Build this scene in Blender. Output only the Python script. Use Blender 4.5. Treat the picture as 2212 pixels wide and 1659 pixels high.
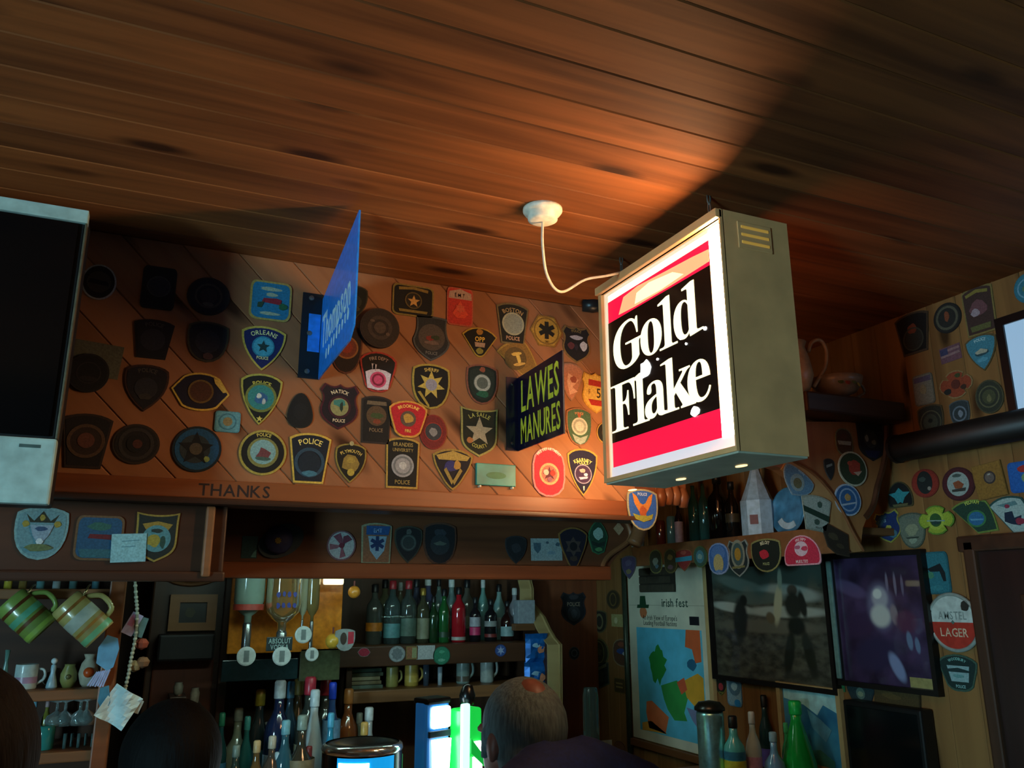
import bpy, bmesh, math, random
from mathutils import Vector, Matrix
from mathutils.geometry import tessellate_polygon
random.seed(7)
SC = bpy.context.scene
COL = SC.collection
for o in list(bpy.data.objects):
    bpy.data.objects.remove(o)

# ------------------------------------------------------------------ camera
# world: X along the bulkhead above the bar, Y towards it, Z up. Eye height 1.6 m.
FPX, PIT, ROL, YAW, EYE = 1763.0, 0.2563, -0.0040, 0.4213, 1.6
_fw = Vector((math.sin(YAW)*math.cos(PIT), math.cos(YAW)*math.cos(PIT), math.sin(PIT)))
_rt = Vector((math.cos(YAW), -math.sin(YAW), 0))
_up = _rt.cross(_fw)
_c, _s = math.cos(ROL), math.sin(ROL)
_rt, _up = _rt*_c + _up*_s, _up*_c - _rt*_s
cam = bpy.data.cameras.new('camera')
camo = bpy.data.objects.new('camera', cam)
COL.objects.link(camo)
cam.sensor_width = 36.0
cam.lens = FPX/2212*36.0
cam.clip_start = 0.05
m3 = Matrix((_rt, _up, -_fw)).transposed()
camo.matrix_world = Matrix.Translation((0, 0, EYE)) @ m3.to_4x4()
SC.camera = camo

# ------------------------------------------------------------------ world, light, exposure
wd = bpy.data.worlds.new('night')
SC.world = wd
wd.use_nodes = True
wd.node_tree.nodes['Background'].inputs[0].default_value = (0.35, 0.62, 0.66, 1)
wd.node_tree.nodes['Background'].inputs[1].default_value = 0.02
SC.view_settings.view_transform = 'Standard'
SC.view_settings.look = 'None'
SC.view_settings.gamma = 1.0
SC.view_settings.use_curve_mapping = False
SC.view_settings.exposure = 0.22
COOL = (0.45, 0.84, 1.0)
WARM = (1.0, 0.74, 0.42)
SIGN_STRIP, SIGN_FACE, SIGN_END_ADDED = 82.0, 2.4, 36.0     # radiance of the sign's bare tube side, its printed face and the added end glow
ADDED_BATTEN = 26.0                          # radiance of an added, unseen batten behind the canopy
WINDOW_E = 64.0                       # radiance of the street window in the left wall

def area(name, loc, target, size, sizey, power, col, spread=180):
    l = bpy.data.lights.new(name, 'AREA'); l.shape = 'RECTANGLE'
    l.size = size; l.size_y = sizey; l.energy = power; l.color = col; l.spread = math.radians(spread)
    o = bpy.data.objects.new(name, l); COL.objects.link(o)
    o.location = loc
    o.rotation_euler = (Vector(target)-Vector(loc)).to_track_quat('-Z', 'Y').to_euler()
    return o

# ------------------------------------------------------------------ projection helpers (pixel of the photo -> point on a real plane)
def ray(x, y):
    return _fw + _rt*((x-1106)/FPX) - _up*((y-829.5)/FPX)
def at(x, y, ax, val):
    d = ray(x, y)
    v = val-EYE if ax == 2 else val
    p = d*(v/d[ax])
    return Vector((p.x, p.y, p.z+EYE))
FRAMES = {'B': (1, Matrix(((1, 0, 0), (0, 0, -1), (0, 1, 0)))),          # faces the room (-Y)
          'R': (0, Matrix(((0, 0, -1), (-1, 0, 0), (0, 1, 0))))}         # right wall, faces -X
def spot(plane, x0, x1, y0, y1, roll=0):
    k, val = plane
    ax, m = FRAMES[k]
    cx, cy = (x0+x1)/2, (y0+y1)/2
    c = at(cx, cy, ax, val)
    w = (at(x1, cy, ax, val)-at(x0, cy, ax, val)).length
    h = (at(cx, y0, ax, val)-at(cx, y1, ax, val)).length
    M = Matrix.Translation(c) @ m.to_4x4()
    if roll: M = M @ Matrix.Rotation(roll, 4, 'Z')
    return M, w, h

# ------------------------------------------------------------------ materials
def lin(h):
    h = h.lstrip('#')
    v = [int(h[i:i+2], 16)/255 for i in (0, 2, 4)]
    return tuple(c/12.92 if c <= .04045 else ((c+.055)/1.055)**2.4 for c in v)
MATS = {}
def base_mat(name):
    m = bpy.data.materials.new(name); m.use_nodes = True
    nt = m.node_tree; b = nt.nodes['Principled BSDF']
    return m, nt, b
def plain(hexc, rough=.55, metal=0.0, coat=0.0, emit=0.0, trans=0.0, var=.18, scale=60, bump=0.0, kind='paint'):
    key = (hexc, rough, metal, coat, emit, trans, var, scale, bump)
    if key in MATS: return MATS[key]
    m, nt, b = base_mat(kind+'_'+hexc.lstrip('#'))
    c = lin(hexc)
    L = nt.links
    if var and not emit:
        tc = nt.nodes.new('ShaderNodeTexCoord'); n = nt.nodes.new('ShaderNodeTexNoise')
        n.inputs['Scale'].default_value = scale; n.inputs['Detail'].default_value = 3
        L.new(tc.outputs['Object'], n.inputs['Vector'])
        r = nt.nodes.new('ShaderNodeValToRGB')
        r.color_ramp.elements[0].position = .3; r.color_ramp.elements[1].position = .7
        r.color_ramp.elements[0].color = tuple(x*(1-var) for x in c)+(1,)
        r.color_ramp.elements[1].color = tuple(min(1, x*(1+var)) for x in c)+(1,)
        L.new(n.outputs['Fac'], r.inputs['Fac']); L.new(r.outputs['Color'], b.inputs['Base Color'])
        if bump:
            bp = nt.nodes.new('ShaderNodeBump'); bp.inputs['Strength'].default_value = bump; bp.inputs['Distance'].default_value = .002
            L.new(n.outputs['Fac'], bp.inputs['Height']); L.new(bp.outputs['Normal'], b.inputs['Normal'])
    else:
        b.inputs['Base Color'].default_value = c+(1,)
    b.inputs['Roughness'].default_value = rough; b.inputs['Metallic'].default_value = metal
    b.inputs['Coat Weight'].default_value = coat; b.inputs['Transmission Weight'].default_value = trans
    if emit:
        b.inputs['Emission Color'].default_value = c+(1,); b.inputs['Emission Strength'].default_value = emit
    MATS[key] = m
    return m
def fab(h): return plain(h, .85, scale=220, var=.22, bump=.25, kind='thread')
def metal(h, r=.35): return plain(h, r, .85, kind='metal')
def glass(h, trans=.75): return plain(h, .06, 0, 0, 0, trans, var=0, kind='glass')
def glossy(h): return plain(h, .12, 0, .6, var=.1, scale=20, kind='glaze')
def wood(name, dark, light, axis='X', rough=.45, knots=True, var=.35, fine=27.0):
    """Procedural timber: grain drawn out along one local axis, knots, a per-board shift from Object Info."""
    if name in MATS: return MATS[name]
    m, nt, b = base_mat(name); L = nt.links; N = nt.nodes.new
    tc = N('ShaderNodeTexCoord'); oi = N('ShaderNodeObjectInfo')
    mul = N('ShaderNodeVectorMath'); mul.operation = 'SCALE'
    comb = N('ShaderNodeCombineXYZ')
    for i in range(3): L.new(oi.outputs['Random'], comb.inputs[i])
    L.new(comb.outputs[0], mul.inputs[0]); mul.inputs['Scale'].default_value = 37.0
    add = N('ShaderNodeVectorMath'); L.new(tc.outputs['Object'], add.inputs[0]); L.new(mul.outputs[0], add.inputs[1])
    mp = N('ShaderNodeMapping'); L.new(add.outputs[0], mp.inputs['Vector'])
    s = {'X': (1.3, fine, fine), 'Y': (fine, 1.3, fine), 'Z': (fine, fine, 1.3)}[axis]
    mp.inputs['Scale'].default_value = s
    n1 = N('ShaderNodeTexNoise'); n1.inputs['Scale'].default_value = 1; n1.inputs['Detail'].default_value = 4; n1.inputs['Distortion'].default_value = .7
    L.new(mp.outputs[0], n1.inputs['Vector'])
    mp2 = N('ShaderNodeMapping'); L.new(add.outputs[0], mp2.inputs['Vector'])
    mp2.inputs['Scale'].default_value = tuple(x*.13 if x > 2 else 1.2 for x in s)
    n2 = N('ShaderNodeTexNoise'); n2.inputs['Scale'].default_value = 1; n2.inputs['Detail'].default_value = 2
    L.new(mp2.outputs[0], n2.inputs['Vector'])
    mx = N('ShaderNodeMath'); mx.operation = 'ADD'
    L.new(n1.outputs['Fac'], mx.inputs[0]); L.new(n2.outputs['Fac'], mx.inputs[1])
    m2 = N('ShaderNodeMath'); m2.operation = 'MULTIPLY_ADD'; m2.inputs[1].default_value = .5
    L.new(mx.outputs[0], m2.inputs[0])
    rr = N('ShaderNodeMath'); rr.operation = 'MULTIPLY_ADD'; rr.inputs[1].default_value = .16; rr.inputs[2].default_value = -.08
    L.new(oi.outputs['Random'], rr.inputs[0]); L.new(rr.outputs[0], m2.inputs[2])
    ramp = N('ShaderNodeValToRGB'); e = ramp.color_ramp.elements
    e[0].position = .5-var*.55; e[1].position = .5+var*.5
    e[0].color = dark+(1,); e[1].color = light+(1,)
    L.new(m2.outputs[0], ramp.inputs['Fac'])
    col = ramp.outputs['Color']
    if knots:
        mp3 = N('ShaderNodeMapping'); L.new(add.outputs[0], mp3.inputs['Vector'])
        mp3.inputs['Scale'].default_value = {'X': (2.6, 9, 9), 'Y': (9, 2.6, 9), 'Z': (9, 9, 2.6)}[axis]
        v = N('ShaderNodeTexVoronoi'); v.inputs['Scale'].default_value = 1.0
        L.new(mp3.outputs[0], v.inputs['Vector'])
        kr = N('ShaderNodeValToRGB'); k = kr.color_ramp.elements
        k[0].position = .09; k[1].position = .22; k[0].color = (.12, .09, .07, 1); k[1].color = (1, 1, 1, 1)
        L.new(v.outputs['Distance'], kr.inputs['Fac'])
        mm = N('ShaderNodeMix'); mm.data_type = 'RGBA'; mm.blend_type = 'MULTIPLY'; mm.inputs[0].default_value = .9
        L.new(col, mm.inputs[6]); L.new(kr.outputs['Color'], mm.inputs[7]); col = mm.outputs[2]
    L.new(col, b.inputs['Base Color'])
    b.inputs['Roughness'].default_value = rough+.2 if knots else rough; b.inputs['Specular IOR Level'].default_value = .2 if knots else .4
    bp = N('ShaderNodeBump'); bp.inputs['Strength'].default_value = .15; bp.inputs['Distance'].default_value = .003
    L.new(n1.outputs['Fac'], bp.inputs['Height']); L.new(bp.outputs['Normal'], b.inputs['Normal'])
    MATS[name] = m
    return m
PINE_CEIL = wood('pine_ceiling', (.090, .027, .0072), (.30, .096, .0245), 'X', .5)
PINE_DIAG = wood('pine_boards', (.20, .080, .034), (.36, .158, .069), 'X', .5, var=.5)
PINE_SIDE = wood('pine_side_boards', (.135, .060, .019), (.31, .155, .050), 'Y', .5, var=.45)
DARKWOOD = wood('dark_stained_wood', (.030, .013, .007), (.085, .034, .016), 'X', .4, knots=False)
REDWOOD = wood('red_stained_wood', (.14, .040, .014), (.27, .088, .028), 'X', .4, knots=False)
DARKWOOD_Z = wood('dark_stained_upright', (.030, .013, .007), (.075, .032, .016), 'Z', .4, knots=False)
MIDWOOD = wood('brown_shelf_wood', (.13, .055, .02), (.28, .12, .045), 'X', .45, knots=False)
PALEWOOD = wood('pale_yellow_wood', (.38, .27, .11), (.56, .42, .19), 'Z', .5, knots=False, var=.5)
CREAM = plain('#e0ac72', .5, .05, scale=12, var=.12, kind='enamel')

# ------------------------------------------------------------------ object helpers
def link(name, me, mat=None, parent=None, M=None, smooth=False):
    o = bpy.data.objects.new(name, me); COL.objects.link(o)
    if mat is not None and not me.materials: me.materials.append(mat)
    if parent is not None: o.parent = parent
    if M is not None:
        if parent is not None: o.matrix_local = M
        else: o.matrix_world = M
    if smooth: me.shade_smooth()
    return o
def tag(o, label, cat, group=None):
    o['label'] = label; o['category'] = cat
    if group: o['group'] = group
    return o
def struct(o):
    o['kind'] = 'structure'; return o
def empty(name, M):
    o = bpy.data.objects.new(name, None); COL.objects.link(o); o.empty_display_size = .05
    o.matrix_world = M if isinstance(M, Matrix) else Matrix.Translation(M)
    return o
def pyd(v, f):
    me = bpy.data.meshes.new('m'); me.from_pydata([tuple(a) for a in v], [], f); me.update(); return me
def plate_mesh(pts, z0, z1, holes=()):
    """A flat outline with thickness; outer loop counter-clockwise, optional holes."""
    loops = [list(pts)]+[list(h) for h in holes]
    flat = [p for l in loops for p in l]; n = len(flat)
    v = [(x, y, z1) for x, y in flat]+[(x, y, z0) for x, y in flat]
    f = []
    for t in tessellate_polygon([[Vector((x, y, 0)) for x, y in l] for l in loops]):
        a, b, c = [flat[i] for i in t]
        if (b[0]-a[0])*(c[1]-a[1])-(b[1]-a[1])*(c[0]-a[0]) < 0: t = (t[0], t[2], t[1])
        f.append(tuple(t)); f.append((t[2]+n, t[1]+n, t[0]+n))
    s = 0
    for l in loops:
        k = len(l)
        ar = sum(l[i][0]*l[(i+1) % k][1]-l[(i+1) % k][0]*l[i][1] for i in range(k))
        hole = s > 0
        for i in range(k):
            a, b = s+i, s+(i+1) % k
            q = (a, a+n, b+n, b)
            if (ar > 0) == hole: q = q[::-1]
            f.append(q)
        s += k
    return pyd(v, f)
def box_mesh(x0, x1, y0, y1, z0, z1):
    v = [(x, y, z) for z in (z0, z1) for y in (y0, y1) for x in (x0, x1)]
    f = [(0, 2, 3, 1), (4, 5, 7, 6), (0, 1, 5, 4), (2, 6, 7, 3), (0, 4, 6, 2), (1, 3, 7, 5)]
    return pyd(v, f)
def bev_box(x0, x1, y0, y1, z0, z1, b=.004, seg=2):
    bm = bmesh.new(); me0 = box_mesh(x0, x1, y0, y1, z0, z1); bm.from_mesh(me0)
    bmesh.ops.bevel(bm, geom=bm.edges[:], offset=b, segments=seg, affect='EDGES', profile=.6)
    me = bpy.data.meshes.new('m'); bm.to_mesh(me); bm.free(); bpy.data.meshes.remove(me0); return me
def lathe(prof, seg=20, cap=True):
    v, f = [], []
    for r, z in prof:
        for i in range(seg):
            a = 2*math.pi*i/seg; v.append((r*math.cos(a), r*math.sin(a), z))
    for j in range(len(prof)-1):
        for i in range(seg):
            k = (i+1) % seg
            f.append((j*seg+i, j*seg+k, (j+1)*seg+k, (j+1)*seg+i))
    if cap:
        f.append(tuple(range(seg-1, -1, -1))); f.append(tuple((len(prof)-1)*seg+i for i in range(seg)))
    return pyd(v, f)
def tube(pts, r, seg=8, closed=False, r2=None):
    pts = [Vector(p) for p in pts]; v, f = [], []; n = len(pts)
    up = Vector((.31, .17, .93)).normalized()
    for i, p in enumerate(pts):
        a = pts[i-1] if (i > 0 or closed) else p; b = pts[(i+1) % n] if (i < n-1 or closed) else p
        t = (b-a).normalized(); s = t.cross(up)
        if s.length < .05: s = t.cross(Vector((1, 0, 0)))
        s.normalize(); w = t.cross(s)
        rr = r if r2 is None else r+(r2-r)*i/(n-1)
        for k in range(seg):
            an = 2*math.pi*k/seg; v.append(p+s*(rr*math.cos(an))+w*(rr*math.sin(an)))
    for i in range(n if closed else n-1):
        j = (i+1) % n
        for k in range(seg):
            l = (k+1) % seg
            f.append((i*seg+k, i*seg+l, j*seg+l, j*seg+k))
    if not closed:
        f.append(tuple(range(seg-1, -1, -1))); f.append(tuple((n-1)*seg+k for k in range(seg)))
    return pyd(v, f)
def spline(pts, n=8):
    pts = [Vector(p) for p in pts]; out = []
    for i in range(len(pts)-1):
        p0, p1, p2, p3 = pts[max(i-1, 0)], pts[i], pts[i+1], pts[min(i+2, len(pts)-1)]
        for k in range(n):
            t = k/n
            out.append(.5*((2*p1)+(p2-p0)*t+(2*p0-5*p1+4*p2-p3)*t*t+(3*p1-p0-3*p2+p3)*t**3))
    out.append(pts[-1]); return out
def clip(poly, a, b, c):
    """keep a*x+b*y<=c"""
    out = []
    for i in range(len(poly)):
        p, q = poly[i], poly[(i+1) % len(poly)]
        dp, dq = a*p[0]+b*p[1]-c, a*q[0]+b*q[1]-c
        if dp <= 0: out.append(p)
        if (dp < 0 < dq) or (dq < 0 < dp):
            t = dp/(dp-dq); out.append((p[0]+(q[0]-p[0])*t, p[1]+(q[1]-p[1])*t))
    return out
def inset(poly, d):
    n = len(poly); out = []
    for i in range(n):
        p0, p1, p2 = Vector(poly[i-1]), Vector(poly[i]), Vector(poly[(i+1) % n])
        e1, e2 = (p1-p0).normalized(), (p2-p1).normalized()
        n1, n2 = Vector((-e1.y, e1.x)), Vector((-e2.y, e2.x))
        b = n1+n2
        k = max(b.length_squared/2, .2)
        q = p1+b*(d/k); out.append((q.x, q.y))
    return out
def bevel_plate(poly, z0, z1, c):
    """convex board with a chamfer all round the front: joints between neighbours read as grooves"""
    n = len(poly); ins = inset(poly, c)
    v = [(x, y, z0) for x, y in poly]+[(x, y, z1-c) for x, y in poly]+[(x, y, z1) for x, y in ins]
    f = [tuple(2*n+i for i in range(n)), tuple(range(n-1, -1, -1))]
    for i in range(n):
        j = (i+1) % n
        f += [(i, j, n+j, n+i), (n+i, n+j, 2*n+j, 2*n+i)]
    return pyd(v, f)
# lettering: one mesh per glyph from Blender's built-in face, laid out by hand
GL = {}
def glyph(ch):
    if ch in GL: return GL[ch]
    cu = bpy.data.curves.new('g', 'FONT'); cu.body = ch; cu.size = 1.0; cu.resolution_u = 2; cu.offset = .012
    ob = bpy.data.objects.new('g', cu)
    me = bpy.data.meshes.new_from_object(ob)
    v = [(p.co.x, p.co.y) for p in me.vertices]; f = [tuple(p.vertices) for p in me.polygons]
    bpy.data.objects.remove(ob); bpy.data.curves.remove(cu); bpy.data.meshes.remove(me)
    if v: x0, x1 = min(p[0] for p in v), max(p[0] for p in v)
    else: x0, x1 = 0, .25
    GL[ch] = ([(x-x0, y) for x, y in v], f, x1-x0)
    return GL[ch]
def text_mesh(s, h, width=None, z=0.0, arc=None, thick=0.0, sx=1.0, flip=False):
    """h = capital height; width squeezes the line; arc=(R) bends it round (0,0) at radius R"""
    sc = h/.70; pen = 0; lay = []
    for ch in s:
        if ch == ' ': pen += .3*sc*sx; continue
        v, f, w = glyph(ch); lay.append((v, f, pen)); pen += (w+.09)*sc*sx
    pen = max(pen-.09*sc*sx, 1e-4)
    k = (width/pen) if width and pen > width else 1.0
    V, F = [], []
    for v, f, x0 in lay:
        o = len(V)
        for x, y in v:
            X = (x0+x*sc*sx)*k-pen*k/2; Y = y*sc
            if arc:
                if flip: a = -math.pi/2+X/arc; r = arc-Y; V.append((r*math.cos(a), r*math.sin(a), z))
                else: a = math.pi/2-X/arc; r = arc+Y; V.append((r*math.cos(a), r*math.sin(a), z))
            else: V.append((X, Y-h/2, z))
        F += [tuple(i+o for i in q) for q in f]
    if thick:
        n = len(V); ed = {}
        for q in F:
            for i in range(len(q)):
                e = (q[i], q[(i+1) % len(q)]); ed[e] = 1
        side = [(a, b, b+n, a+n) for a, b in ed if (b, a) not in ed]
        V = V+[(x, y, zz-thick) for x, y, zz in V]
        F = F+[q[::-1] for q in side]
    return pyd(V, F)
def path(d, k=1.0, dx=0, dy=0, n=8):
    """mini SVG path (absolute M L C Q Z) -> list of loops"""
    tok = d.replace(',', ' ').split(); i = 0; loops = []; cur = []; cmd = None
    P = lambda a, b: ((float(a)+dx)*k, (float(b)+dy)*k)
    toks = []
    for t in tok:
        while t and t[0].isalpha():
            toks.append(t[0]); t = t[1:]
        if t: toks.append(t)
    while i < len(toks):
        if toks[i].isalpha(): cmd = toks[i]; i += 1
        if cmd == 'Z':
            loops.append(cur); cur = []; continue
        if cmd in 'ML':
            cur.append(P(toks[i], toks[i+1])); i += 2; cmd = 'L' if cmd == 'M' else cmd
        elif cmd == 'Q':
            p0 = cur[-1]; p1 = P(toks[i], toks[i+1]); p2 = P(toks[i+2], toks[i+3]); i += 4
            for j in range(1, n+1):
                t = j/n; cur.append(tuple((1-t)**2*p0[q]+2*t*(1-t)*p1[q]+t*t*p2[q] for q in (0, 1)))
        elif cmd == 'C':
            p0 = cur[-1]; p1, p2, p3 = P(toks[i], toks[i+1]), P(toks[i+2], toks[i+3]), P(toks[i+4], toks[i+5]); i += 6
            for j in range(1, n+1):
                t = j/n; cur.append(tuple((1-t)**3*p0[q]+3*t*(1-t)**2*p1[q]+3*t*t*(1-t)*p2[q]+t**3*p3[q] for q in (0, 1)))
    return [ccw(l) for l in loops]
def ccw(l):
    a = sum(l[i][0]*l[(i+1) % len(l)][1]-l[(i+1) % len(l)][0]*l[i][1] for i in range(len(l)))
    return l if a > 0 else l[::-1]
def ell(cx, cy, rx, ry=None, n=28, a0=0):
    ry = rx if ry is None else ry
    return [(cx+rx*math.cos(a0+2*math.pi*i/n), cy+ry*math.sin(a0+2*math.pi*i/n)) for i in range(n)]
def starp(n, cx, cy, r, q=.45, rot=math.pi/2):
    return [(cx+(r if i % 2 == 0 else r*q)*math.cos(rot+math.pi*i/n), cy+(r if i % 2 == 0 else r*q)*math.sin(rot+math.pi*i/n)) for i in range(2*n)]
def blob(cx, cy, rx, ry, n=14, j=.22, seed=1):
    rnd = random.Random(seed)
    return [(cx+rx*(1-j*rnd.random())*math.cos(2*math.pi*i/n), cy+ry*(1-j*rnd.random())*math.sin(2*math.pi*i/n)) for i in range(n)]
ORD = ['first', 'second', 'third', 'fourth', 'fifth', 'sixth', 'seventh', 'eighth', 'ninth', 'tenth', 'eleventh', 'twelfth', 'thirteenth', 'fourteenth', 'fifteenth', 'sixteenth', 'seventeenth', 'eighteenth', 'nineteenth', 'twentieth', 'twenty-first', 'twenty-second', 'twenty-third', 'twenty-fourth', 'twenty-fifth', 'twenty-sixth', 'twenty-seventh', 'twenty-eighth', 'twenty-ninth', 'thirtieth']

# ================================================================== the room
D, H, RW, YB = 2.0, 2.436, 2.068, 3.62      # bulkhead plane, ceiling, right wall, wall behind the bar
XL, YR = -2.3, -2.6                          # left wall and wall behind the camera
GROUND = wood('floor_boards', (.05, .025, .012), (.11, .055, .025), 'Y', .5, knots=False)
struct(link('floor', box_mesh(XL, RW, YR, YB, -.05, 0), GROUND))
cl = struct(link('ceiling', box_mesh(XL-.05, RW+.05, YR-.05, YB+.05, H+.015, H+.06), DARKWOOD))
PITCH = .0943
pl_me = bevel_plate([(-2.2, -PITCH/2+.0005), (2.2, -PITCH/2+.0005), (2.2, PITCH/2-.0005), (-2.2, PITCH/2-.0005)], 0, .016, .0022)
pl_me.materials.append(PINE_CEIL)
y = 1.0025-PITCH*11.5
while y < YB:
    # plank faces downwards: mesh z -> world -z
    M = Matrix.Translation((-.13, y, H+.016)) @ Matrix.Rotation(math.pi, 4, 'X')
    link('plank', pl_me, None, cl, M)
    y += PITCH
wallm = wood('stained_wall_panel', (.05, .022, .011), (.11, .05, .024), 'Z', .5, knots=False)
struct(link('wall_rear', box_mesh(XL, RW, YR-.06, YR, 0, H+.015), wallm))
# left wall with the street window that gives the room its cool daylight
WY, WZ0, WZ1, WW = -.32, 1.02, 1.72, .56
wl = struct(link('wall_left', plate_mesh([(-YB, 0), (-YR, 0), (-YR, H+.015), (-YB, H+.015)], 0, .06, [[(-WY-WW/2, WZ0), (-WY-WW/2, WZ1), (-WY+WW/2, WZ1), (-WY+WW/2, WZ0)]]), wallm, None,
            Matrix.Translation((XL, 0, 0)) @ FRAMES['R'][1].to_4x4()))
pm, nt, b = base_mat('daylit_frosted_pane')
b.inputs['Base Color'].default_value = (.8, .9, .9, 1); b.inputs['Emission Color'].default_value = COOL+(1,); b.inputs['Emission Strength'].default_value = WINDOW_E
wn = struct(link('window_1', box_mesh(XL-.045, XL-.03, WY-WW/2, WY+WW/2, WZ0, WZ1), pm))
for nm, m_ in (('window_frame', box_mesh(XL-.05, XL+.012, WY-WW/2-.03, WY-WW/2, WZ0-.03, WZ1+.03)), ('window_frame', box_mesh(XL-.05, XL+.012, WY+WW/2, WY+WW/2+.03, WZ0-.03, WZ1+.03)),
               ('window_frame', box_mesh(XL-.05, XL+.012, WY-WW/2, WY+WW/2, WZ1, WZ1+.03)), ('window_sill', box_mesh(XL-.05, XL+.03, WY-WW/2-.05, WY+WW/2+.05, WZ0-.05, WZ0))):
    link(nm, m_, DARKWOOD, wn)

bb = struct(link('wall_back_bar', box_mesh(XL, RW, YB, YB+.06, 0, H+.015), wallm))
wr = struct(link('wall_right', box_mesh(RW+.012, RW+.07, YR, YB, 0, H+.015), DARKWOOD))
bw = .0965
sb_me = bevel_plate([(-bw/2+.0004, 0), (bw/2-.0004, 0), (bw/2-.0004, H+.01), (-bw/2+.0004, H+.01)], 0, .014, .002)
sb_me.materials.append(PINE_SIDE)
y = YB-bw/2
while y > .3:
    link('board', sb_me, None, wr, Matrix.Translation((RW+.014, y, .001)) @ FRAMES['R'][1].to_4x4())
    y -= bw

# bulkhead over the bar: diagonal tongue-and-groove boards, each its own piece
BX0, BX1, BZ0, BZ1 = -1.75, 1.285, 1.858, H-.001
wbk = struct(link('wall_back', box_mesh(BX0, BX1, D+.012, D+.06, BZ0-.03, BZ1), DARKWOOD))
c0, cp = .986+EYE, .1328
k = -26
while True:
    a, bq = c0+k*cp, c0+(k+1)*cp
    k += 1
    if a > BX1+BZ1: break
    poly = [(BX0, BZ0), (BX1, BZ0), (BX1, BZ1), (BX0, BZ1)]
    poly = clip(poly, -1, -1, -(a+.0006)); poly = clip(poly, 1, 1, bq-.0006) if poly else poly
    if len(poly) < 3: continue
    cx, cz = sum(p[0] for p in poly)/len(poly), sum(p[1] for p in poly)/len(poly)
    # local x runs along the board so that the grain follows it
    c45 = math.sqrt(.5)
    loc = [((p[0]-cx)*c45-(p[1]-cz)*c45, (p[0]-cx)*c45+(p[1]-cz)*c45) for p in poly]
    Mb = Matrix.Translation((cx, D+.013, cz)) @ FRAMES['B'][1].to_4x4() @ Matrix.Rotation(-math.pi/4, 4, 'Z')
    link('board', bevel_plate(ccw(loc), 0, .013, .0022), PINE_DIAG, wbk, Mb)
# carved rail below the boards, moulding, lower fascia with its scrolled end
rail = tag(link('carved_rail', bev_box(BX0, BX1+.02, D-.018, D+.06, 1.822, 1.864, .004), REDWOOD), 'reddish carved wooden rail running below the diagonal boards', 'rail')
Mt, w, h = spot(('B', D-.018), 408, 606, 1044, 1076)
link('carved_lettering', text_mesh('THANKS', h*.8, w, .0004, thick=.0002), plain('#1f0d07', .7), rail, Mt)
link('moulding', bev_box(BX0, BX1+.03, D-.03, D+.06, 1.808, 1.822, .005), DARKWOOD, rail)
FL, FY = 2.012, 2.27
lbx = at(486, 1180, 1, FL).x
lb = tag(link('canopy_box', bev_box(BX0, lbx, FL, FY+.02, 1.646, 1.808, .004), DARKWOOD), 'dark wooden boxed canopy end at the left, with three big patches', 'canopy')
a0, a1 = at(438, 1180, 1, FL).x, at(458, 1180, 1, FL).x
link('upright_strip', bev_box(a0, a1, FL-.02, FL+.001, 1.648, 1.806, .005), MIDWOOD, lb)
link('bottom_rail', bev_box(BX0, lbx+.004, FL-.012, FL+.02, 1.638, 1.660, .005), DARKWOOD, lb)
end = [(p.x, p.z) for p in (at(x, y, 1, FY) for x, y in ((1352, 1105), (1366, 1128), (1371, 1152), (1366, 1172), (1350, 1188), (1334, 1200), (1322, 1214), (1314, 1232), (1312, 1248)))]
fpoly = [(lbx, 1.656), (end[-1][0], 1.656)]+[(p[0], max(p[1], 1.6561)) for p in end[-2::-1]]+[(lbx, end[0][1])]
fas = tag(link('canopy_fascia', plate_mesh(ccw(fpoly), -.035, 0), wood('fascia_wood', (.07, .026, .012), (.17, .065, .026), 'X', .45, knots=False), None, Matrix.Translation((0, FY, 0)) @ FRAMES['B'][1].to_4x4()),
          'dark recessed wooden canopy fascia with a scrolled right end above the bottles', 'canopy')
edge = [(p.x, p.z, .004) for p in (at(x, y, 1, FY) for x, y in ((1346, 1116), (1357, 1138), (1361, 1155), (1355, 1170), (1340, 1182), (1322, 1194), (1308, 1208), (1300, 1226), (1298, 1244)))]
link('scroll_bead', tube(spline(edge, 4), .008), MIDWOOD, fas)
link('bottom_rail', bev_box(lbx, end[-1][0]+.004, 1.652, 1.694, -.03, .02, .006), REDWOOD, fas)
link('canopy_top', box_mesh(BX0, 1.30, 1.832, 1.842, -.9, FY-D-.06), DARKWOOD, fas)  # unseen closing slab, added to stop light leaking over the canopy
# rounded timber scroll where the bulkhead stops, half hidden by the sign
M, w, h = spot(('B', D+.03), 1418, 1484, 1050, 1098)
scr = tag(empty('carved_scroll', M), 'ribbed orange wooden scroll peeping out below the lit sign', 'carving')
for i in range(4):
    link('rib', lathe([(.001, -.03), (.012, -.028), (.02, 0), (.012, .028), (.001, .03)], 12), REDWOOD, scr, Matrix.Translation((-w*.36+i*w*.24, .008-abs(i-1.5)*.006, 0)) @ Matrix.Rotation(math.pi/2, 4, 'X'), True)
link('block', bev_box(-w/2, w/2, .0, h*.7, -.03, .0, .004), REDWOOD, scr)
link('stem', box_mesh(-w*1.35, -w*.45, .004, h*.6, -.028, -.004), REDWOOD, scr)
M, w, h = spot(('B', D+.10), 1345, 1420, 1080, 1170)
tag(link('corner_post', tube(spline([(-w*.1, h*.5, -.02), (w*.12, h*.1, -.02), (w*.06, -h*.25, -.02), (-w*.1, -h*.55, -.02)], 4), .022, 10), MIDWOOD, None, M, True), 'turned orange-brown corner post behind the blue eagle shield', 'post')

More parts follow.
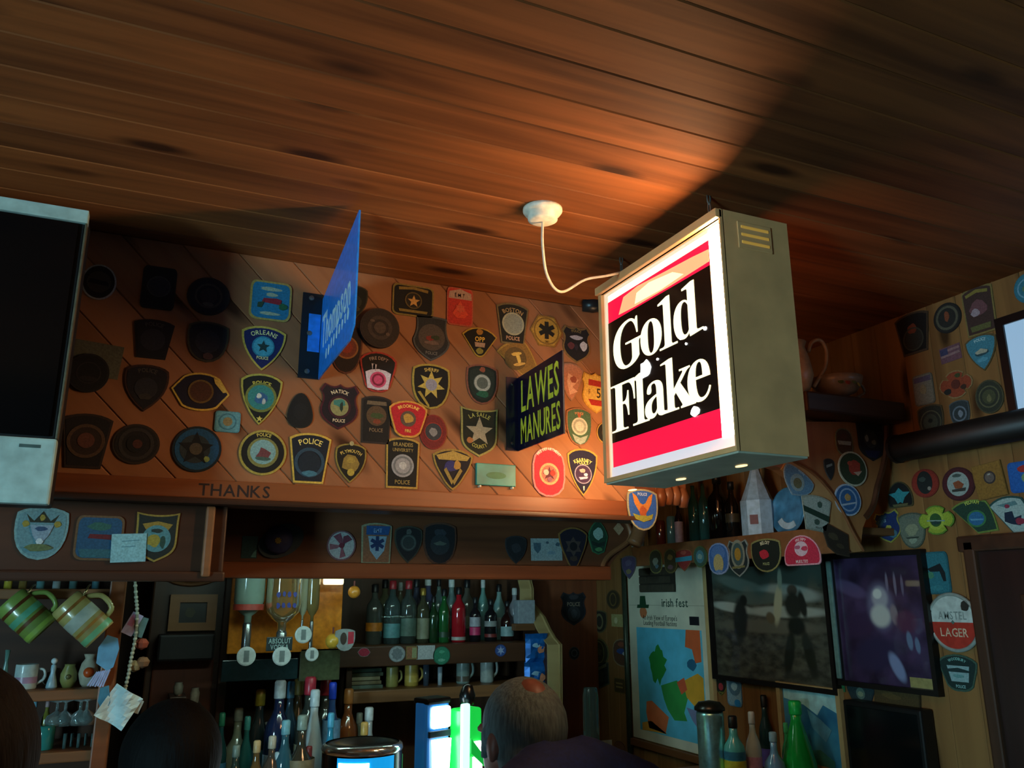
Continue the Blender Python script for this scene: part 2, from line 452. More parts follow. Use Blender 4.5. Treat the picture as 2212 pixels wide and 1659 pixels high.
# ================================================================== right wall fittings
# scrolled bracket panel with the crockery shelf (faces the room)
PY = 1.76
bp = [(p.x, p.z) for p in (at(x, y, 1, PY) for x, y in ((1672, 911), (1916, 911), (1916, 960), (1912, 1000), (1898, 1050), (1890, 1092), (1874, 1115), (1864, 1140), (1858, 1192), (1846, 1190), (1816, 1166), (1790, 1122), (1764, 1078), (1733, 1042), (1690, 1012), (1672, 1006)))]
br = tag(link('scroll_bracket', plate_mesh(ccw(bp), -.04, 0), wood('bracket_wood', (.24, .10, .036), (.44, .21, .075), 'Y', .45, knots=False), None, Matrix.Translation((0, PY, 0)) @ FRAMES['B'][1].to_4x4()),
         'brown scrolled wooden bracket panel under the crockery shelf', 'bracket')
arch = [(p.x, p.z, .003) for p in (at(x, y, 1, PY) for x, y in ((1686, 1014), (1730, 1046), (1760, 1082), (1786, 1126), (1812, 1168), (1842, 1193)))]
ao = [(p[0], p[1]) for p in spline([(a_[0], a_[1], 0) for a_ in arch], 5)]
ai = [(p[0], p[1]) for p in spline([(q_.x, q_.z, 0) for q_ in (at(x, y, 1, PY) for x, y in ((1700, 990), (1752, 1022), (1790, 1062), (1818, 1108), (1840, 1152), (1862, 1190)))], 5)]
link('arch_moulding', plate_mesh(ccw(ao+ai[::-1]), -.002, .005), wood('arch_wood', (.34, .19, .07), (.52, .31, .13), 'Y', .45, knots=False), br)
link('arch_bead', tube([(p[0], p[1], .005) for p in ai], .005, 6), MIDWOOD, br)
link('side_moulding', tube(spline([(p.x, p.z, .003) for p in (at(x, y, 1, PY) for x, y in ((1912, 905), (1911, 965), (1906, 1005), (1893, 1052), (1884, 1092), (1868, 1118)))], 5), .009), DARKWOOD, br)
M, w, h = spot(('B', PY-.03), 1722, 1952, 858, 906)
shf = tag(link('crockery_shelf', bev_box(-w/2, w/2-.045, -h/2, h/2-.012, -.10, .05, .006), DARKWOOD, None, M), 'dark wooden shelf carrying the jug and teacup beside the lit sign', 'shelf')
# dark round pole
pa, pb = at(1948, 968, 0, RW-.06), at(2240, 945, 0, RW-.06)
pb.z = pa.z; pa.z += 0; pb.y = pa.y-.62
tag(link('dark_pole', tube([pa-Vector((0, -.02, 0)), pa, pb], .040, 14), plain('#1a1512', .5, kind='bark'), None, None, True), 'thick dark round pole fixed along the right wall', 'pole')
link_p = bpy.data.objects['dark_pole']
link('end_ring', tube([pa+Vector((0, .022, 0)), pa+Vector((0, .012, 0))], .043, 14), plain('#221a15', .5), link_p)
# bottle shelf on the right wall
SX = 1.875
s0, s1 = at(1398, 1183, 0, SX), at(1830, 1140, 0, SX)
zt = 1.6+.198
wsh = tag(link('wall_shelf', bev_box(SX, RW, s1.y, s0.y+.1, zt-.022, zt, .004), MIDWOOD), 'brown wall shelf of bottles above the picture frames', 'shelf')
link('front_lip', bev_box(SX-.012, SX, s1.y, s0.y+.1, zt-.075, zt+.004, .004), MIDWOOD, wsh)
# dark door at the right edge
dz = at(2095, 1168, 0, RW-.03).z
dy0 = at(2146, 1400, 0, RW-.03).y
d1 = struct(link('door_1', box_mesh(RW-.035, RW, dy0-.80, dy0, 0.02, dz-.03), wood('dark_door', (.018, .007, .006), (.04, .014, .010), 'Z', .4, knots=False)))
for y0, y1, z0, z1 in ((dy0-.70, dy0-.10, .95, dz-.14), (dy0-.70, dy0-.10, .15, .85)):
    link('door_panel', bev_box(RW-.045, RW-.03, y0, y1, z0, z1, .006), DARKWOOD, d1)
fr = struct(link('trim_1', bev_box(RW-.05, RW, dy0, dy0+.035, 0, dz, .006), DARKWOOD_Z))
link('head_trim', bev_box(RW-.05, RW, dy0-.85, dy0+.05, dz-.03, dz+.012, .006), DARKWOOD, fr)

# ================================================================== the lit box sign
SGX, SGD, SY0, SY1, SZ0, SZ1 = 1.0216, .176, 1.2267, 1.7247, EYE+.270, EYE+.775
SW, SH = SY1-SY0, SZ1-SZ0
Ms = Matrix.Translation((SGX, SY1, SZ0)) @ FRAMES['R'][1].to_4x4()     # local x: far->near, y up, z out of the face
sg = tag(empty('box_sign', Ms), 'square illuminated box sign with cream serif letters hanging from the ceiling', 'sign')
K = SW/1000
E_STRIP = plain('#ffcb92', .4, emit=SIGN_STRIP, kind='tube_lit_acrylic')
E_END_GLOW = plain('#ffc488', .4, emit=SIGN_END_ADDED, kind='bare_tube_end')  # emission for the glow added at the sign's hidden end
E_TOP = plain('#ffe9bd', .4, emit=SIGN_FACE*.6, kind='lit_acrylic')
E_MARG = plain('#fff1d0', .4, emit=SIGN_FACE*.17, kind='lit_acrylic')
E_RED = plain('#e01038', .4, emit=SIGN_FACE*.42, kind='lit_red_acrylic')
E_REDP = plain('#f0a070', .4, emit=SIGN_FACE*.42, kind='lit_red_acrylic')
E_LET = plain('#fff3c4', .4, emit=SIGN_FACE*.46, kind='lit_letter')
E_HOLE = plain('#ffffff', .4, emit=SIGN_FACE*3, kind='bare_tube')
BLACKA = plain('#14110d', .25, kind='black_acrylic', var=.1)
T = .0012
# steel case: four sides, lip round the face
def sgp(name, me, mat, M=None, parent=None): return link(name, me, mat, parent or sg, M)
case = sgp('case', plate_mesh([(0, 0), (SW, 0), (SW, SH), (0, SH)], -SGD, -.004, [[(.004, .004), (.004, SH-.004), (SW-.004, SH-.004), (SW-.004, .004)]]), CREAM)
sgp('front_lip', plate_mesh([(0, 0), (SW, 0), (SW, SH), (0, SH)], -.006, .003, [[(.014, .010), (.014, SH-.020), (SW-.004, SH-.020), (SW-.004, .010)]]), CREAM)
sgp('top_visor', bev_box(0, SW, SH-.020, SH, -.004, .013, .002), CREAM)
sgp('back_panel', plate_mesh([(.004, .004), (SW-.004, .004), (SW-.004, SH-.004), (.004, SH-.004)], -SGD+.002, -SGD+.005), plain('#e08850', .4, emit=1.0, kind='dim_lit_back'))
sgp('acrylic_face', plate_mesh([(.005, .005), (SW-.005, .005), (SW-.005, SH-.005), (.005, SH-.005)], -.014, -.011), E_MARG)
def rect(x0, y0, x1, y1): return [(x0*K, y0*K), (x1*K, y0*K), (x1*K, y1*K), (x0*K, y1*K)]
zf = -.0105
sgp('lit_tube_side', plate_mesh(rect(888, 72, 992, 966), zf-.001, zf+.0006), E_STRIP)
sgp('top_glow', plate_mesh(rect(52, 925, 885, 960), zf-.001, zf), E_TOP)
sgp('bottom_margin', plate_mesh(rect(34, 24, 990, 72), zf-.001, zf), plain('#dcd6dc', .4, emit=.55, kind='lit_margin'))
sgp('red_band', plate_mesh(rect(48, 72, 884, 192), zf-.001, zf), E_RED)
rb = sgp('red_band', plate_mesh(rect(50, 812, 884, 925), zf-.001, zf), E_RED)
sgp('bleached_patch', plate_mesh([(x*K, y*K) for x, y in ((150, 828), (300, 822), (600, 822), (880, 830), (880, 885), (760, 895), (560, 905), (330, 918), (200, 905))], zf, zf+T*.3), E_REDP, parent=rb)
sgp('bleached_centre', plate_mesh([(x*K, y*K) for x, y in ((300, 835), (520, 830), (700, 840), (620, 880), (430, 900), (320, 885))], zf+T*.3, zf+T*.5), plain('#ffd9a0', .4, emit=SIGN_FACE*.6), parent=rb)
bf = sgp('black_field', plate_mesh(rect(48, 192, 884, 812), zf-.001, zf+.0005), BLACKA)
LET = {
 'G': "M316 772 L316 690 L307 690 C298 735 275 764 247 764 C192 764 154 730 154 655 C154 585 180 549 212 549 C240 549 258 560 262 580 L262 640 Q262 652 250 654 L205 655 L205 664 L346 664 L346 655 L332 653 Q322 651 322 640 L322 575 C295 548 250 536 205 536 C130 536 91 590 91 655 C91 725 150 776 240 776 C265 776 285 768 297 755 L306 772 Z",
 'o': "M512 630 C512 680 477 717 425 717 C373 717 338 680 338 630 C338 580 373 543 425 543 C477 543 512 580 512 630 Z M452 630 C452 585 446 553 425 553 C404 553 398 585 398 630 C398 675 404 707 425 707 C446 707 452 675 452 630 Z",
 'l': "M492 765 L560 783 L585 783 L585 565 Q585 553 600 551 L629 551 L629 542 L492 542 L492 551 L518 551 Q534 553 534 565 L534 745 Q534 758 515 757 L492 757 Z",
 'd': "M679 775 L745 789 L769 789 L769 575 Q769 562 785 561 L816 561 L816 553 L722 545 L718 565 C705 550 690 545 675 545 C632 545 608 585 608 635 C608 690 640 722 680 722 C697 722 708 717 717 708 L717 755 Q717 766 700 766 L679 766 Z M717 690 C708 705 698 712 690 712 C668 712 662 680 662 635 C662 590 670 562 692 562 C703 562 711 568 717 577 Z",
 'F': "M54 475 L268 475 L268 372 L260 372 C256 430 240 464 205 464 L156 464 L156 378 L170 378 C190 378 200 395 205 425 L213 425 L213 304 L205 304 C200 345 190 366 170 366 L156 366 L156 262 Q156 250 175 248 L200 248 L200 240 L54 240 L54 248 L78 248 Q96 250 96 262 L96 453 Q96 465 78 467 L54 467 Z",
 'a': "M372 372 C372 400 400 416 440 416 C480 416 500 398 500 360 L500 275 Q500 262 510 262 L518 262 L518 254 C505 248 495 246 485 246 C465 246 452 254 449 270 C438 254 422 246 402 246 C370 246 350 262 350 288 C350 325 385 340 449 352 L449 370 C449 395 442 406 425 406 C412 406 404 400 406 388 C410 372 402 362 390 362 C379 362 372 366 372 372 Z M449 342 C415 334 402 318 402 295 C402 275 410 266 422 266 C434 266 443 274 449 286 Z",
 'k': "M489 478 L555 488 L580 488 L580 340 L650 402 Q658 412 640 412 L628 412 L628 420 L705 420 L705 412 Q690 412 675 400 L630 360 L705 270 Q716 256 732 255 L732 247 L628 247 L628 255 Q645 256 638 266 L595 325 L580 312 L580 270 Q580 256 595 255 L612 255 L612 247 L495 247 L495 255 L512 255 Q530 256 530 270 L530 462 Q530 472 515 472 L489 472 Z",
 'e': "M740 345 L838 345 C838 395 812 428 768 428 C718 428 683 390 683 335 C683 280 716 246 764 246 C800 246 828 265 838 300 L830 303 C818 275 800 262 780 262 C752 262 740 290 740 345 Z M740 356 C741 395 750 418 768 418 C785 418 789 398 789 356 Z"}
for ch, dx, dy in (('G', 0, 0), ('o', 0, 0), ('l', 0, 0), ('d', 0, 0), ('F', 0, 0), ('l', -247, -300), ('a', 0, 0), ('k', 0, 0), ('e', 0, 0)):
    lp = path(LET[ch], K, dx, dy)
    sgp('letter', plate_mesh(lp[0], zf, zf+.0016, [l[::-1] for l in lp[1:]]), E_LET, parent=bf)
for cx, cy, rx, ry, sd in ((365, 488, 52, 50, 3), (724, 214, 38, 26, 5), (826, 548, 12, 10, 6), (655, 556, 10, 8, 8), (470, 510, 8, 6, 9), (690, 520, 7, 6, 10)):
    sgp('chipped_hole', plate_mesh([(x*K, y*K) for x, y in blob(cx, cy, rx, ry, 11, .35, sd)], zf+.0005, zf+.0021), E_HOLE, parent=bf)
# glow panel added on the sign's unseen end to brighten the boards behind
sgp('open_end', plate_mesh([(.02, .015), (SGD-.02, .015), (SGD-.02, .15), (.02, .15)], 0, .001), E_END_GLOW, Matrix.Translation((-.0005, 0, 0)) @ Matrix(((0, 0, -1), (0, 1, 0), (-1, 0, 0))).to_4x4())
# louvres in the near side, drip slots in the underside
Mn = Matrix.Translation((SW, 0, 0)) @ Matrix(((0, 0, 1), (0, 1, 0), (-1, 0, 0))).to_4x4()   # local x: face->back, y up, z towards the camera
dk = plain('#2a2012', .6)
lv = sgp('louvre_plate', bev_box(.040, .128, .425, .485, 0, .003, .0015), CREAM, Mn)
for i in range(3):
    sgp('louvre', bev_box(.048, .120, .436+i*.017, .442+i*.017, .002, .0045, .001), plain('#d8a64a', .4, emit=.25), None, lv)
for x, y in ((1398, 1056), (1490, 1032), (1620, 1003)):
    p = at(x, y, 2, SZ0)
    q = Ms.inverted() @ p
    sgp('drip_slot', plate_mesh(ell(0, 0, .017, .008, 16), 0, .0015), plain('#ffd79a', .4, emit=1.6), Matrix.Translation((q.x, -.0045, -SGD*.62)) @ Matrix.Rotation(math.pi/2, 4, 'X'))
sgp('bottom_tray', bev_box(.002, SW-.002, -.004, .003, -SGD+.002, -.002, .001), plain('#b4bca8', .45, .2, scale=10), None)
for yy in (.44, .08):
    for i, (dz, rr) in enumerate(((.0, 0), (.022, 1), (.044, 0))):
        ring = [(yy*SW/.5+(.004*math.cos(a) if rr else 0), SH+.012+dz+.013*math.sin(a), -SGD*.12+(.004*math.cos(a) if not rr else 0)) for a in [2*math.pi*j/12 for j in range(12)]]
        sgp('chain_link', tube(ring, .0018, 6, True), metal('#8d8f88'))
# ceiling rose and flex feeding the sign
pr = at(1172, 452, 2, H)
rose = tag(link('ceiling_rose', lathe([(.044, 0), (.044, -.006), (.040, -.012), (.033, -.014), (.033, -.026), (.026, -.030), (.004, -.031)], 28), plain('#e8dfca', .4, kind='bakelite'), None, Matrix.Translation(pr), True), 'round cream ceiling rose with a dangling cable', 'ceiling rose')
wire = [pr+Vector((0, 0, -.03)), pr+Vector((.004, .01, -.085)), pr+Vector((.035, .05, -.135)), pr+Vector((.09, .09, -.150)), pr+Vector((.16, .10, -.105)), pr+Vector((.22, .10, -.085)), Vector((SGX+.03, SY1-.10, SZ1+.02))]
tag(link('sign_cable', tube(spline(wire, 7), .0032, 8), plain('#d8c3ad', .5), None, None, True), 'thin pale cable looping from ceiling rose to lit sign', 'cable')
M, w, h = spot(('B', D-.05), 1264, 1297, 645, 675)
sl = tag(link('spotlight', lathe([(.001, -.03), (.018, -.03), (.022, .0), (.016, .03), (.001, .035)], 16), plain('#20282c', .35, .4), None, M @ Matrix.Rotation(1.2, 4, 'Y'), True), 'small black spotlight tucked under ceiling left of lit sign', 'spotlight')
link('bracket', tube([(0, .02, 0), (0, .05, 0)], .005), metal('#555555'), sl)

# ================================================================== enamel flange signs
p0 = at(1118, 825, 1, D)
LX = p0.x
lz0, lz1 = EYE+.386, EYE+.592
Ml = Matrix.Translation((LX, D-.001, lz0)) @ FRAMES['R'][1].to_4x4()
lw, lh = .272, .206
NAVY = plain('#0b0d26', .3, coat=.3, kind='enamel')
lo = tag(link('flange_sign', plate_mesh([(0, 0), (lw, 0), (lw, lh*1.03), (0, lh)], -.002, .002), NAVY, None, Ml), 'navy enamel flange sign with two lines of yellow block capitals', 'sign')
YEL = plain('#e4dd3c', .4, kind='enamel')
link('lettering', text_mesh('LAWES', .088, .225, .0024, thick=.0008, sx=.72), YEL, lo, Matrix.Translation((.140, .148, 0)))
link('lettering', text_mesh('MANURES', .070, .232, .0024, thick=.0008, sx=.62), YEL, lo, Matrix.Translation((.140, .052, 0)))
fl = link('flange', box_mesh(-.0, .0035, 0, lh, .0, .036), NAVY, lo)
for yy in (.02, lh-.02):
    link('screw', lathe([(.004, 0), (.004, .002), (.001, .003)], 10), metal('#6a6a66'), fl, Matrix.Translation((.0035, yy, .020)) @ Matrix.Rotation(math.pi/2, 4, 'Y'))
BXP = at(698, 650, 1, D).x
Mbl = Matrix.Translation((BXP, D-.001, EYE)) @ FRAMES['R'][1].to_4x4()
BLUE = plain('#2486f0', .35, coat=.3, kind='enamel')
bo = tag(link('flange_sign', plate_mesh([(0, .530), (.06, .533), (.335, .535), (.372, .56), (.376, .60), (.372, .824), (0, .742)], -.002, .002), BLUE, None, Mbl), 'bright blue enamel flange sign with white script, seen nearly edge-on', 'sign')
WHT = plain('#cfe6ee', .4, kind='enamel')
Mi = Matrix(((1, 0, 0, 0), (.13, 1, 0, 0), (0, 0, 1, 0), (0, 0, 0, 1)))
link('lettering', text_mesh('Thompson', .088, .30, .0024, thick=.0008, sx=.62), WHT, bo, Matrix.Translation((.175, .655, 0)) @ Mi)
for i in range(9):
    link('small_letter', plate_mesh(blob(.09+i*.028, .575+i*.0035, .009, .017, 8, .45, 20+i), .002, .0026), WHT, bo)
bfl = link('flange', box_mesh(0, .0035, .530, .755, 0, .052), plain('#0c1c22', .35, kind='enamel'), bo)
link('blue_remnant', box_mesh(.0035, .0042, .60, .70, .004, .034), BLUE, bfl)
for yy in (.742, .648, .548):
    link('screw', lathe([(.007, 0), (.006, .002), (.001, .003)], 10), metal('#8a938f'), bfl, Matrix.Translation((.0035, yy, .030)) @ Matrix.Rotation(math.pi/2, 4, 'Y'))

# ================================================================== flat televisions
TY = 1.70
TS = 1.70/1.30
tx1, tz0, tz1 = -.123*TS, EYE+.128*TS, EYE+.571*TS
SILV = plain('#a8c8c4', .4, .1, scale=30, kind='silver_plastic')
tv = tag(empty('television', Matrix.Translation((tx1-.96, TY, tz0)) @ FRAMES['B'][1].to_4x4()), 'silver-trimmed flat television hanging at the left edge', 'television')
tw, th = .96, tz1-tz0
link('housing', bev_box(0, tw, 0, th, -.09, -.004, .006), plain('#0a0b0d', .5), tv)
link('screen', bev_box(.014, tw-.014, .124, th-.028, -.004, .002, .001), plain('#05070a', .15, kind='screen_glass', var=0), tv)
link('top_trim', bev_box(-.001, tw+.001, th-.026, th+.001, -.02, .006, .002), SILV, tv)
sp = link('speaker_panel', bev_box(-.001, tw+.001, -.001, .119, -.02, .008, .004), SILV, tv)
link('maker_plate', box_mesh(tw-.058, tw-.024, .100, .106, .008, .0086), plain('#46605f', .4), sp)
link('edge_trim', bev_box(tw-.003, tw+.001, .12, th-.026, -.02, .004, .001), plain('#6d6a58', .4, .5), tv)
link('ceiling_mount', box_mesh(tw*.35, tw*.40, th-.1, H-tz0, -.10, -.06), plain('#15171a', .5), tv)
# wall television on the right wall, upper edge of the frame
M, w, h = spot(('R', RW-.04), 2156, 2330, 640, 934)
pa = at(2157, 700, 0, RW-.04); pb_ = at(2180, 934, 0, RW-.04)
M = Matrix.Translation((RW-.045, pa.y+.004, pb_.z)) @ FRAMES['R'][1].to_4x4()
hh = at(2157, 690, 0, RW-.04).z-pb_.z
tv2 = tag(empty('wall_screen', M), 'black-framed wall screen showing pale blue, cut by the right edge', 'television')
link('bezel', plate_mesh([(0, 0), (.62, 0), (.62, hh), (0, hh)], -.03, .006, [[(.022, .022), (.022, hh-.022), (.598, hh-.022), (.598, .022)]]), plain('#0b0c0e', .35), tv2)
link('back_shell', bev_box(.01, .61, .01, hh-.01, -.04, -.01, .004), plain('#0b0c0e', .5), tv2)
ls = link('lit_screen', plate_mesh([(.02, .02), (.6, .02), (.6, hh-.02), (.02, hh-.02)], -.006, .0), plain('#9fc0dc', .3, emit=.42, kind='lit_screen'), tv2)
link('green_graphic', plate_mesh(ell(.20, hh*.72, .06, .05), 0, .0006), plain('#3f7a3a', .4, emit=.2), ls)

# ================================================================== cloth patches and badges
def shp(kind):
    A = math.pi
    arcp = lambda cx, cy, rx, ry, a0, a1, n=10: [(cx+rx*math.cos(a0+(a1-a0)*i/n), cy+ry*math.sin(a0+(a1-a0)*i/n)) for i in range(n+1)]
    q = lambda d: path(d, .01, n=7)[0]
    if kind == 'circle': return ell(0, 0, 1, 1, 32)
    if kind == 'shield': return q("M-92 70 C-60 100 60 100 92 70 C104 20 92 -40 0 -100 C-92 -40 -104 20 -92 70 Z")
    if kind == 'point': return q("M-98 72 C-55 106 55 106 98 72 C100 10 60 -55 0 -100 C-60 -55 -100 10 -98 72 Z")
    if kind == 'round': return q("M-94 78 C-50 106 50 106 94 78 C108 0 92 -96 0 -100 C-92 -96 -108 0 -94 78 Z")
    if kind == 'key': return q("M-100 78 C-50 106 50 106 100 78 L70 -100 L-70 -100 Z")
    if kind == 'keystraight': return q("M-90 84 C-50 104 50 104 90 84 L84 -100 L-84 -100 Z")
    if kind == 'ears': return q("M-78 100 C-40 84 -20 84 0 100 C20 84 40 84 78 100 L100 70 C70 40 88 20 96 -10 C100 -60 40 -80 0 -100 C-40 -80 -100 -60 -96 -10 C-88 20 -70 40 -100 70 Z")
    if kind == 'square': return q("M-100 100 C-40 86 40 86 100 100 C92 40 100 -10 92 -40 C80 -75 30 -86 0 -100 C-30 -86 -80 -75 -92 -40 C-100 -10 -92 40 -100 100 Z")
    if kind == 'oct': return q("M-72 98 L72 98 Q98 92 98 62 L98 -62 Q92 -98 62 -98 L-62 -98 Q-98 -92 -98 -62 L-98 66 Q-94 98 -72 98 Z")
    if kind == 'hex': return [(math.cos(A/3*i)*1.0, math.sin(A/3*i)*1.14) for i in range(6)]
    if kind == 'rrect': return arcp(.75, .72, .25, .28, 0, A/2, 5)+arcp(-.75, .72, .25, .28, A/2, A, 5)+arcp(-.75, -.72, .25, .28, A, 1.5*A, 5)+arcp(.75, -.72, .25, .28, 1.5*A, 2*A, 5)
    if kind == 'rect': return [(-1, -1), (1, -1), (1, 1), (-1, 1)]
    if kind == 'egg': return q("M0 100 C55 100 90 20 98 -25 C104 -80 50 -100 0 -100 C-50 -100 -104 -80 -98 -25 C-90 20 -55 100 0 100 Z")
    if kind == 'eye': return q("M-100 5 L-62 72 C-30 104 30 104 62 72 L100 -5 L60 -78 C30 -104 -30 -104 -60 -78 Z")
    if kind == 'wide': return q("M-100 40 C-50 108 50 108 100 40 L26 -84 Q0 -112 -26 -84 Z")
    if kind == 'arch': return q("M-100 -70 C-108 20 -60 100 0 100 C60 100 108 20 100 -70 Q98 -100 80 -100 L-80 -100 Q-98 -100 -100 -70 Z")
    if kind == 'apple': return q("M-100 56 C-60 108 60 108 100 56 C104 30 76 -40 68 -72 Q40 -108 0 -100 Q-40 -108 -68 -72 C-76 -40 -104 30 -100 56 Z")
    if kind == 'barrel': return q("M-84 96 Q0 106 84 96 Q70 40 100 -10 Q100 -60 0 -100 Q-100 -60 -100 -10 Q-70 40 -84 96 Z")
    if kind == 'maltese':
        o = []
        for i in range(4):
            c = i*A/2
            for a, r in ((-.62, 1.0), (-.3, 1.08), (0, 1.1), (.3, 1.08), (.62, 1.0), (.785, .62)): o.append((r*math.cos(c+a)*.92, r*math.sin(c+a)*.92))
        return o
    if kind == 'tri': return q("M-100 64 C-50 104 50 104 100 64 Q96 20 60 -30 Q30 -84 0 -100 Q-30 -84 -60 -30 Q-96 20 -100 64 Z")
    if kind == 'pill': return q("M-100 30 C-100 125 100 125 100 30 L100 -30 C100 -125 -100 -125 -100 -30 Z")
    if kind == 'pelham': return q("M-100 62 C-50 112 20 108 62 88 Q90 40 100 -90 L10 -100 Z")
    if kind == 'gem': return q("M0 100 C40 96 100 40 100 0 L60 -84 L0 -100 L-60 -84 L-100 0 C-100 40 -40 96 0 100 Z")
    if kind == 'diamond': return [(0, 1), (-1, 0), (0, -1), (1, 0)]
    if kind == 'axe': return q("M-70 100 L70 80 L96 -80 L20 -100 L-40 -70 L-96 60 Z")
    if kind == 'ham': return ell(-.35, 0, .65, .95, 24)[:]
SHAPES = {}
NAMES = {'circle': 'round_patch', 'pill': 'oval_patch', 'egg': 'oval_patch', 'hex': 'hexagonal_patch', 'key': 'keystone_patch', 'keystraight': 'keystone_patch', 'maltese': 'cross_patch', 'rect': 'small_plaque', 'rrect': 'rectangular_patch', 'oct': 'octagonal_patch', 'eye': 'hexagonal_patch', 'diamond': 'diamond_patch', 'gem': 'gem_patch'}
GOLD, OFF = '#c8aa46', '#c8c4b0'
def brt(h, k=1.3): return '#'+''.join('%02x' % min(255, int(int(h[i:i+2], 16)*k)) for i in (1, 3, 5))
def patch(plane, bx, kind, border, field, els, label, group=None, roll=0, inn=.90, cat='patch', name=None, thick=.0032):
    M, w, h = spot(plane, *bx, roll)
    if kind not in SHAPES: SHAPES[kind] = shp(kind)
    S = SHAPES[kind]; a, b = w/2, h/2; r0 = min(a, b)
    o = link(name or NAMES.get(kind, 'shield_patch'), plate_mesh(ccw([(x*a, y*b) for x, y in S]), .0003, thick), fab(border), None, M)
    tag(o, label, cat, group)
    z = thick
    def add(nm, pts, c, holes=()):
        nonlocal z
        link(nm, plate_mesh(ccw(pts), z-.0004, z+.0006, holes), fab(c), o); z += .0004
    if field:
        d = (1-inn)*min(a, b)
        link('field', plate_mesh(ccw([(x*(a-d), y*(b-d)) for x, y in S]), z-.0004, z+.0006), fab(field), o); z += .0005
    for e in els:
        k = e[0]
        if k == 'd': add('seal', ell(e[1]*a, e[2]*b, e[3]*r0, (e[5] if len(e) > 5 else e[3])*r0), e[4])
        elif k == 'r': add('ring', ell(e[1]*a, e[2]*b, e[3]*r0), e[5], [ell(e[1]*a, e[2]*b, e[3]*r0*(1-e[4]))[::-1]])
        elif k == 's': add('star', starp(e[1], e[2]*a, e[3]*b, e[4]*r0, e[5]), e[6])
        elif k == 'p': add('emblem', [(x*a*.01, y*b*.01) for x, y in e[1]], e[2])
        elif k == 'b': add('emblem', [(x, y) for x, y in blob(e[1]*a, e[2]*b, e[3]*a, e[4]*b, 12, .3, int(w*1e5) % 97)], e[5])
        elif k == 'f': add('band', [(x*a*e[1], y*b*e[1]) for x, y in S], e[2])
        elif k == 'x':
            for q in range(3):
                c, s = math.cos(q*math.pi/3), math.sin(q*math.pi/3); R, t = e[3]*r0, e[3]*r0*.24
                add('emblem', [(e[1]*a+x*c-y*s, e[2]*b+x*s+y*c) for x, y in ((-t, -R), (t, -R), (t, R), (-t, R))], e[4])
        elif k == 'e':   # spread eagle
            add('eagle', [(e[1]*a+x*.01*e[3]*a, e[2]*b+y*.01*e[3]*b) for x, y in ((0, 20), (25, 30), (60, 80), (95, 100), (80, 30), (45, -20), (25, -40), (30, -90), (0, -60), (-30, -90), (-25, -40), (-45, -20), (-80, 30), (-95, 100), (-60, 80), (-25, 30))], e[4])
        elif k == 't':
            link('lettering', text_mesh(e[1], e[4]*b, e[6]*2*a if len(e) > 6 else 1.6*a, z+.0002, sx=.8), fab(brt(e[5])), o, Matrix.Translation((e[2]*a, e[3]*b, 0))); z += .0003
        elif k == 'a':
            flip = len(e) > 6 and e[6]
            R = e[2]*r0
            link('lettering', text_mesh(e[1], e[4]*b, 1.9*R, z+.0002, arc=R, sx=.8, flip=flip), fab(brt(e[5])), o, Matrix.Translation((0, e[3]*b, 0))); z += .0003
    return o
W = ('B', D-.0003)
F_ = ('B', FY-.0003)
FL_ = ('B', FL-.0003)
R_ = ('R', RW-.0003)
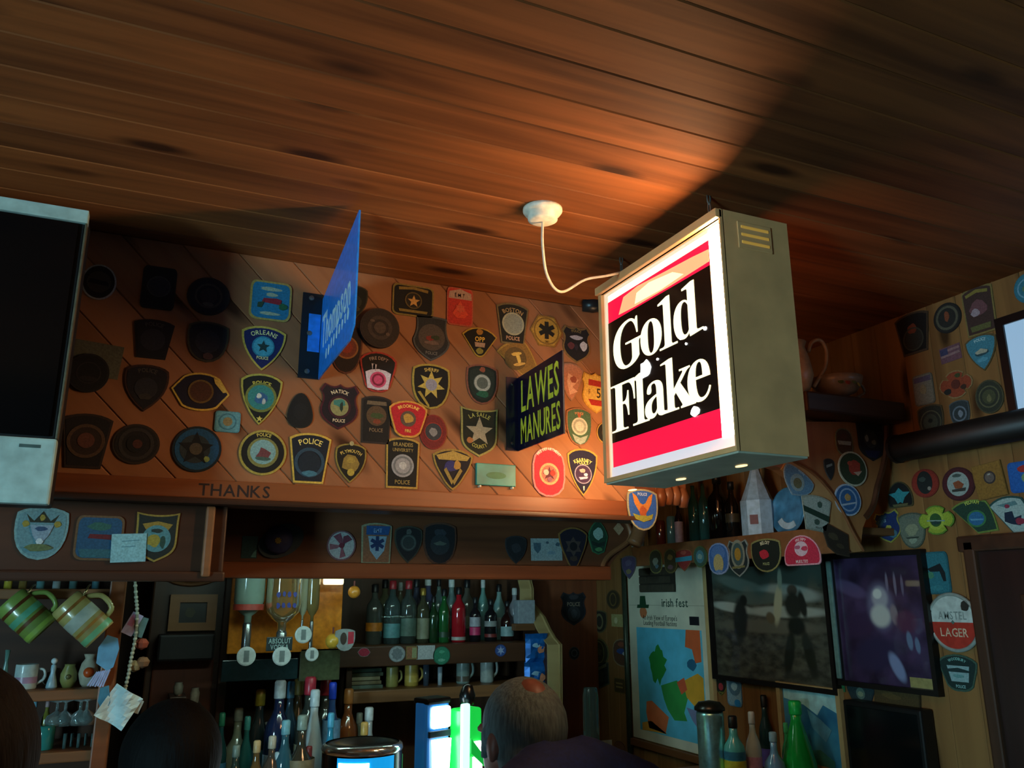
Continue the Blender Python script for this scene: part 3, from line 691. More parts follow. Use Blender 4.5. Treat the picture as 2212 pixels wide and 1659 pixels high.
P = [
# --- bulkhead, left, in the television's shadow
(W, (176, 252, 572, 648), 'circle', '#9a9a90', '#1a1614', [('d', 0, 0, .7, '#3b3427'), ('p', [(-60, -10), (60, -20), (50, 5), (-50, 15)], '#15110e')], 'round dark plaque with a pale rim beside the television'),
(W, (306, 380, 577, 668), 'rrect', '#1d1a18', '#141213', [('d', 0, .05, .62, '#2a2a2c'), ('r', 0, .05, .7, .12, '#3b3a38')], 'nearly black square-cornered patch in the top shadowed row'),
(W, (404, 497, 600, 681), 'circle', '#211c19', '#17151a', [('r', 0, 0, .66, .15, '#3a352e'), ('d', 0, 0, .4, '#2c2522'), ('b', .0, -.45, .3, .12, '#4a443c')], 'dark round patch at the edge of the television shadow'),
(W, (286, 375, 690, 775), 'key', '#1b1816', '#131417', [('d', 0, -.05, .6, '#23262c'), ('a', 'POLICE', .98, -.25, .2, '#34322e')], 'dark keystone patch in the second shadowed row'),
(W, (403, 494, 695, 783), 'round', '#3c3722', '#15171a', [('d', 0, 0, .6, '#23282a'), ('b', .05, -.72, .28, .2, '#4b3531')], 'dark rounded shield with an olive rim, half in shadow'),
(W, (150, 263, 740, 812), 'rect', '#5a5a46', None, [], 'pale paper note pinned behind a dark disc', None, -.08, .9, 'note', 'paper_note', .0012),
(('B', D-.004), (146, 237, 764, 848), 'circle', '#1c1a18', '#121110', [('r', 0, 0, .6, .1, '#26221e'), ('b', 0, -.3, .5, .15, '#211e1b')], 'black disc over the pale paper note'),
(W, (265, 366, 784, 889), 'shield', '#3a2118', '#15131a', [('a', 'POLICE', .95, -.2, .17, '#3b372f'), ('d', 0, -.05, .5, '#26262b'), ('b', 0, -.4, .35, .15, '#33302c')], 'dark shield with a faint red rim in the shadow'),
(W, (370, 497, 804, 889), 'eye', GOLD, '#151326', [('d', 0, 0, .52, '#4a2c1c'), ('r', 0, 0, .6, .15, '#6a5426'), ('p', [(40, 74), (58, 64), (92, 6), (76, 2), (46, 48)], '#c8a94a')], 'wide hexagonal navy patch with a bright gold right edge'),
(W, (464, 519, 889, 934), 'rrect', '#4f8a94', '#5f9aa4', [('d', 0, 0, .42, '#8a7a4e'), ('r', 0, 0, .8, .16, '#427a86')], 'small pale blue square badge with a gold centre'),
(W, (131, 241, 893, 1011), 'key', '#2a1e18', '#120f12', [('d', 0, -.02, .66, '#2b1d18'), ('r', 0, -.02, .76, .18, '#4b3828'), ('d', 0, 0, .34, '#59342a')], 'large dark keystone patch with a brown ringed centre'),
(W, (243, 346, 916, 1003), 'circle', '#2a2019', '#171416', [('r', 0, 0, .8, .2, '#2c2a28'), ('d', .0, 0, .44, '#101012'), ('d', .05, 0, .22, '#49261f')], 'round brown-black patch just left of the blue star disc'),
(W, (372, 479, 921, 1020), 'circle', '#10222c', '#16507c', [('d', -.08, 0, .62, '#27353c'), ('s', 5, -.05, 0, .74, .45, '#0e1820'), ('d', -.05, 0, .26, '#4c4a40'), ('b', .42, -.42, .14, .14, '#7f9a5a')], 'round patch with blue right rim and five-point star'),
# --- bulkhead, lit part
(W, (539, 630, 608, 694), 'oct', '#a48c46', '#1d6f93', [('b', 0, .58, .62, .12, '#98a48c'), ('b', .04, .30, .34, .12, '#98a48c'), ('p', [(-42, -10), (48, -16), (52, 8), (30, 14), (-34, 10)], '#8a1e2c'), ('p', [(-62, -38), (-42, -38), (-30, -8), (-60, -14)], '#20402c'), ('b', .6, -.25, .26, .2, '#1d5a38'), ('b', 0, -.66, .6, .1, '#98a48c')], 'octagonal blue patch with a red covered bridge on the boards'),
(W, (519, 617, 704, 801), 'point', GOLD, '#141c52', [('a', 'ORLEANS', 1.02, -.36, .2, '#c9b878'), ('d', 0, .05, .46, '#4aa0b4'), ('r', 0, .05, .5, .12, '#2b7d96'), ('s', 5, 0, .05, .3, .45, '#1d3a3a'), ('t', 'POLICE', 0, -.45, .13, '#c9b878', .5)], 'navy Orleans police shield with a light blue disc'),
(W, (517, 609, 806, 918), 'point', '#a8a044', '#10140f', [('a', 'POLICE', .98, -.22, .16, '#a59c3c'), ('d', 0, .05, .74, '#6a7434'), ('d', 0, .05, .62, '#2b7a78'), ('b', 0, .02, .36, .26, '#2a5a86'), ('b', -.1, .1, .14, .12, '#b9c8bc'), ('b', .14, -.1, .1, .14, '#a8b4b0'), ('s', 5, 0, -.78, .16, .45, '#c2b85a')], 'black police shield with green seal below the navy shield'),
(W, (620, 677, 849, 925), 'egg', '#161a16', '#0d0f10', [('b', 0, -.05, .6, .6, '#131617')], 'small black egg-shaped patch below the blue flange sign'),
(W, (690, 775, 830, 928), 'ears', '#4a1620', '#1a1018', [('a', 'NATICK', .76, -.05, .16, '#b7aa8c'), ('d', 0, -.02, .58, '#3a1420'), ('d', 0, -.02, .46, '#8a8a5a'), ('b', 0, .16, .38, .2, '#3c7a70'), ('b', .1, .0, .1, .25, '#23342a'), ('t', 'POLICE', 0, -.62, .14, '#b7aa8c', .6)], 'maroon-edged Natick police patch with a landscape seal'),
(W, (777, 847, 855, 958), 'keystraight', '#2b2320', '#14120f', [('p', [(-62, 60), (62, 60), (58, 76), (-58, 76)], '#6a5a44'), ('d', 0, .15, .62, '#54402a'), ('b', 0, .15, .5, .14, '#3a4a26'), ('b', .02, -.1, .3, .12, '#7a3a22'), ('t', 'POLICE', 0, -.45, .15, '#6a5a44')], 'dark keystone police patch half covered by a red badge'),
(('B', D-.005), (840, 922, 864, 945), 'apple', '#c9913c', '#b01e26', [('a', 'BROOKLINE', 1.0, -.42, .17, '#d9a24a'), ('d', 0, -.02, .42, '#5a4a3c'), ('b', 0, .0, .3, .3, '#b08a3c'), ('t', 'FIRE', 0, -.66, .16, '#d9a24a', .5)], 'bright red badge with gold rim overlapping a dark keystone'),
(W, (906, 964, 896, 971), 'circle', '#7a2620', '#6a201d', [('d', 0, 0, .62, '#33363a'), ('b', 0, 0, .34, .3, '#7c7c7c'), ('r', 0, 0, .68, .1, '#8d3026')], 'dull red round patch half hidden behind the bright red badge'),
(W, (516, 619, 929, 1027), 'circle', '#a59440', '#12120d', [('a', 'POLICE', .72, 0, .15, '#a59848'), ('d', 0, 0, .66, '#7b7a40'), ('d', 0, .02, .54, '#7aa4a4'), ('p', [(-30, -20), (20, -30), (34, 0), (6, 16), (-10, 22), (-16, 0)], '#6a3a3c'), ('b', .0, -.28, .4, .1, '#3c5a50')], 'large round black and gold town seal patch'),
(W, (623, 714, 935, 1044), 'key', GOLD, '#131a26', [('a', 'POLICE', 1.15, -.38, .22, '#c4ab5c'), ('r', 0, -.18, .72, .22, '#2a4456'), ('d', 0, -.22, .54, '#12202c'), ('b', 0, -.62, .42, .14, '#3f7488')], 'navy keystone patch with large gold POLICE on top'),
(W, (722, 792, 955, 1043), 'shield', '#8d7a34', '#17150c', [('a', 'PLYMOUTH', .98, -.3, .16, '#a8954a'), ('b', 0, -.05, .62, .5, '#8a7434'), ('b', 0, .1, .3, .2, '#a08a3c'), ('d', .02, -.5, .22, '#b09a3c'), ('d', 0, .92, .14, '#a8a070')], 'small olive-gold shield with a knob on top'),
(W, (829, 909, 945, 1055), 'keystraight', '#a8893c', '#10110e', [('t', 'BRANDEIS', 0, .72, .15, '#7a6c3c'), ('t', 'UNIVERSITY', 0, .5, .13, '#7a6c3c', .8), ('d', 0, -.12, .6, '#8f9294'), ('r', 0, -.12, .5, .2, '#6a6e70'), ('d', 0, -.12, .2, '#b0b4b4'), ('t', 'POLICE', 0, -.76, .16, '#7a6c3c')], 'gold-rimmed keystone with a silver seal above the rail'),
(W, (934, 1021, 967, 1059), 'tri', '#8f7836', '#14121c', [('p', [(-84, 60), (0, 84), (84, 60), (70, 40), (-70, 40)], '#a08a44'), ('b', -.1, .12, .42, .3, '#2a2c66'), ('b', .2, .18, .2, .26, '#a07a38'), ('p', [(-46, -8), (-34, 4), (2, -60), (-6, -76)], '#8d7a3c'), ('p', [(46, -8), (34, 4), (-2, -60), (6, -76)], '#8d7a3c')], 'three-sided blue and gold shield above the rail'),
(W, (994, 1075, 881, 987), 'square', '#8f8a4c', '#171d12', [('a', 'LA SALLE', .98, -.16, .17, '#8a8a48'), ('s', 5, 0, .02, .74, .42, '#98927a'), ('b', -.5, -.35, .2, .14, '#a06a3a'), ('a', 'COUNTY', .7, -.1, .15, '#8a8a48', True)], 'dark green county shield with a big silver five-point star'),
(W, (1006, 1075, 787, 874), 'round', '#7d4a38', '#141d18', [('f', .8, '#1d2a24'), ('b', 0, .72, .2, .16, '#8a4a34'), ('d', 0, .05, .54, '#55605a'), ('r', 0, .05, .5, .3, '#a3aaa2'), ('b', 0, -.5, .44, .2, '#1f5a44')], 'dark green shield with a silver wreath in the middle'),
(W, (889, 972, 786, 884), 'round', '#a08a3a', '#0f0d0a', [('a', 'SHERIFF', .95, -.16, .15, '#a08a44'), ('s', 7, 0, .06, .72, .5, '#b8a24c'), ('d', 0, .06, .3, '#8a8a98'), ('p', [(-70, -30), (-56, -26), (-8, -84), (-10, -96)], '#a08a3a')], 'black sheriff shield with a seven-point gold star'),
(W, (777, 856, 758, 847), 'apple', '#9c2f22', '#17100f', [('a', 'FIRE DEPT', .98, -.3, .16, '#7a6a60'), ('p', [(-70, -8), (-40, 4), (0, 10), (40, 4), (70, -8), (56, -84), (0, -92), (-56, -84)], '#c8bcc4'), ('d', 0, -.42, .44, '#c2476a'), ('r', 0, -.42, .34, .3, '#7a1c34'), ('p', [(-40, 34), (-34, 2), (-28, 34), (-20, 30), (-16, -2), (-10, 30)], '#b8a8a8')], 'fire badge with black top and pink circle below'),
(('B', D-.004), (776, 861, 668, 753), 'circle', '#33261f', '#2a211d', [('r', 0, 0, .62, .3, '#3f332c'), ('d', 0, 0, .3, '#4a3c33'), ('b', -.4, .3, .15, .08, '#5a4a40'), ('b', .4, -.3, .12, .1, '#5a4a40')], 'big round dull brown plaque right of the blue flange sign', None, 0, .94, 'plaque', 'round_plaque', .010),
(W, (712, 783, 700, 808), 'round', '#5a2f1c', '#21140f', [('d', 0, .05, .66, '#6a3220'), ('r', 0, .05, .72, .14, '#8a5a2c'), ('d', 0, .05, .36, '#82321f'), ('p', [(-40, 72), (40, 72), (34, 92), (-34, 92)], '#8a5c30')], 'brown and orange shield half behind the blue flange sign'),
(W, (738, 795, 614, 690), 'shield', '#3a3220', '#12150f', [('d', 0, 0, .5, '#2a2c22'), ('b', 0, -.4, .4, .2, '#3f3a24')], 'black patch behind the tip of the blue flange sign'),
(W, (848, 936, 617, 684), 'rrect', '#7d6a30', '#0f0d0b', [('p', [(-72, 78), (0, 88), (72, 78), (70, 60), (0, 72), (-70, 60)], '#80682c'), ('d', 0, .0, .5, '#241c12'), ('s', 5, .02, -.05, .4, .42, '#c08f4a'), ('r', 0, 0, .54, .14, '#5a4a22'), ('p', [(-70, -62), (70, -62), (66, -78), (-66, -78)], '#7d6a30')], 'black rounded rectangle with a small gold star near the ceiling'),
(W, (965, 1021, 623, 704), 'rrect', '#a8503a', '#b03024', [('p', [(-88, 40), (88, 40), (84, 76), (0, 94), (-84, 76)], '#a88a7a'), ('t', 'E.M.T.', 0, .6, .2, '#5a1c18', .8), ('p', [(-60, -40), (0, 30), (60, -40), (30, -60), (-30, -60)], '#c8452c'), ('s', 6, 0, -.1, .4, .6, '#c2543a')], 'red emergency technician patch with a pale arched top'),
(W, (892, 971, 684, 780), 'barrel', '#45484a', '#23262a', [('d', 0, .05, .72, '#4b4340'), ('b', -.1, 0, .25, .14, '#7a2c26'), ('b', .2, .05, .3, .12, '#2c3a26'), ('b', 0, -.2, .5, .1, '#6a5a54'), ('t', 'POLICE', 0, -.66, .14, '#5a5a58', .6)], 'grey waisted police shield with a dark red centre'),
(W, (998, 1073, 705, 773), 'wide', '#a8892f', '#100f0b', [('b', 0, .62, .22, .22, '#9a7028'), ('t', 'OPP', 0, .16, .3, '#c49a3c', .55), ('p', [(-30, -6), (30, -6), (26, -34), (-26, -34)], '#a88a70'), ('b', 0, -.6, .24, .22, '#8a8034')], 'black and gold fan-shaped patch lettered OPP'),
(W, (1072, 1141, 655, 744), 'key', '#6d5c38', '#151610', [('a', 'BOSTON', 1.05, -.3, .2, '#85704a'), ('d', .02, -.02, .62, '#7f877c'), ('r', .02, -.02, .68, .14, '#9a9a80'), ('t', 'POLICE', 0, -.72, .18, '#9a7a60')], 'Boston keystone patch with a silver disc near the ceiling'),
(W, (1145, 1214, 683, 749), 'hex', '#8a6424', '#b08832', [('r', 0, 0, .88, .1, '#7a5a20'), ('x', 0, .05, .56, '#17140c'), ('t', 'EMT', 0, -.7, .14, '#5a4418', .3)], 'gold hexagonal patch with a black star of life'),
(W, (1214, 1275, 706, 784), 'ears', '#7a5c30', '#131014', [('a', 'POLICE', .8, 0, .14, '#6a5a34'), ('b', 0, .38, .5, .14, '#9a9aa8'), ('b', .48, -.05, .28, .3, '#b5b2ba'), ('b', -.4, -.1, .26, .22, '#5a2c30'), ('b', -.05, -.15, .14, .2, '#26202c')], 'dark shield with white patches left of the lit sign'),
(W, (1077, 1157, 739, 814), 'pelham', '#9c7a34', '#7a5c26', [('d', -.1, .05, .66, '#57441f'), ('b', 0, .3, .34, .12, '#c2a04a'), ('b', .05, .02, .12, .4, '#c8a850'), ('b', .02, -.3, .4, .1, '#b8964a')], 'golden rounded patch just above the navy flange sign', None, .25),
(W, (1204, 1260, 782, 866), 'tri', '#8f6a54', '#a87058', [('p', [(-20, 40), (60, 10), (10, -30), (50, -50), (-10, -70), (-30, -10)], '#c89c86'), ('b', .2, .1, .3, .2, '#8a4a3a')], 'pinkish three-sided patch peeking out behind the navy flange sign'),
(W, (1256, 1316, 806, 893), 'ears', '#c09038', '#d0a850', [('p', [(-50, 66), (56, 58), (52, 30), (-52, 36)], '#a3281e'), ('t', 'F', -.46, .02, .24, '#5a3a1c', .2), ('t', '5', .18, .0, .46, '#1a120c', .4), ('p', [(-56, -34), (54, -38), (40, -64), (-36, -62)], '#a3281e')], 'gold and red fire badge with a black number 5'),
(W, (1222, 1279, 881, 964), 'round', '#8a5a3c', '#3c5a44', [('a', 'POLICE', .98, -.1, .12, '#a86a4a'), ('b', 0, .6, .16, .14, '#9a5438'), ('d', 0, .02, .6, '#b5b8ae'), ('r', 0, .02, .48, .3, '#8f948a'), ('p', [(-60, -40), (0, -58), (60, -40), (36, -78), (0, -92), (-36, -78)], '#8fa098')], 'green and silver shield lit beside the navy flange sign'),
(W, (1150, 1220, 967, 1073), 'pill', '#d8807c', '#c02c3a', [('a', 'FIRE DEPARTMENT', .78, .32, .11, '#e8b0a4'), ('d', 0, -.08, .62, '#b0685a'), ('r', 0, -.08, .6, .2, '#c8a070'), ('s', 8, 0, -.08, .4, .5, '#5a2a34'), ('d', -.2, -.02, .16, '#d8b0a0'), ('d', .2, -.04, .16, '#b8382e'), ('d', .02, -.3, .14, '#8a5a6a')], 'pink and red oval fire patch in the bright glow'),
(W, (1225, 1291, 968, 1071), 'point', '#b8923a', '#171530', [('a', 'KEARNEY', 1.0, -.3, .15, '#c8a85c'), ('t', 'POLICE', 0, .38, .14, '#c8a85c', .62), ('d', 0, -.1, .56, '#9a92a8'), ('d', 0, -.1, .5, '#3a2444'), ('b', -.05, .04, .22, .1, '#c8a090'), ('b', .16, -.12, .14, .08, '#e8e0e8'), ('p', [(-30, -24), (30, -20), (24, -28), (-20, -34)], '#d0b8d8'), ('p', [(-5, -60), (5, -60), (3, -78), (-3, -78)], '#d8d0c0')], 'navy Kearney police shield in the bright glow'),
(W, (1288, 1330, 912, 960), 'circle', '#a8823c', '#14120f', [('d', 0, 0, .5, '#4a4030')], 'black and gold patch almost hidden by the lit sign'),
(('B', D-.025), (1354, 1421, 1056, 1146), 'round', '#8f8a6a', '#2352a0', [('t', 'POLICE', 0, .74, .14, '#8a98a8', .7), ('e', 0, .1, .68, '#b8722c'), ('b', 0, -.1, .26, .3, '#9a4a22'), ('p', [(-66, -20), (-30, -28), (30, -30), (62, -20), (54, -44), (0, -60), (-50, -46)], '#8a8a30')], 'blue shield with an orange eagle just under the lit sign'),
# --- lower fascia
(FL_, (29, 148, 1095, 1209), 'round', '#6f979a', '#5f8890', [('p', [(-60, 72), (-30, 46), (0, 84), (30, 46), (60, 72), (44, 40), (-44, 40)], '#23281c'), ('b', 0, .58, .12, .14, '#8a8034'), ('b', -.58, .34, .16, .14, '#8a8034'), ('b', .58, .34, .16, .14, '#8a8034'), ('p', [(-42, 30), (44, 30), (30, -8), (0, -46), (-28, -10)], '#7d97a8'), ('b', .02, .16, .28, .1, '#2f4a6a'), ('b', 0, -.32, .16, .14, '#b8ccd0'), ('b', 0, -.55, .6, .16, '#5a6a44')], 'big pale blue-grey crest shield at the far left of the fascia'),
(FL_, (161, 268, 1113, 1211), 'oct', '#5f4a30', '#1f4a68', [('b', 0, .5, .6, .2, '#2a5a50'), ('p', [(-46, -2), (50, -8), (54, 14), (-40, 16)], '#5a1c20'), ('p', [(-80, -50), (80, -50), (66, -86), (-66, -86)], '#2a5a64')], 'octagonal blue patch with a dark red train on the fascia'),
(FL_, (291, 385, 1107, 1214), 'square', '#8a7a34', '#15201c', [('p', [(-70, 52), (0, 64), (70, 52), (52, 30), (-52, 30)], '#86742e'), ('d', 0, -.06, .66, '#4a8088'), ('b', -.1, -.15, .34, .3, '#8a8434'), ('b', .3, -.2, .14, .3, '#23443a'), ('b', 0, .25, .3, .1, '#20302c')], 'gold-rimmed square-topped shield behind a white card'),
(('B', FL-.006), (240, 316, 1153, 1214), 'rect', '#7fb4bc', None, [('p', [(-40, 50), (60, 56), (60, 50), (-40, 44)], '#4f8490'), ('p', [(-40, 10), (40, 14), (40, 8), (-40, 4)], '#4f8490')], 'small white card leaning before the gold-rimmed shield', None, .05, .9, 'card', 'paper_card', .0012),
(F_, (522, 556, 1158, 1206), 'rect', '#2c5258', None, [('p', [(20, -90), (90, -90), (90, -20), (50, -50)], '#5a9aa0')], 'small dim teal card on the dark fascia left of the cap', None, 0, .9, 'card', 'paper_card', .0012),
(F_, (706, 768, 1146, 1211), 'circle', '#6a4a50', '#93a0a0', [('p', [(0, 0), (-60, 60), (-10, 84), (6, 40)], '#6a3a48'), ('p', [(0, 0), (-84, 10), (-80, -30), (-30, -20)], '#7a5058'), ('p', [(0, 0), (30, -70), (-10, -84)], '#7a4a54'), ('p', [(4, 4), (70, 40), (40, 70), (10, 60)], '#5a2c3c'), ('d', 0, 0, .18, '#5a2030')], 'round white and maroon patch, clock-like, on the fascia'),
(F_, (776, 849, 1129, 1218), 'keystraight', '#7f8468', '#7a5438', [('p', [(-62, 84), (80, 84), (70, 40), (-62, 40)], '#1d4a80'), ('t', 'EMT', .06, .62, .2, '#7a98b0', .5), ('p', [(-50, 34), (60, 34), (46, -36), (4, -80), (-36, -36)], '#7d9cac'), ('x', .04, -.02, .42, '#15305a')], 'pale shield with a blue star of life on the fascia'),
(F_, (850, 913, 1133, 1216), 'shield', '#33382c', '#14181a', [('b', 0, .6, .2, .2, '#49524e'), ('d', 0, .05, .56, '#2a3432'), ('r', 0, .05, .5, .2, '#46524e')], 'dark olive shield between two fascia shields'),
(F_, (913, 986, 1128, 1221), 'round', '#4a3020', '#101317', [('b', 0, .5, .42, .22, '#28323a'), ('d', 0, -.05, .56, '#202b30'), ('p', [(-40, 0), (0, 12), (40, 0), (20, -8), (-20, -8)], '#47564e')], 'black shield with a brown rim on the fascia'),
(F_, (1090, 1138, 1155, 1218), 'shield', '#26282a', '#17191c', [('b', 0, .1, .5, .4, '#2a2d31')], 'small plain charcoal shield left of the white card'),
(F_, (1147, 1214, 1163, 1211), 'rect', '#8ba0a0', None, [('p', [(-84, 60), (-36, 60), (-38, 0), (-58, -36), (-80, 0)], '#44606c'), ('b', .05, .62, .1, .14, '#3f5a66'), ('b', .72, .45, .16, .22, '#3f5a66'), ('b', .3, -.3, .3, .2, '#74909a')], 'white card printed with small blue shields on the fascia', None, .02, .9, 'card', 'printed_card', .0012),
(('B', FY-.004), (1206, 1269, 1136, 1233), 'tri', '#7a5a26', '#151222', [('s', 6, 0, .08, .6, .6, '#453a34'), ('d', 0, .08, .26, '#120f14'), ('b', 0, -.45, .3, .14, '#3a3026')], 'tall brown-gold shield overlapping the white card'),
(F_, (1270, 1312, 1125, 1198), 'gem', '#2f6a44', '#17402c', [('b', 0, .2, .55, .42, '#8fb4a8'), ('p', [(-70, -20), (0, -34), (70, -20), (60, -44), (0, -56), (-60, -44)], '#12281e'), ('b', 0, -.7, .4, .14, '#4f8a54')], 'green gem-shaped patch at the right end of the fascia'),
(F_, (1325, 1347, 1128, 1156), 'diamond', '#a08a68', None, [], 'tiny pale diamond tag on the scrolled fascia end'),
]
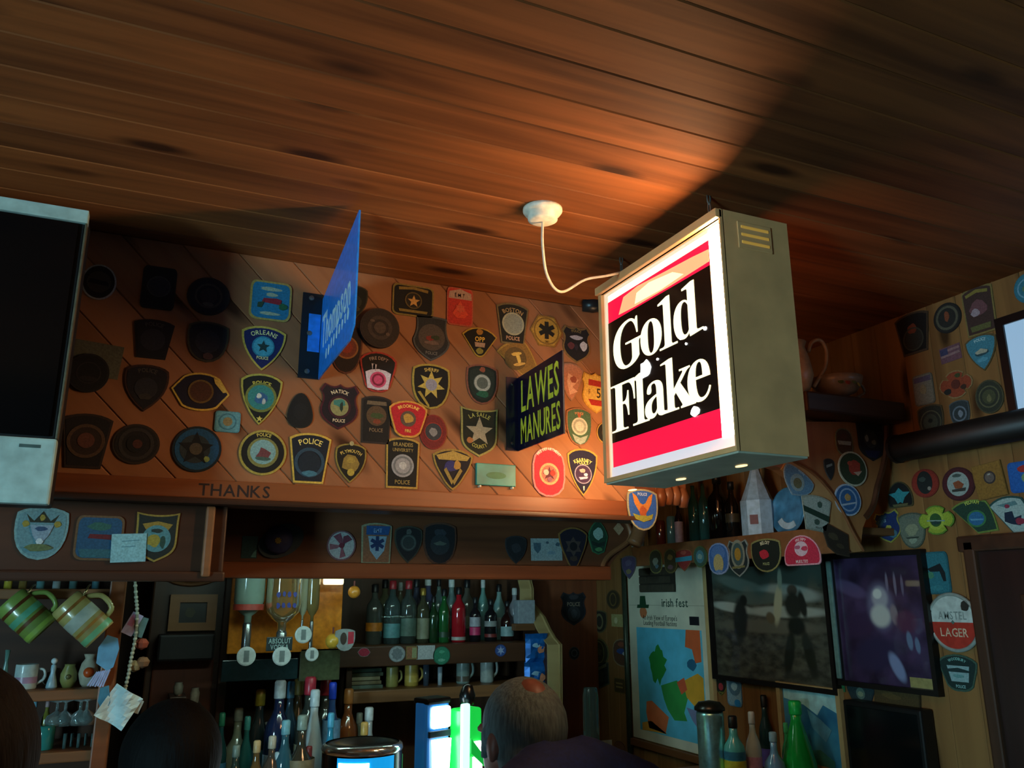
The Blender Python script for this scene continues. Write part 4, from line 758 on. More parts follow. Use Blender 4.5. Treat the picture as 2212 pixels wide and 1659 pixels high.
Q = [
# --- bracket panel (faces the room)
(('B', PY-.0003), (1804, 1840, 926, 984), 'pill', '#6f7258', '#4b3a2c', [('p', [(-80, 6), (80, 6), (70, -22), (-70, -22)], '#98a09a'), ('b', 0, .4, .5, .26, '#54382c')], 'small oval patch with a white stripe on the bracket panel'),
(('B', PY-.0003), (1852, 1909, 912, 995), 'square', '#1b2028', '#141824', [('d', -.05, .1, .5, '#2a3034'), ('b', -.34, .12, .16, .2, '#7f8a8c'), ('b', .16, -.05, .2, .14, '#6a6a5c'), ('p', [(-60, -50), (60, -46), (20, -86), (-40, -80)], '#141c44')], 'dark navy shield high on the bracket panel'),
(('B', PY-.003), (1810, 1871, 976, 1050), 'circle', '#b4b8a4', '#2c3f2c', [('b', .1, .05, .5, .55, '#9a3a2c'), ('b', -.2, .3, .2, .16, '#a84a38'), ('p', [(0, -20), (60, -10), (30, -40)], '#b8a090')], 'white-ringed round patch with a red bird on the bracket panel'),
(('B', PY-.003), (1802, 1858, 1046, 1114), 'circle', '#a5b8cc', '#2d5f94', [('r', 0, 0, .74, .14, '#88a4c4'), ('b', 0, .15, .26, .26, '#b0905a'), ('p', [(-60, -30), (60, -10), (60, -20), (-60, -42)], '#a5b8cc')], 'light blue round patch lowest on the bracket panel'),
(('B', PY-.0003), (1779, 1802, 989, 1037), 'shield', '#3a3f40', '#23282c', [('p', [(-60, 30), (50, 50), (50, 30), (-60, 6)], '#7f8c8c')], 'narrow dark patch at the left edge of the bracket panel'),
(('B', PY-.006), (1686, 1755, 1011, 1074), 'shield', '#7f9aa8', '#5c86a4', [('d', 0, 0, .6, '#86a0a4'), ('d', .02, -.04, .36, '#6a6a4c'), ('a', 'POLICE', .86, -.1, .14, '#9ab4c0')], 'pale blue tilted shield on the curved moulding', None, -.55),
(('B', PY-.006), (1731, 1794, 1070, 1147), 'key', '#8f9a8c', '#9fb0a8', [('p', [(-92, 30), (84, -6), (80, -40), (-86, -2)], '#17382c'), ('b', .2, .5, .2, .2, '#3f5a50'), ('b', .0, -.5, .22, .18, '#3f5a50'), ('t', 'POLICE', .1, -.82, .12, '#35504a', .5)], 'white patch with a dark green diagonal sash on the moulding', None, -.12),
(('B', PY-.006), (1769, 1838, 1138, 1196), 'axe', '#3a3022', '#2a241a', [('b', -.2, .2, .4, .3, '#46402c'), ('b', .3, -.3, .3, .2, '#3f3826')], 'dark bronze plaque at the foot of the curved moulding', None, -.3),
# --- right wall, upper
(R_, (1937, 2010, 674, 765), 'key', '#4a3a28', '#15120f', [('d', 0, -.3, .56, '#2a2a22'), ('b', .0, .2, .3, .3, '#7a3a20'), ('r', 0, -.3, .6, .12, '#3f4034')], 'dark keystone with an orange figure high on the right wall'),
(R_, (2018, 2077, 654, 720), 'circle', '#1b1614', '#23201c', [('r', 0, 0, .8, .2, '#54503f'), ('b', 0, .1, .2, .44, '#7a3f24')], 'dark round patch with a flame high on the right wall'),
(R_, (2079, 2153, 615, 723), 'keystraight', '#7a6a3a', '#3f2a24', [('p', [(-66, 72), (0, 84), (66, 72), (62, 60), (0, 70), (-62, 60)], '#7f7434'), ('b', 0, .05, .6, .4, '#6a4448'), ('b', -.2, -.1, .3, .2, '#9a8a92'), ('p', [(-60, -62), (60, -62), (54, -84), (-54, -84)], '#5a5a30')], 'tan keystone with a mauve picture near the wall screen'),
(R_, (2088, 2157, 721, 802), 'point', '#5a4a2a', '#3f7f92', [('a', 'POLICE', .98, -.26, .16, '#8fa8a8'), ('b', 0, 0, .5, .22, '#2a4a52'), ('p', [(-40, 6), (0, 22), (40, 6), (30, -6), (-30, -6)], '#a8a894'), ('b', 0, -.4, .4, .14, '#579ab0')], 'blue pointed shield beside the wall screen'),
(R_, (2031, 2076, 747, 781), 'rect', '#6a4650', None, [('p', [(-90, 60), (90, 70), (90, 40), (-90, 30)], '#8a6a6a'), ('p', [(-90, 0), (90, 10), (90, -20), (-90, -30)], '#8a6a6a'), ('p', [(-90, 80), (-20, 84), (-20, 0), (-90, 0)], '#3a3a5a')], 'tiny faded striped flag on the right wall', None, .05, .9, 'flag', 'small_flag', .0012),
(R_, (1975, 2018, 808, 875), 'rrect', '#6a6658', '#7d7a6a', [('p', [(-84, 84), (84, 84), (84, 50), (-84, 50)], '#5a4f66'), ('b', 0, 0, .4, .36, '#8a8060')], 'silver-grey upright rectangular patch on the right wall'),
(R_, (2030, 2102, 800, 861), 'maltese', '#8a7048', '#8a3c20', [('b', .2, .6, .2, .18, '#3c4420'), ('b', -.5, -.4, .26, .24, '#1f1d1a'), ('b', .46, -.3, .2, .2, '#3a2418'), ('d', .02, .0, .34, '#5a2418')], 'red and black fire cross patch on the right wall'),
(R_, (2108, 2169, 820, 894), 'circle', '#46442e', '#2e3226', [('r', 0, 0, .74, .12, '#5c5c40'), ('d', 0, 0, .48, '#45492f'), ('b', 0, -.1, .2, .26, '#6a6844')], 'large olive round patch below the wall screen corner'),
(R_, (2053, 2097, 864, 924), 'round', '#4a5254', '#2d3638', [('r', 0, 0, .7, .2, '#65707a'), ('b', .1, 0, .3, .3, '#76808a')], 'small grey oval patch above the dark pole'),
(R_, (1984, 2041, 873, 948), 'round', '#4f4228', '#2a2c24', [('r', 0, -.05, .8, .1, '#565640'), ('d', 0, -.05, .55, '#3f4436'), ('b', 0, .05, .2, .16, '#1a1d18')], 'dull green rounded patch resting above the dark pole'),
(R_, (2192, 2250, 590, 655), 'circle', '#2a6a80', '#2f7488', [('r', 0, 0, .74, .14, '#6a9ab0'), ('b', 0, 0, .4, .3, '#5a7a5a')], 'turquoise round patch in the upper right corner'),
# --- right wall, below the pole
(R_, (1917, 1972, 1040, 1096), 'arch', '#4a4426', '#0f1110', [('p', [(-84, 10), (-30, 16), (0, 50), (30, 16), (84, 10), (40, -26), (20, -70), (0, -60), (-20, -70), (-40, -26)], '#2f8a92'), ('p', [(-60, -74), (60, -74), (54, -92), (-54, -92)], '#5f5c3a')], 'black arched patch with a turquoise star'),
(R_, (1970, 2029, 1013, 1075), 'circle', '#7a2a1c', '#8a2c1e', [('d', 0, .05, .62, '#1c2220', .8), ('b', -.15, .3, .3, .2, '#3c4a44'), ('d', .3, -.4, .14, '#8a8478')], 'orange-red round patch with a dark oval centre'),
(R_, (2036, 2107, 1009, 1082), 'circle', '#3f161a', '#4a1a20', [('d', 0, 0, .72, '#98a8a2'), ('p', [(-30, 10), (6, 20), (36, -6), (20, -30), (-20, -26)], '#8a4a2a'), ('p', [(-40, -30), (46, -26), (40, -46), (-40, -44)], '#3a3a34'), ('b', 0, .5, .3, .12, '#4a5a54')], 'maroon round patch with a white picture centre'),
(R_, (2107, 2172, 1000, 1076), 'rect', '#7a5a24', '#8a6628', [('d', .1, .15, .4, '#3c3430'), ('d', .1, .15, .3, '#6a6058'), ('p', [(2, 36), (20, 38), (20, 30), (2, 28)], '#a8a8a0')], 'square brass plaque with a round boss', None, .1, .94, 'plaque', 'brass_plaque', .006),
(R_, (2180, 2245, 996, 1063), 'rrect', '#1b55a0', '#1d5fae', [('b', .1, .5, .6, .24, '#a8302a'), ('b', .1, -.1, .3, .3, '#7a9a6a')], 'vivid blue patch cut by the right edge'),
(R_, (1892, 1948, 1104, 1173), 'ears', '#98913c', '#1c2f60', [('p', [(-90, 40), (-30, 84), (10, 70), (-60, 0)], '#30566a'), ('t', 'POLICE', -.35, .42, .16, '#8aa4a4', .5), ('b', .05, -.05, .26, .2, '#c0b048'), ('b', .3, -.45, .4, .3, '#3f6a78')], 'navy and yellow notched patch on the right wall', None, .1),
(R_, (1943, 2001, 1107, 1185), 'round', '#4a5648', '#6a7464', [('a', 'POLICE', .92, -.12, .16, '#3c4a4c'), ('b', 0, .05, .55, .4, '#8a9274'), ('b', 0, -.55, .34, .2, '#8a9a84'), ('p', [(-50, -36), (50, -36), (40, -44), (-40, -44)], '#2c3a30')], 'grey-green rounded police shield on the right wall'),
(('R', RW-.006), (1985, 2062, 1092, 1155), 'maltese', '#5f8a2c', '#96ac34', [('d', 0, 0, .66, '#a8bc44'), ('d', 0, 0, .46, '#2f5a2a'), ('p', [(-50, 4), (50, -6), (50, -14), (-50, -4)], '#8aa8a0'), ('b', 0, -.2, .3, .14, '#1f3f3a')], 'bright yellow-green fire cross patch'),
(R_, (2058, 2153, 1080, 1153), 'pelham', '#6f8a3c', '#1f4030', [('a', 'PELHAM', .95, -.16, .2, '#9aa848'), ('d', .12, -.12, .62, '#3a7a4a', .5), ('d', .12, -.12, .5, '#2a6a98', .4), ('p', [(-20, -10), (44, -16), (40, -24), (-10, -22)], '#5a9ab8')], 'green Pelham patch with a blue oval above the door'),
(R_, (2139, 2232, 1072, 1158), 'pelham', '#1f4a48', '#9ab4b0', [('p', [(-60, 60), (30, 74), (40, 54), (-20, 46)], '#5a8488'), ('b', -.1, .5, .14, .12, '#8a3048'), ('p', [(-26, 20), (10, 24), (16, -10), (50, 0), (40, -50), (0, -40), (-30, -24)], '#14283e'), ('b', .4, -.3, .24, .2, '#8a2a40')], 'white and navy patch with a state outline above the door'),
(R_, (1995, 2052, 1192, 1283), 'rrect', '#23606a', '#2c7480', [('p', [(-60, 20), (40, 44), (70, 0), (70, -40), (50, -40), (30, 6), (-40, 6)], '#131c20'), ('b', -.4, -.1, .3, .2, '#4a8a6a'), ('b', 0, -.7, .6, .16, '#357f88')], 'turquoise rounded panel patch beside the purple picture'),
(R_, (2031, 2113, 1412, 1492), 'apple', '#3f5a4a', '#17302c', [('a', 'WOODBURY', 1.0, -.36, .15, '#6fa098'), ('p', [(-56, 34), (60, 34), (48, -50), (-40, -50)], '#8fb0b0'), ('p', [(-60, 14), (0, 24), (62, 10), (54, 0), (-50, 0)], '#1d3434'), ('b', 0, -.2, .34, .12, '#6a9a98'), ('t', 'POLICE', .06, -.74, .16, '#7fa8a4', .6)], 'dark green Woodbury police patch below the round beer sign'),
(R_, (1832, 1890, 1476, 1522), 'apple', '#1c2c34', '#23383c', [('d', 0, .05, .54, '#5a7468'), ('b', 0, 0, .24, .3, '#86987a')], 'small dark teal badge below the purple picture'),
(R_, (1893, 1988, 1486, 1538), 'rect', '#3f3014', '#4a3a1a', [('b', -.2, .2, .5, .3, '#5a4822')], 'brown wooden plaque under the purple picture', None, -.12, .9, 'plaque', 'wooden_plaque', .008),
(R_, (1543, 1572, 1462, 1502), 'shield', '#7a7a34', '#14180f', [('a', 'CITY', .9, -.2, .26, '#a8a45a'), ('d', .1, -.05, .4, '#a0303a'), ('t', 'POLICE', .1, -.66, .18, '#8a8a3a', .6)], 'small black city patch with a red dot below the big photograph'),
(R_, (1571, 1603, 1456, 1526), 'oct', '#5f8aac', '#86b0c4', [('d', .1, .2, .8, '#55809a', .7), ('b', .1, .25, .5, .3, '#a8d0dc'), ('d', .4, -.75, .4, '#2384c0', .3)], 'light blue ribbon badge below the big photograph'),
# --- row hanging from the wall shelf's lip
(('R', SX-.0125), (1343, 1376, 1198, 1251), 'shield', '#5a5a5c', '#4a4468', [('b', 0, .3, .5, .3, '#5c5a7a'), ('b', 0, -.4, .4, .24, '#7a7450')], 'faded purple badge at the left end of the wall shelf'),
(('R', SX-.0125), (1404, 1431, 1187, 1239), 'pill', '#7a7a44', '#3a3f30', [('b', 0, 0, .5, .4, '#86948a'), ('b', .2, -.4, .3, .2, '#5a7a8a')], 'small olive oval patch, leftmost hanging from the wall shelf'),
(('R', SX-.0125), (1436, 1463, 1185, 1238), 'pill', '#6f6a3c', '#43432c', [('b', 0, .3, .5, .3, '#8a7a4a'), ('b', 0, -.5, .5, .24, '#77606c')], 'small tan oval patch, second along the wall shelf'),
(('R', SX-.0125), (1460, 1497, 1184, 1234), 'shield', '#8a5a34', '#8a2c28', [('p', [(-96, 20), (96, 30), (96, -10), (-96, -18)], '#2f8aa4'), ('b', 0, .6, .4, .2, '#a85040')], 'small red shield with a turquoise band on the wall shelf'),
(('R', SX-.0125), (1499, 1529, 1179, 1226), 'circle', '#5a6a34', '#3c5a4a', [('d', 0, 0, .6, '#4a7f8c'), ('b', 0, 0, .4, .3, '#8aa8a0')], 'small green ringed round patch on the wall shelf'),
(('R', SX-.0125), (1532, 1575, 1173, 1241), 'pill', '#8fa8d0', '#3f6fb0', [('d', 0, .35, .7, '#5a84c0', .5), ('b', 0, 0, .34, .24, '#b09a54'), ('d', 0, -.3, .5, '#c0b47a', .6), ('b', 0, -.8, .4, .12, '#6a90c4')], 'bright blue oval badge with a gold figure on the wall shelf'),
(('R', SX-.0125), (1574, 1619, 1166, 1246), 'ears', '#8a9690', '#1c2c30', [('d', 0, .22, .66, '#8a9080', .9), ('d', 0, .22, .5, '#3f5a5c', .7), ('d', 0, .22, .3, '#a8852c', .4), ('p', [(-60, -44), (60, -40), (60, -50), (-60, -56)], '#7a7a4a')], 'dark silver-rimmed shield with a gold oval on the wall shelf'),
(('R', SX-.0125), (1623, 1689, 1163, 1236), 'round', '#8a8a54', '#152018', [('a', 'BELOIT', 1.0, -.34, .2, '#c4c09a'), ('b', -.1, .08, .36, .34, '#c0283c'), ('t', 'POLICE', 0, -.5, .15, '#8f9a6a', .6)], 'black Beloit police shield with a red state shape'),
(('R', SX-.0125), (1694, 1772, 1156, 1221), 'arch', '#d8a0ac', '#c02c48', [('a', 'FIRE DEPT', .84, -.18, .17, '#e4b4bc'), ('d', 0, .1, .62, '#d8c0cc', .5), ('b', -.2, .2, .2, .16, '#b0607c'), ('b', .2, .1, .2, .2, '#c8405c'), ('t', 'MUKILTEO', 0, -.74, .2, '#e4b4bc', .8)], 'pink and red arched Mukilteo fire patch'),
# --- small badges on the timber beside the map poster
(R_, (1311, 1340, 1274, 1316), 'circle', '#5c4a24', '#3a2f1a', [('r', 0, 0, .7, .2, '#6f5a2c')], 'small brass disc near the top left of the map poster'),
(R_, (1321, 1354, 1327, 1354), 'rect', '#a8a068', None, [('d', -.4, 0, .5, '#d0c898')], 'creased yellow ticket beside the map poster', None, 0, .9, 'ticket', 'paper_ticket', .0012),
(R_, (1280, 1312, 1318, 1367), 'round', '#5a5434', '#262418', [('r', 0, 0, .7, .3, '#6a6444')], 'dull bronze ring badge left of the yellow ticket'),
(R_, (1275, 1315, 1379, 1438), 'circle', '#5f5a30', '#302c16', [('r', 0, 0, .8, .08, '#6f6a3c'), ('b', 0, 0, .4, .3, '#453f20')], 'olive round badge midway beside the map poster'),
(R_, (1325, 1366, 1380, 1440), 'pill', '#8a7a5c', '#5c3c2a', [('b', 0, .1, .7, .24, '#2f4a86'), ('b', .3, -.05, .3, .16, '#c0c8c8'), ('b', 0, .6, .5, .2, '#8a4f34')], 'colourful oval badge touching the map poster'),
(R_, (1280, 1319, 1434, 1484), 'key', '#4a4a34', '#1d2018', [('d', 0, -.1, .5, '#2f3428'), ('p', [(-80, 76), (80, 76), (76, 50), (-76, 50)], '#5a5a3c')], 'dark keystone badge beside the map poster', None, .3),
(R_, (1328, 1351, 1465, 1497), 'rrect', '#6f5a24', '#4a3a18', [('p', [(-60, 40), (60, 40), (60, 20), (-60, 20)], '#8a743c'), ('p', [(-60, -10), (60, -10), (60, -30), (-60, -30)], '#8a743c')], 'tiny brass plate low beside the map poster'),
(R_, (1328, 1351, 1601, 1631), 'circle', '#5a3a24', '#7a5034', [], 'small copper disc at the bottom beside the map poster'),
(R_, (1321, 1361, 1634, 1680), 'circle', '#8a9a24', '#5f7418', [('r', 0, 0, .7, .2, '#a8b834')], 'yellow-green round badge at the bottom beside the map poster'),
(('B', YB-.0145), (1211, 1266, 1279, 1351), 'ears', '#2a2a30', '#15171c', [('b', 0, .7, .5, .16, '#38383c'), ('t', 'POLICE', 0, .28, .24, '#6f6454', .95), ('d', 0, -.3, .5, '#2c3034'), ('b', 0, -.3, .3, .3, '#3f444a')], 'dark police badge on the panel left of the map poster'),
(('B', YB-.0145), (1229, 1251, 1397, 1425), 'circle', '#4f5456', '#2a2e30', [('r', 0, 0, .6, .2, '#5f6668')], 'tiny grey disc on the panel left of the map poster'),
(R_, (1257, 1281, 1400, 1466), 'shield', '#54502c', '#2c2a18', [('b', 0, .3, .4, .2, '#5f8a8c')], 'small bronze shield in the corner beside the end panel'),
]
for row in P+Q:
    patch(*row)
# peaked cap plaque on the fascia
M, w, h = spot(F_, 558, 656, 1128, 1209)
cp_ = tag(link('police_cap', plate_mesh(ell(0, 0, w*.52, h*.42, 28), 0, .006), plain('#2a4450', .6), None, M @ Matrix.Rotation(.45, 4, 'Z')), 'dark blue peaked cap mounted on the fascia', 'cap')
link('crown', lathe([(w*.30, 0), (w*.32, .012), (w*.28, .022), (w*.10, .026), (.001, .027)], 24), plain('#2c3560', .6, scale=90), cp_, Matrix.Translation((-w*.06, h*.06, .005)), True)
link('cap_badge', plate_mesh(starp(8, 0, 0, w*.08, .7), 0, .003), fab('#8a7a34'), cp_, Matrix.Translation((-w*.10, h*.04, .031)))
# turquoise plaque on two pegs
M, w, h = spot(W, 1027, 1112, 1003, 1050)
tp = tag(link('turquoise_plaque', bev_box(-w/2, w/2, -h/2, h/2, 0, .008, .002), plain('#1c7f78', .4, scale=18, var=.3), None, M), 'turquoise rectangular plaque standing on two white pegs', 'plaque')
link('motif', plate_mesh(ell(0, -.002, w*.25, h*.16, 20), .008, .0088), plain('#156a48', .5), tp)
for sx in (-1, 1):
    link('peg', lathe([(.003, 0), (.003, .012), (.001, .013)], 8), plain('#d8d0b8', .5), tp, Matrix.Translation((sx*w*.41, -h*.56, 0)))
# round beer sign
M, w, h = spot(('R', RW-.001), 2010, 2120, 1284, 1404)
bs = tag(link('beer_sign', lathe([(.001, 0), (w*.46, 0), (w*.5, .004), (w*.5, .012), (w*.46, .014), (w*.45, .011), (.001, .011)], 40), plain('#a8b4ac', .4, .3, kind='tin'), None, M, True), 'round white and red tin lager sign on the right wall', 'sign')
R = w*.44
link('upper_half', plate_mesh([(R*math.cos(math.pi*i/24), R*math.sin(math.pi*i/24)) for i in range(25)], .011, .0122), plain('#c4d0c8', .4), bs)
link('lower_half', plate_mesh(ccw([(R*math.cos(-math.pi*i/24), R*math.sin(-math.pi*i/24)) for i in range(25)]), .011, .0122), plain('#b8382a', .4), bs)
link('lettering', text_mesh('AMSTEL', R*.30, R*1.6, .0126, sx=.8), plain('#8a9a94', .4), bs, Matrix.Translation((0, R*.26, 0)))
link('lettering', text_mesh('LAGER', R*.32, R*1.5, .0126, sx=.85), plain('#d8c0a0', .4), bs, Matrix.Translation((0, -R*.38, 0)))
link('crest', plate_mesh(starp(4, 0, 0, R*.09, .6), .0122, .013), plain('#5a7a70', .4), bs)
link('dark_chip', plate_mesh(blob(R*.62, R*.62, R*.2, R*.26, 10, .3, 4), .0122, .0135), plain('#2c2a22', .6), bs)

# ================================================================== pictures on the right wall
def frame(plane, bx, fw, fcol, depth, name, label, cat='picture'):
    M, w, h = spot(plane, *bx)
    o = tag(empty(name, M), label, cat)
    link('frame', plate_mesh([(-w/2, -h/2), (w/2, -h/2), (w/2, h/2), (-w/2, h/2)], 0, depth, [[(-w/2+fw, -h/2+fw), (-w/2+fw, h/2-fw), (w/2-fw, h/2-fw), (w/2-fw, -h/2+fw)]]), fcol, o)
    return o, w, h
def noisemat(name, c0, c1, scale, stretch=(1, 1, 1), rough=.3, coat=.4):
    m, nt, b = base_mat(name); N = nt.nodes.new; L = nt.links
    tc = N('ShaderNodeTexCoord'); mp = N('ShaderNodeMapping'); mp.inputs['Scale'].default_value = stretch
    n = N('ShaderNodeTexNoise'); n.inputs['Scale'].default_value = scale; n.inputs['Detail'].default_value = 5
    r = N('ShaderNodeValToRGB'); r.color_ramp.elements[0].position = .35; r.color_ramp.elements[1].position = .68
    r.color_ramp.elements[0].color = lin(c0)+(1,); r.color_ramp.elements[1].color = lin(c1)+(1,)
    L.new(tc.outputs['Object'], mp.inputs[0]); L.new(mp.outputs[0], n.inputs['Vector']); L.new(n.outputs['Fac'], r.inputs['Fac']); L.new(r.outputs['Color'], b.inputs['Base Color'])
    b.inputs['Roughness'].default_value = rough; b.inputs['Coat Weight'].default_value = coat
    return m
def soft_print(name, c0, c1, scale, w, h, blobs, stretch=(1, 2, 1)):
    """flat photographic print: mottled ground plus soft-edged painted forms (x, y, rx, ry, colour, turn)"""
    m = noisemat(name, c0, c1, scale, stretch); nt = m.node_tree; N = nt.nodes.new; L = nt.links
    b = nt.nodes['Principled BSDF']; col = b.inputs['Base Color'].links[0].from_socket
    tc = N('ShaderNodeTexCoord')
    for x, y, rx, ry, c, rot in blobs:
        mp = N('ShaderNodeMapping'); mp.vector_type = 'TEXTURE'
        mp.inputs['Location'].default_value = (x*.01*w/2, y*.01*h/2, 0); mp.inputs['Rotation'].default_value = (0, 0, rot)
        mp.inputs['Scale'].default_value = (rx*.01*w/2, ry*.01*h/2, 10)
        ln = N('ShaderNodeVectorMath'); ln.operation = 'LENGTH'; mr = N('ShaderNodeMapRange'); mr.interpolation_type = 'SMOOTHSTEP'
        mr.inputs[1].default_value = 1.15; mr.inputs[2].default_value = .65
        mx = N('ShaderNodeMix'); mx.data_type = 'RGBA'
        L.new(tc.outputs['Object'], mp.inputs[0]); L.new(mp.outputs[0], ln.inputs[0]); L.new(ln.outputs['Value'], mr.inputs[0])
        L.new(mr.outputs[0], mx.inputs[0]); L.new(col, mx.inputs[6]); mx.inputs[7].default_value = lin(c)+(1,); col = mx.outputs[2]
    L.new(col, b.inputs['Base Color'])
    return m
BLK = plain('#14110f', .4)
o, w, h = frame(('R', RW-.002), (1532, 1790, 1212, 1478), .016, BLK, .024, 'framed_photograph', 'large black-framed stormy photograph of a standing figure')
pr_ = link('print', plate_mesh([(-w/2+.01, -h/2+.01), (w/2-.01, -h/2+.01), (w/2-.01, h/2-.01), (-w/2+.01, h/2-.01)], .004, .008), soft_print('print_storm', '#33352c', '#5f6254', 22, w, h, [
    (0, 80, 120, 34, '#46564f', 0), (-40, 62, 50, 12, '#6f8078', -.2), (40, 48, 50, 14, '#9aaaa2', -.1), (-20, 40, 60, 12, '#5c6c64', 0), (-60, 24, 40, 9, '#b4c0b6', -.1), (30, 18, 70, 10, '#a8b4a8', 0), (0, -6, 100, 12, '#6a6c5e', 0),
    (-46, 4, 14, 40, '#262c28', -.12), (-38, 36, 7, 10, '#1f2420', 0), (44, 52, 9, 10, '#5a5044', 0), (44, 28, 15, 24, '#2c312b', .1), (58, 30, 6, 24, '#262b26', .2), (46, -4, 15, 16, '#1f241f', 0), (32, -46, 8, 42, '#23281f', -.28), (62, -46, 8, 42, '#23281f', .24), (20, 30, 7, 36, '#b8bc9c', -.22), (26, 70, 4, 18, '#9aa894', -.08), (6, 8, 8, 10, '#6a6048', -.5)]), o)
def pp(pts, c, z=.0086, mat=None): link('printed_shape', plate_mesh(ccw([(x*.01*w/2, y*.01*h/2) for x, y in pts]), z-.0008, z), mat or plain(c, .35, var=.25, scale=30), pr_)
o, w, h = frame(('R', RW-.002), (1803, 2012, 1192, 1486), .015, BLK, .024, 'framed_portrait', 'dark purple framed portrait of a white-bearded figure')
pr_ = link('print', plate_mesh([(-w/2+.01, -h/2+.01), (w/2-.01, -h/2+.01), (w/2-.01, h/2-.01), (-w/2+.01, h/2-.01)], .004, .008), soft_print('print_portrait', '#281c32', '#4c3a5c', 12, w, h, [
    (-60, 46, 40, 12, '#5c4c70', -.3), (30, 60, 50, 24, '#33243c', 0), (20, 54, 3, 16, '#7a7084', 0), (36, 52, 3, 18, '#7a7084', 0), (50, 50, 3, 16, '#6a6078', 0), (-50, -10, 44, 20, '#3c2a48', .2), (2, 20, 30, 38, '#6a6480', 0), (2, 32, 18, 18, '#a8a4ac', 0), (0, 6, 22, 18, '#c4c4bc', 0), (-2, 38, 10, 8, '#d8d8d0', .2), (28, 8, 8, 16, '#8a7a80', .1), (50, -2, 22, 18, '#56304c', 0), (-20, -50, 50, 26, '#332a48', .3), (22, -66, 12, 24, '#8490b4', .5), (52, -28, 6, 14, '#6a7c98', .1), (66, -34, 5, 12, '#6a7c98', .1)], (1, 1, 1)), o)
link('caption_plate', box_mesh(w*.22, w*.43, -h*.46, -h*.39, .008, .0095), plain('#b0a468', .4, .3), o)
link('lit_edge', bev_box(-w/2+.002, -w/2+.02, -h/2+.02, h/2-.02, .022, .030, .003), plain('#8ab4ac', .3, .5), o)  # light along the frame's left edge, painted as a pale strip
# map poster on its hanging strip
M, w, h = spot(('R', RW-.004), 1357, 1527, 1206, 1606)
po = tag(link('map_poster', plate_mesh([(-w/2, -h/2), (w/2, -h/2), (w/2, h/2), (-w/2, h/2)], 0, .0015), plain('#d4d4bc', .6, scale=6), None, M), 'tall cream poster with a colourful map of European countries', 'poster')
zz = .0017
def mp_(nm, pts, c, dz=0): link(nm, plate_mesh([(x*.01*w/2, y*.01*h/2) for x, y in ccw(pts)], .0012, zz+dz), plain(c, .5, var=.12, scale=14), po)
mp_('sea', [(-80, 24), (84, 24), (84, -90), (-80, -90)], '#5fc0dc')
mp_('country', blob(-25, -16, 25, 24, 22, .38, 2), '#2a8a3a', .0004)
mp_('country', [(-20, -38), (20, -30), (46, -44), (34, -62), (40, -70), (10, -72), (-6, -62), (-14, -52)], '#3a9a4a', .0004)
mp_('country', [(34, -30), (70, -20), (82, -24), (82, -52), (60, -54), (42, -46)], '#dca434', .0005)
mp_('country', [(-60, -58), (-46, -56), (-4, -70), (-14, -88), (-56, -86), (-62, -70)], '#e07a4a', .0004)
mp_('country', [(48, 24), (80, 24), (80, -8), (66, -10), (60, 4), (44, 6)], '#dc6a3c', .0004)
mp_('country', [(20, -32), (38, -26), (44, -38), (30, -44)], '#d8603c', .0006)
mp_('country', [(40, -56), (66, -58), (80, -74), (72, -80), (52, -68)], '#7c84a8', .0006)
mp_('country', [(-74, -82), (-50, -78), (-10, -88), (-74, -90)], '#d8a040', .0004)
mp_('country', blob(58, -12, 12, 7, 9, .3, 7), '#2c6a8a', .0004)
mp_('country', [(62, -52), (82, -52), (82, -64), (70, -64)], '#dc7a3c', .0005)
link('heading', text_mesh('irish fest', h*.046, w*.66, zz+.0003, thick=.0003), plain('#2c4a3c', .5), po, Matrix.Translation((w*.12, h*.262, 0)))
mp_('green_hat', [(-66, 60), (-52, 60), (-50, 50), (-42, 50), (-44, 46), (-76, 46), (-74, 50), (-68, 50)], '#1d4a30', .0004)
mp_('orange_beard', blob(-59, 41, 11, 7, 10, .15, 3), '#c4764a', .0003)
link('subheading', text_mesh('An Irish View of Europe\'s', h*.027, w*.70, zz+.0003, sx=.8), plain('#3c463c', .5), po, Matrix.Translation((-w*.08, h*.178, 0)))
link('subheading', text_mesh('Leading Football Nations', h*.027, w*.66, zz+.0003, sx=.8), plain('#3c463c', .5), po, Matrix.Translation((-w*.08, h*.148, 0)))
mp_('dark_logo', [(58, 38), (80, 38), (80, 29), (58, 29)], '#1c2026', .0003)
mp_('fold_line', [(-98, 49.4), (98, 49.4), (98, 49), (-98, 49)], '#8f9078', .0001)
tag(link('wooden_batten', bev_box(-.012, .012, -h/2-.06, h/2+.02, 0, .02, .003), PALEWOOD, None, M @ Matrix.Translation((w/2+.016, 0, 0))), 'narrow wooden batten between the map poster and the big photograph', 'batten')
tag(link('pipe', tube([(0, -h/2-.12, .012), (0, h/2+.02, .012)], .012, 10), plain('#3f4a3c', .35, .3), None, M @ Matrix.Translation((-w/2-.015, 0, 0)), True), 'dark vertical pipe along the left side of the map poster', 'pipe')
tag(link('poster_rail', bev_box(-w/2, w/2, -.028, 0, 0, .02, .003), MIDWOOD, None, M @ Matrix.Translation((0, -h/2-.004, 0))), 'brown wooden rail below the map poster', 'rail')
M, w2, h2 = spot(('R', RW-.010), 1383, 1457, 1226, 1279)
bp_ = tag(empty('stone_plaque', M), 'dark brick-patterned plaque over the top of the map poster', 'plaque')
for r in range(3):
    for c in range(3):
        link('brick', bev_box(-w2/2+(c-.25*(r % 2))*w2/3+.002 if not (c == 0 and r % 2) else -w2/2+.002, min(w2/2-.002, -w2/2+(c+1-.25*(r % 2))*w2/3-.002), -h2/2+r*h2/3+.002, -h2/2+(r+1)*h2/3-.002, .002, .012, .003), plain('#3f3a2c', .8, scale=50), bp_)
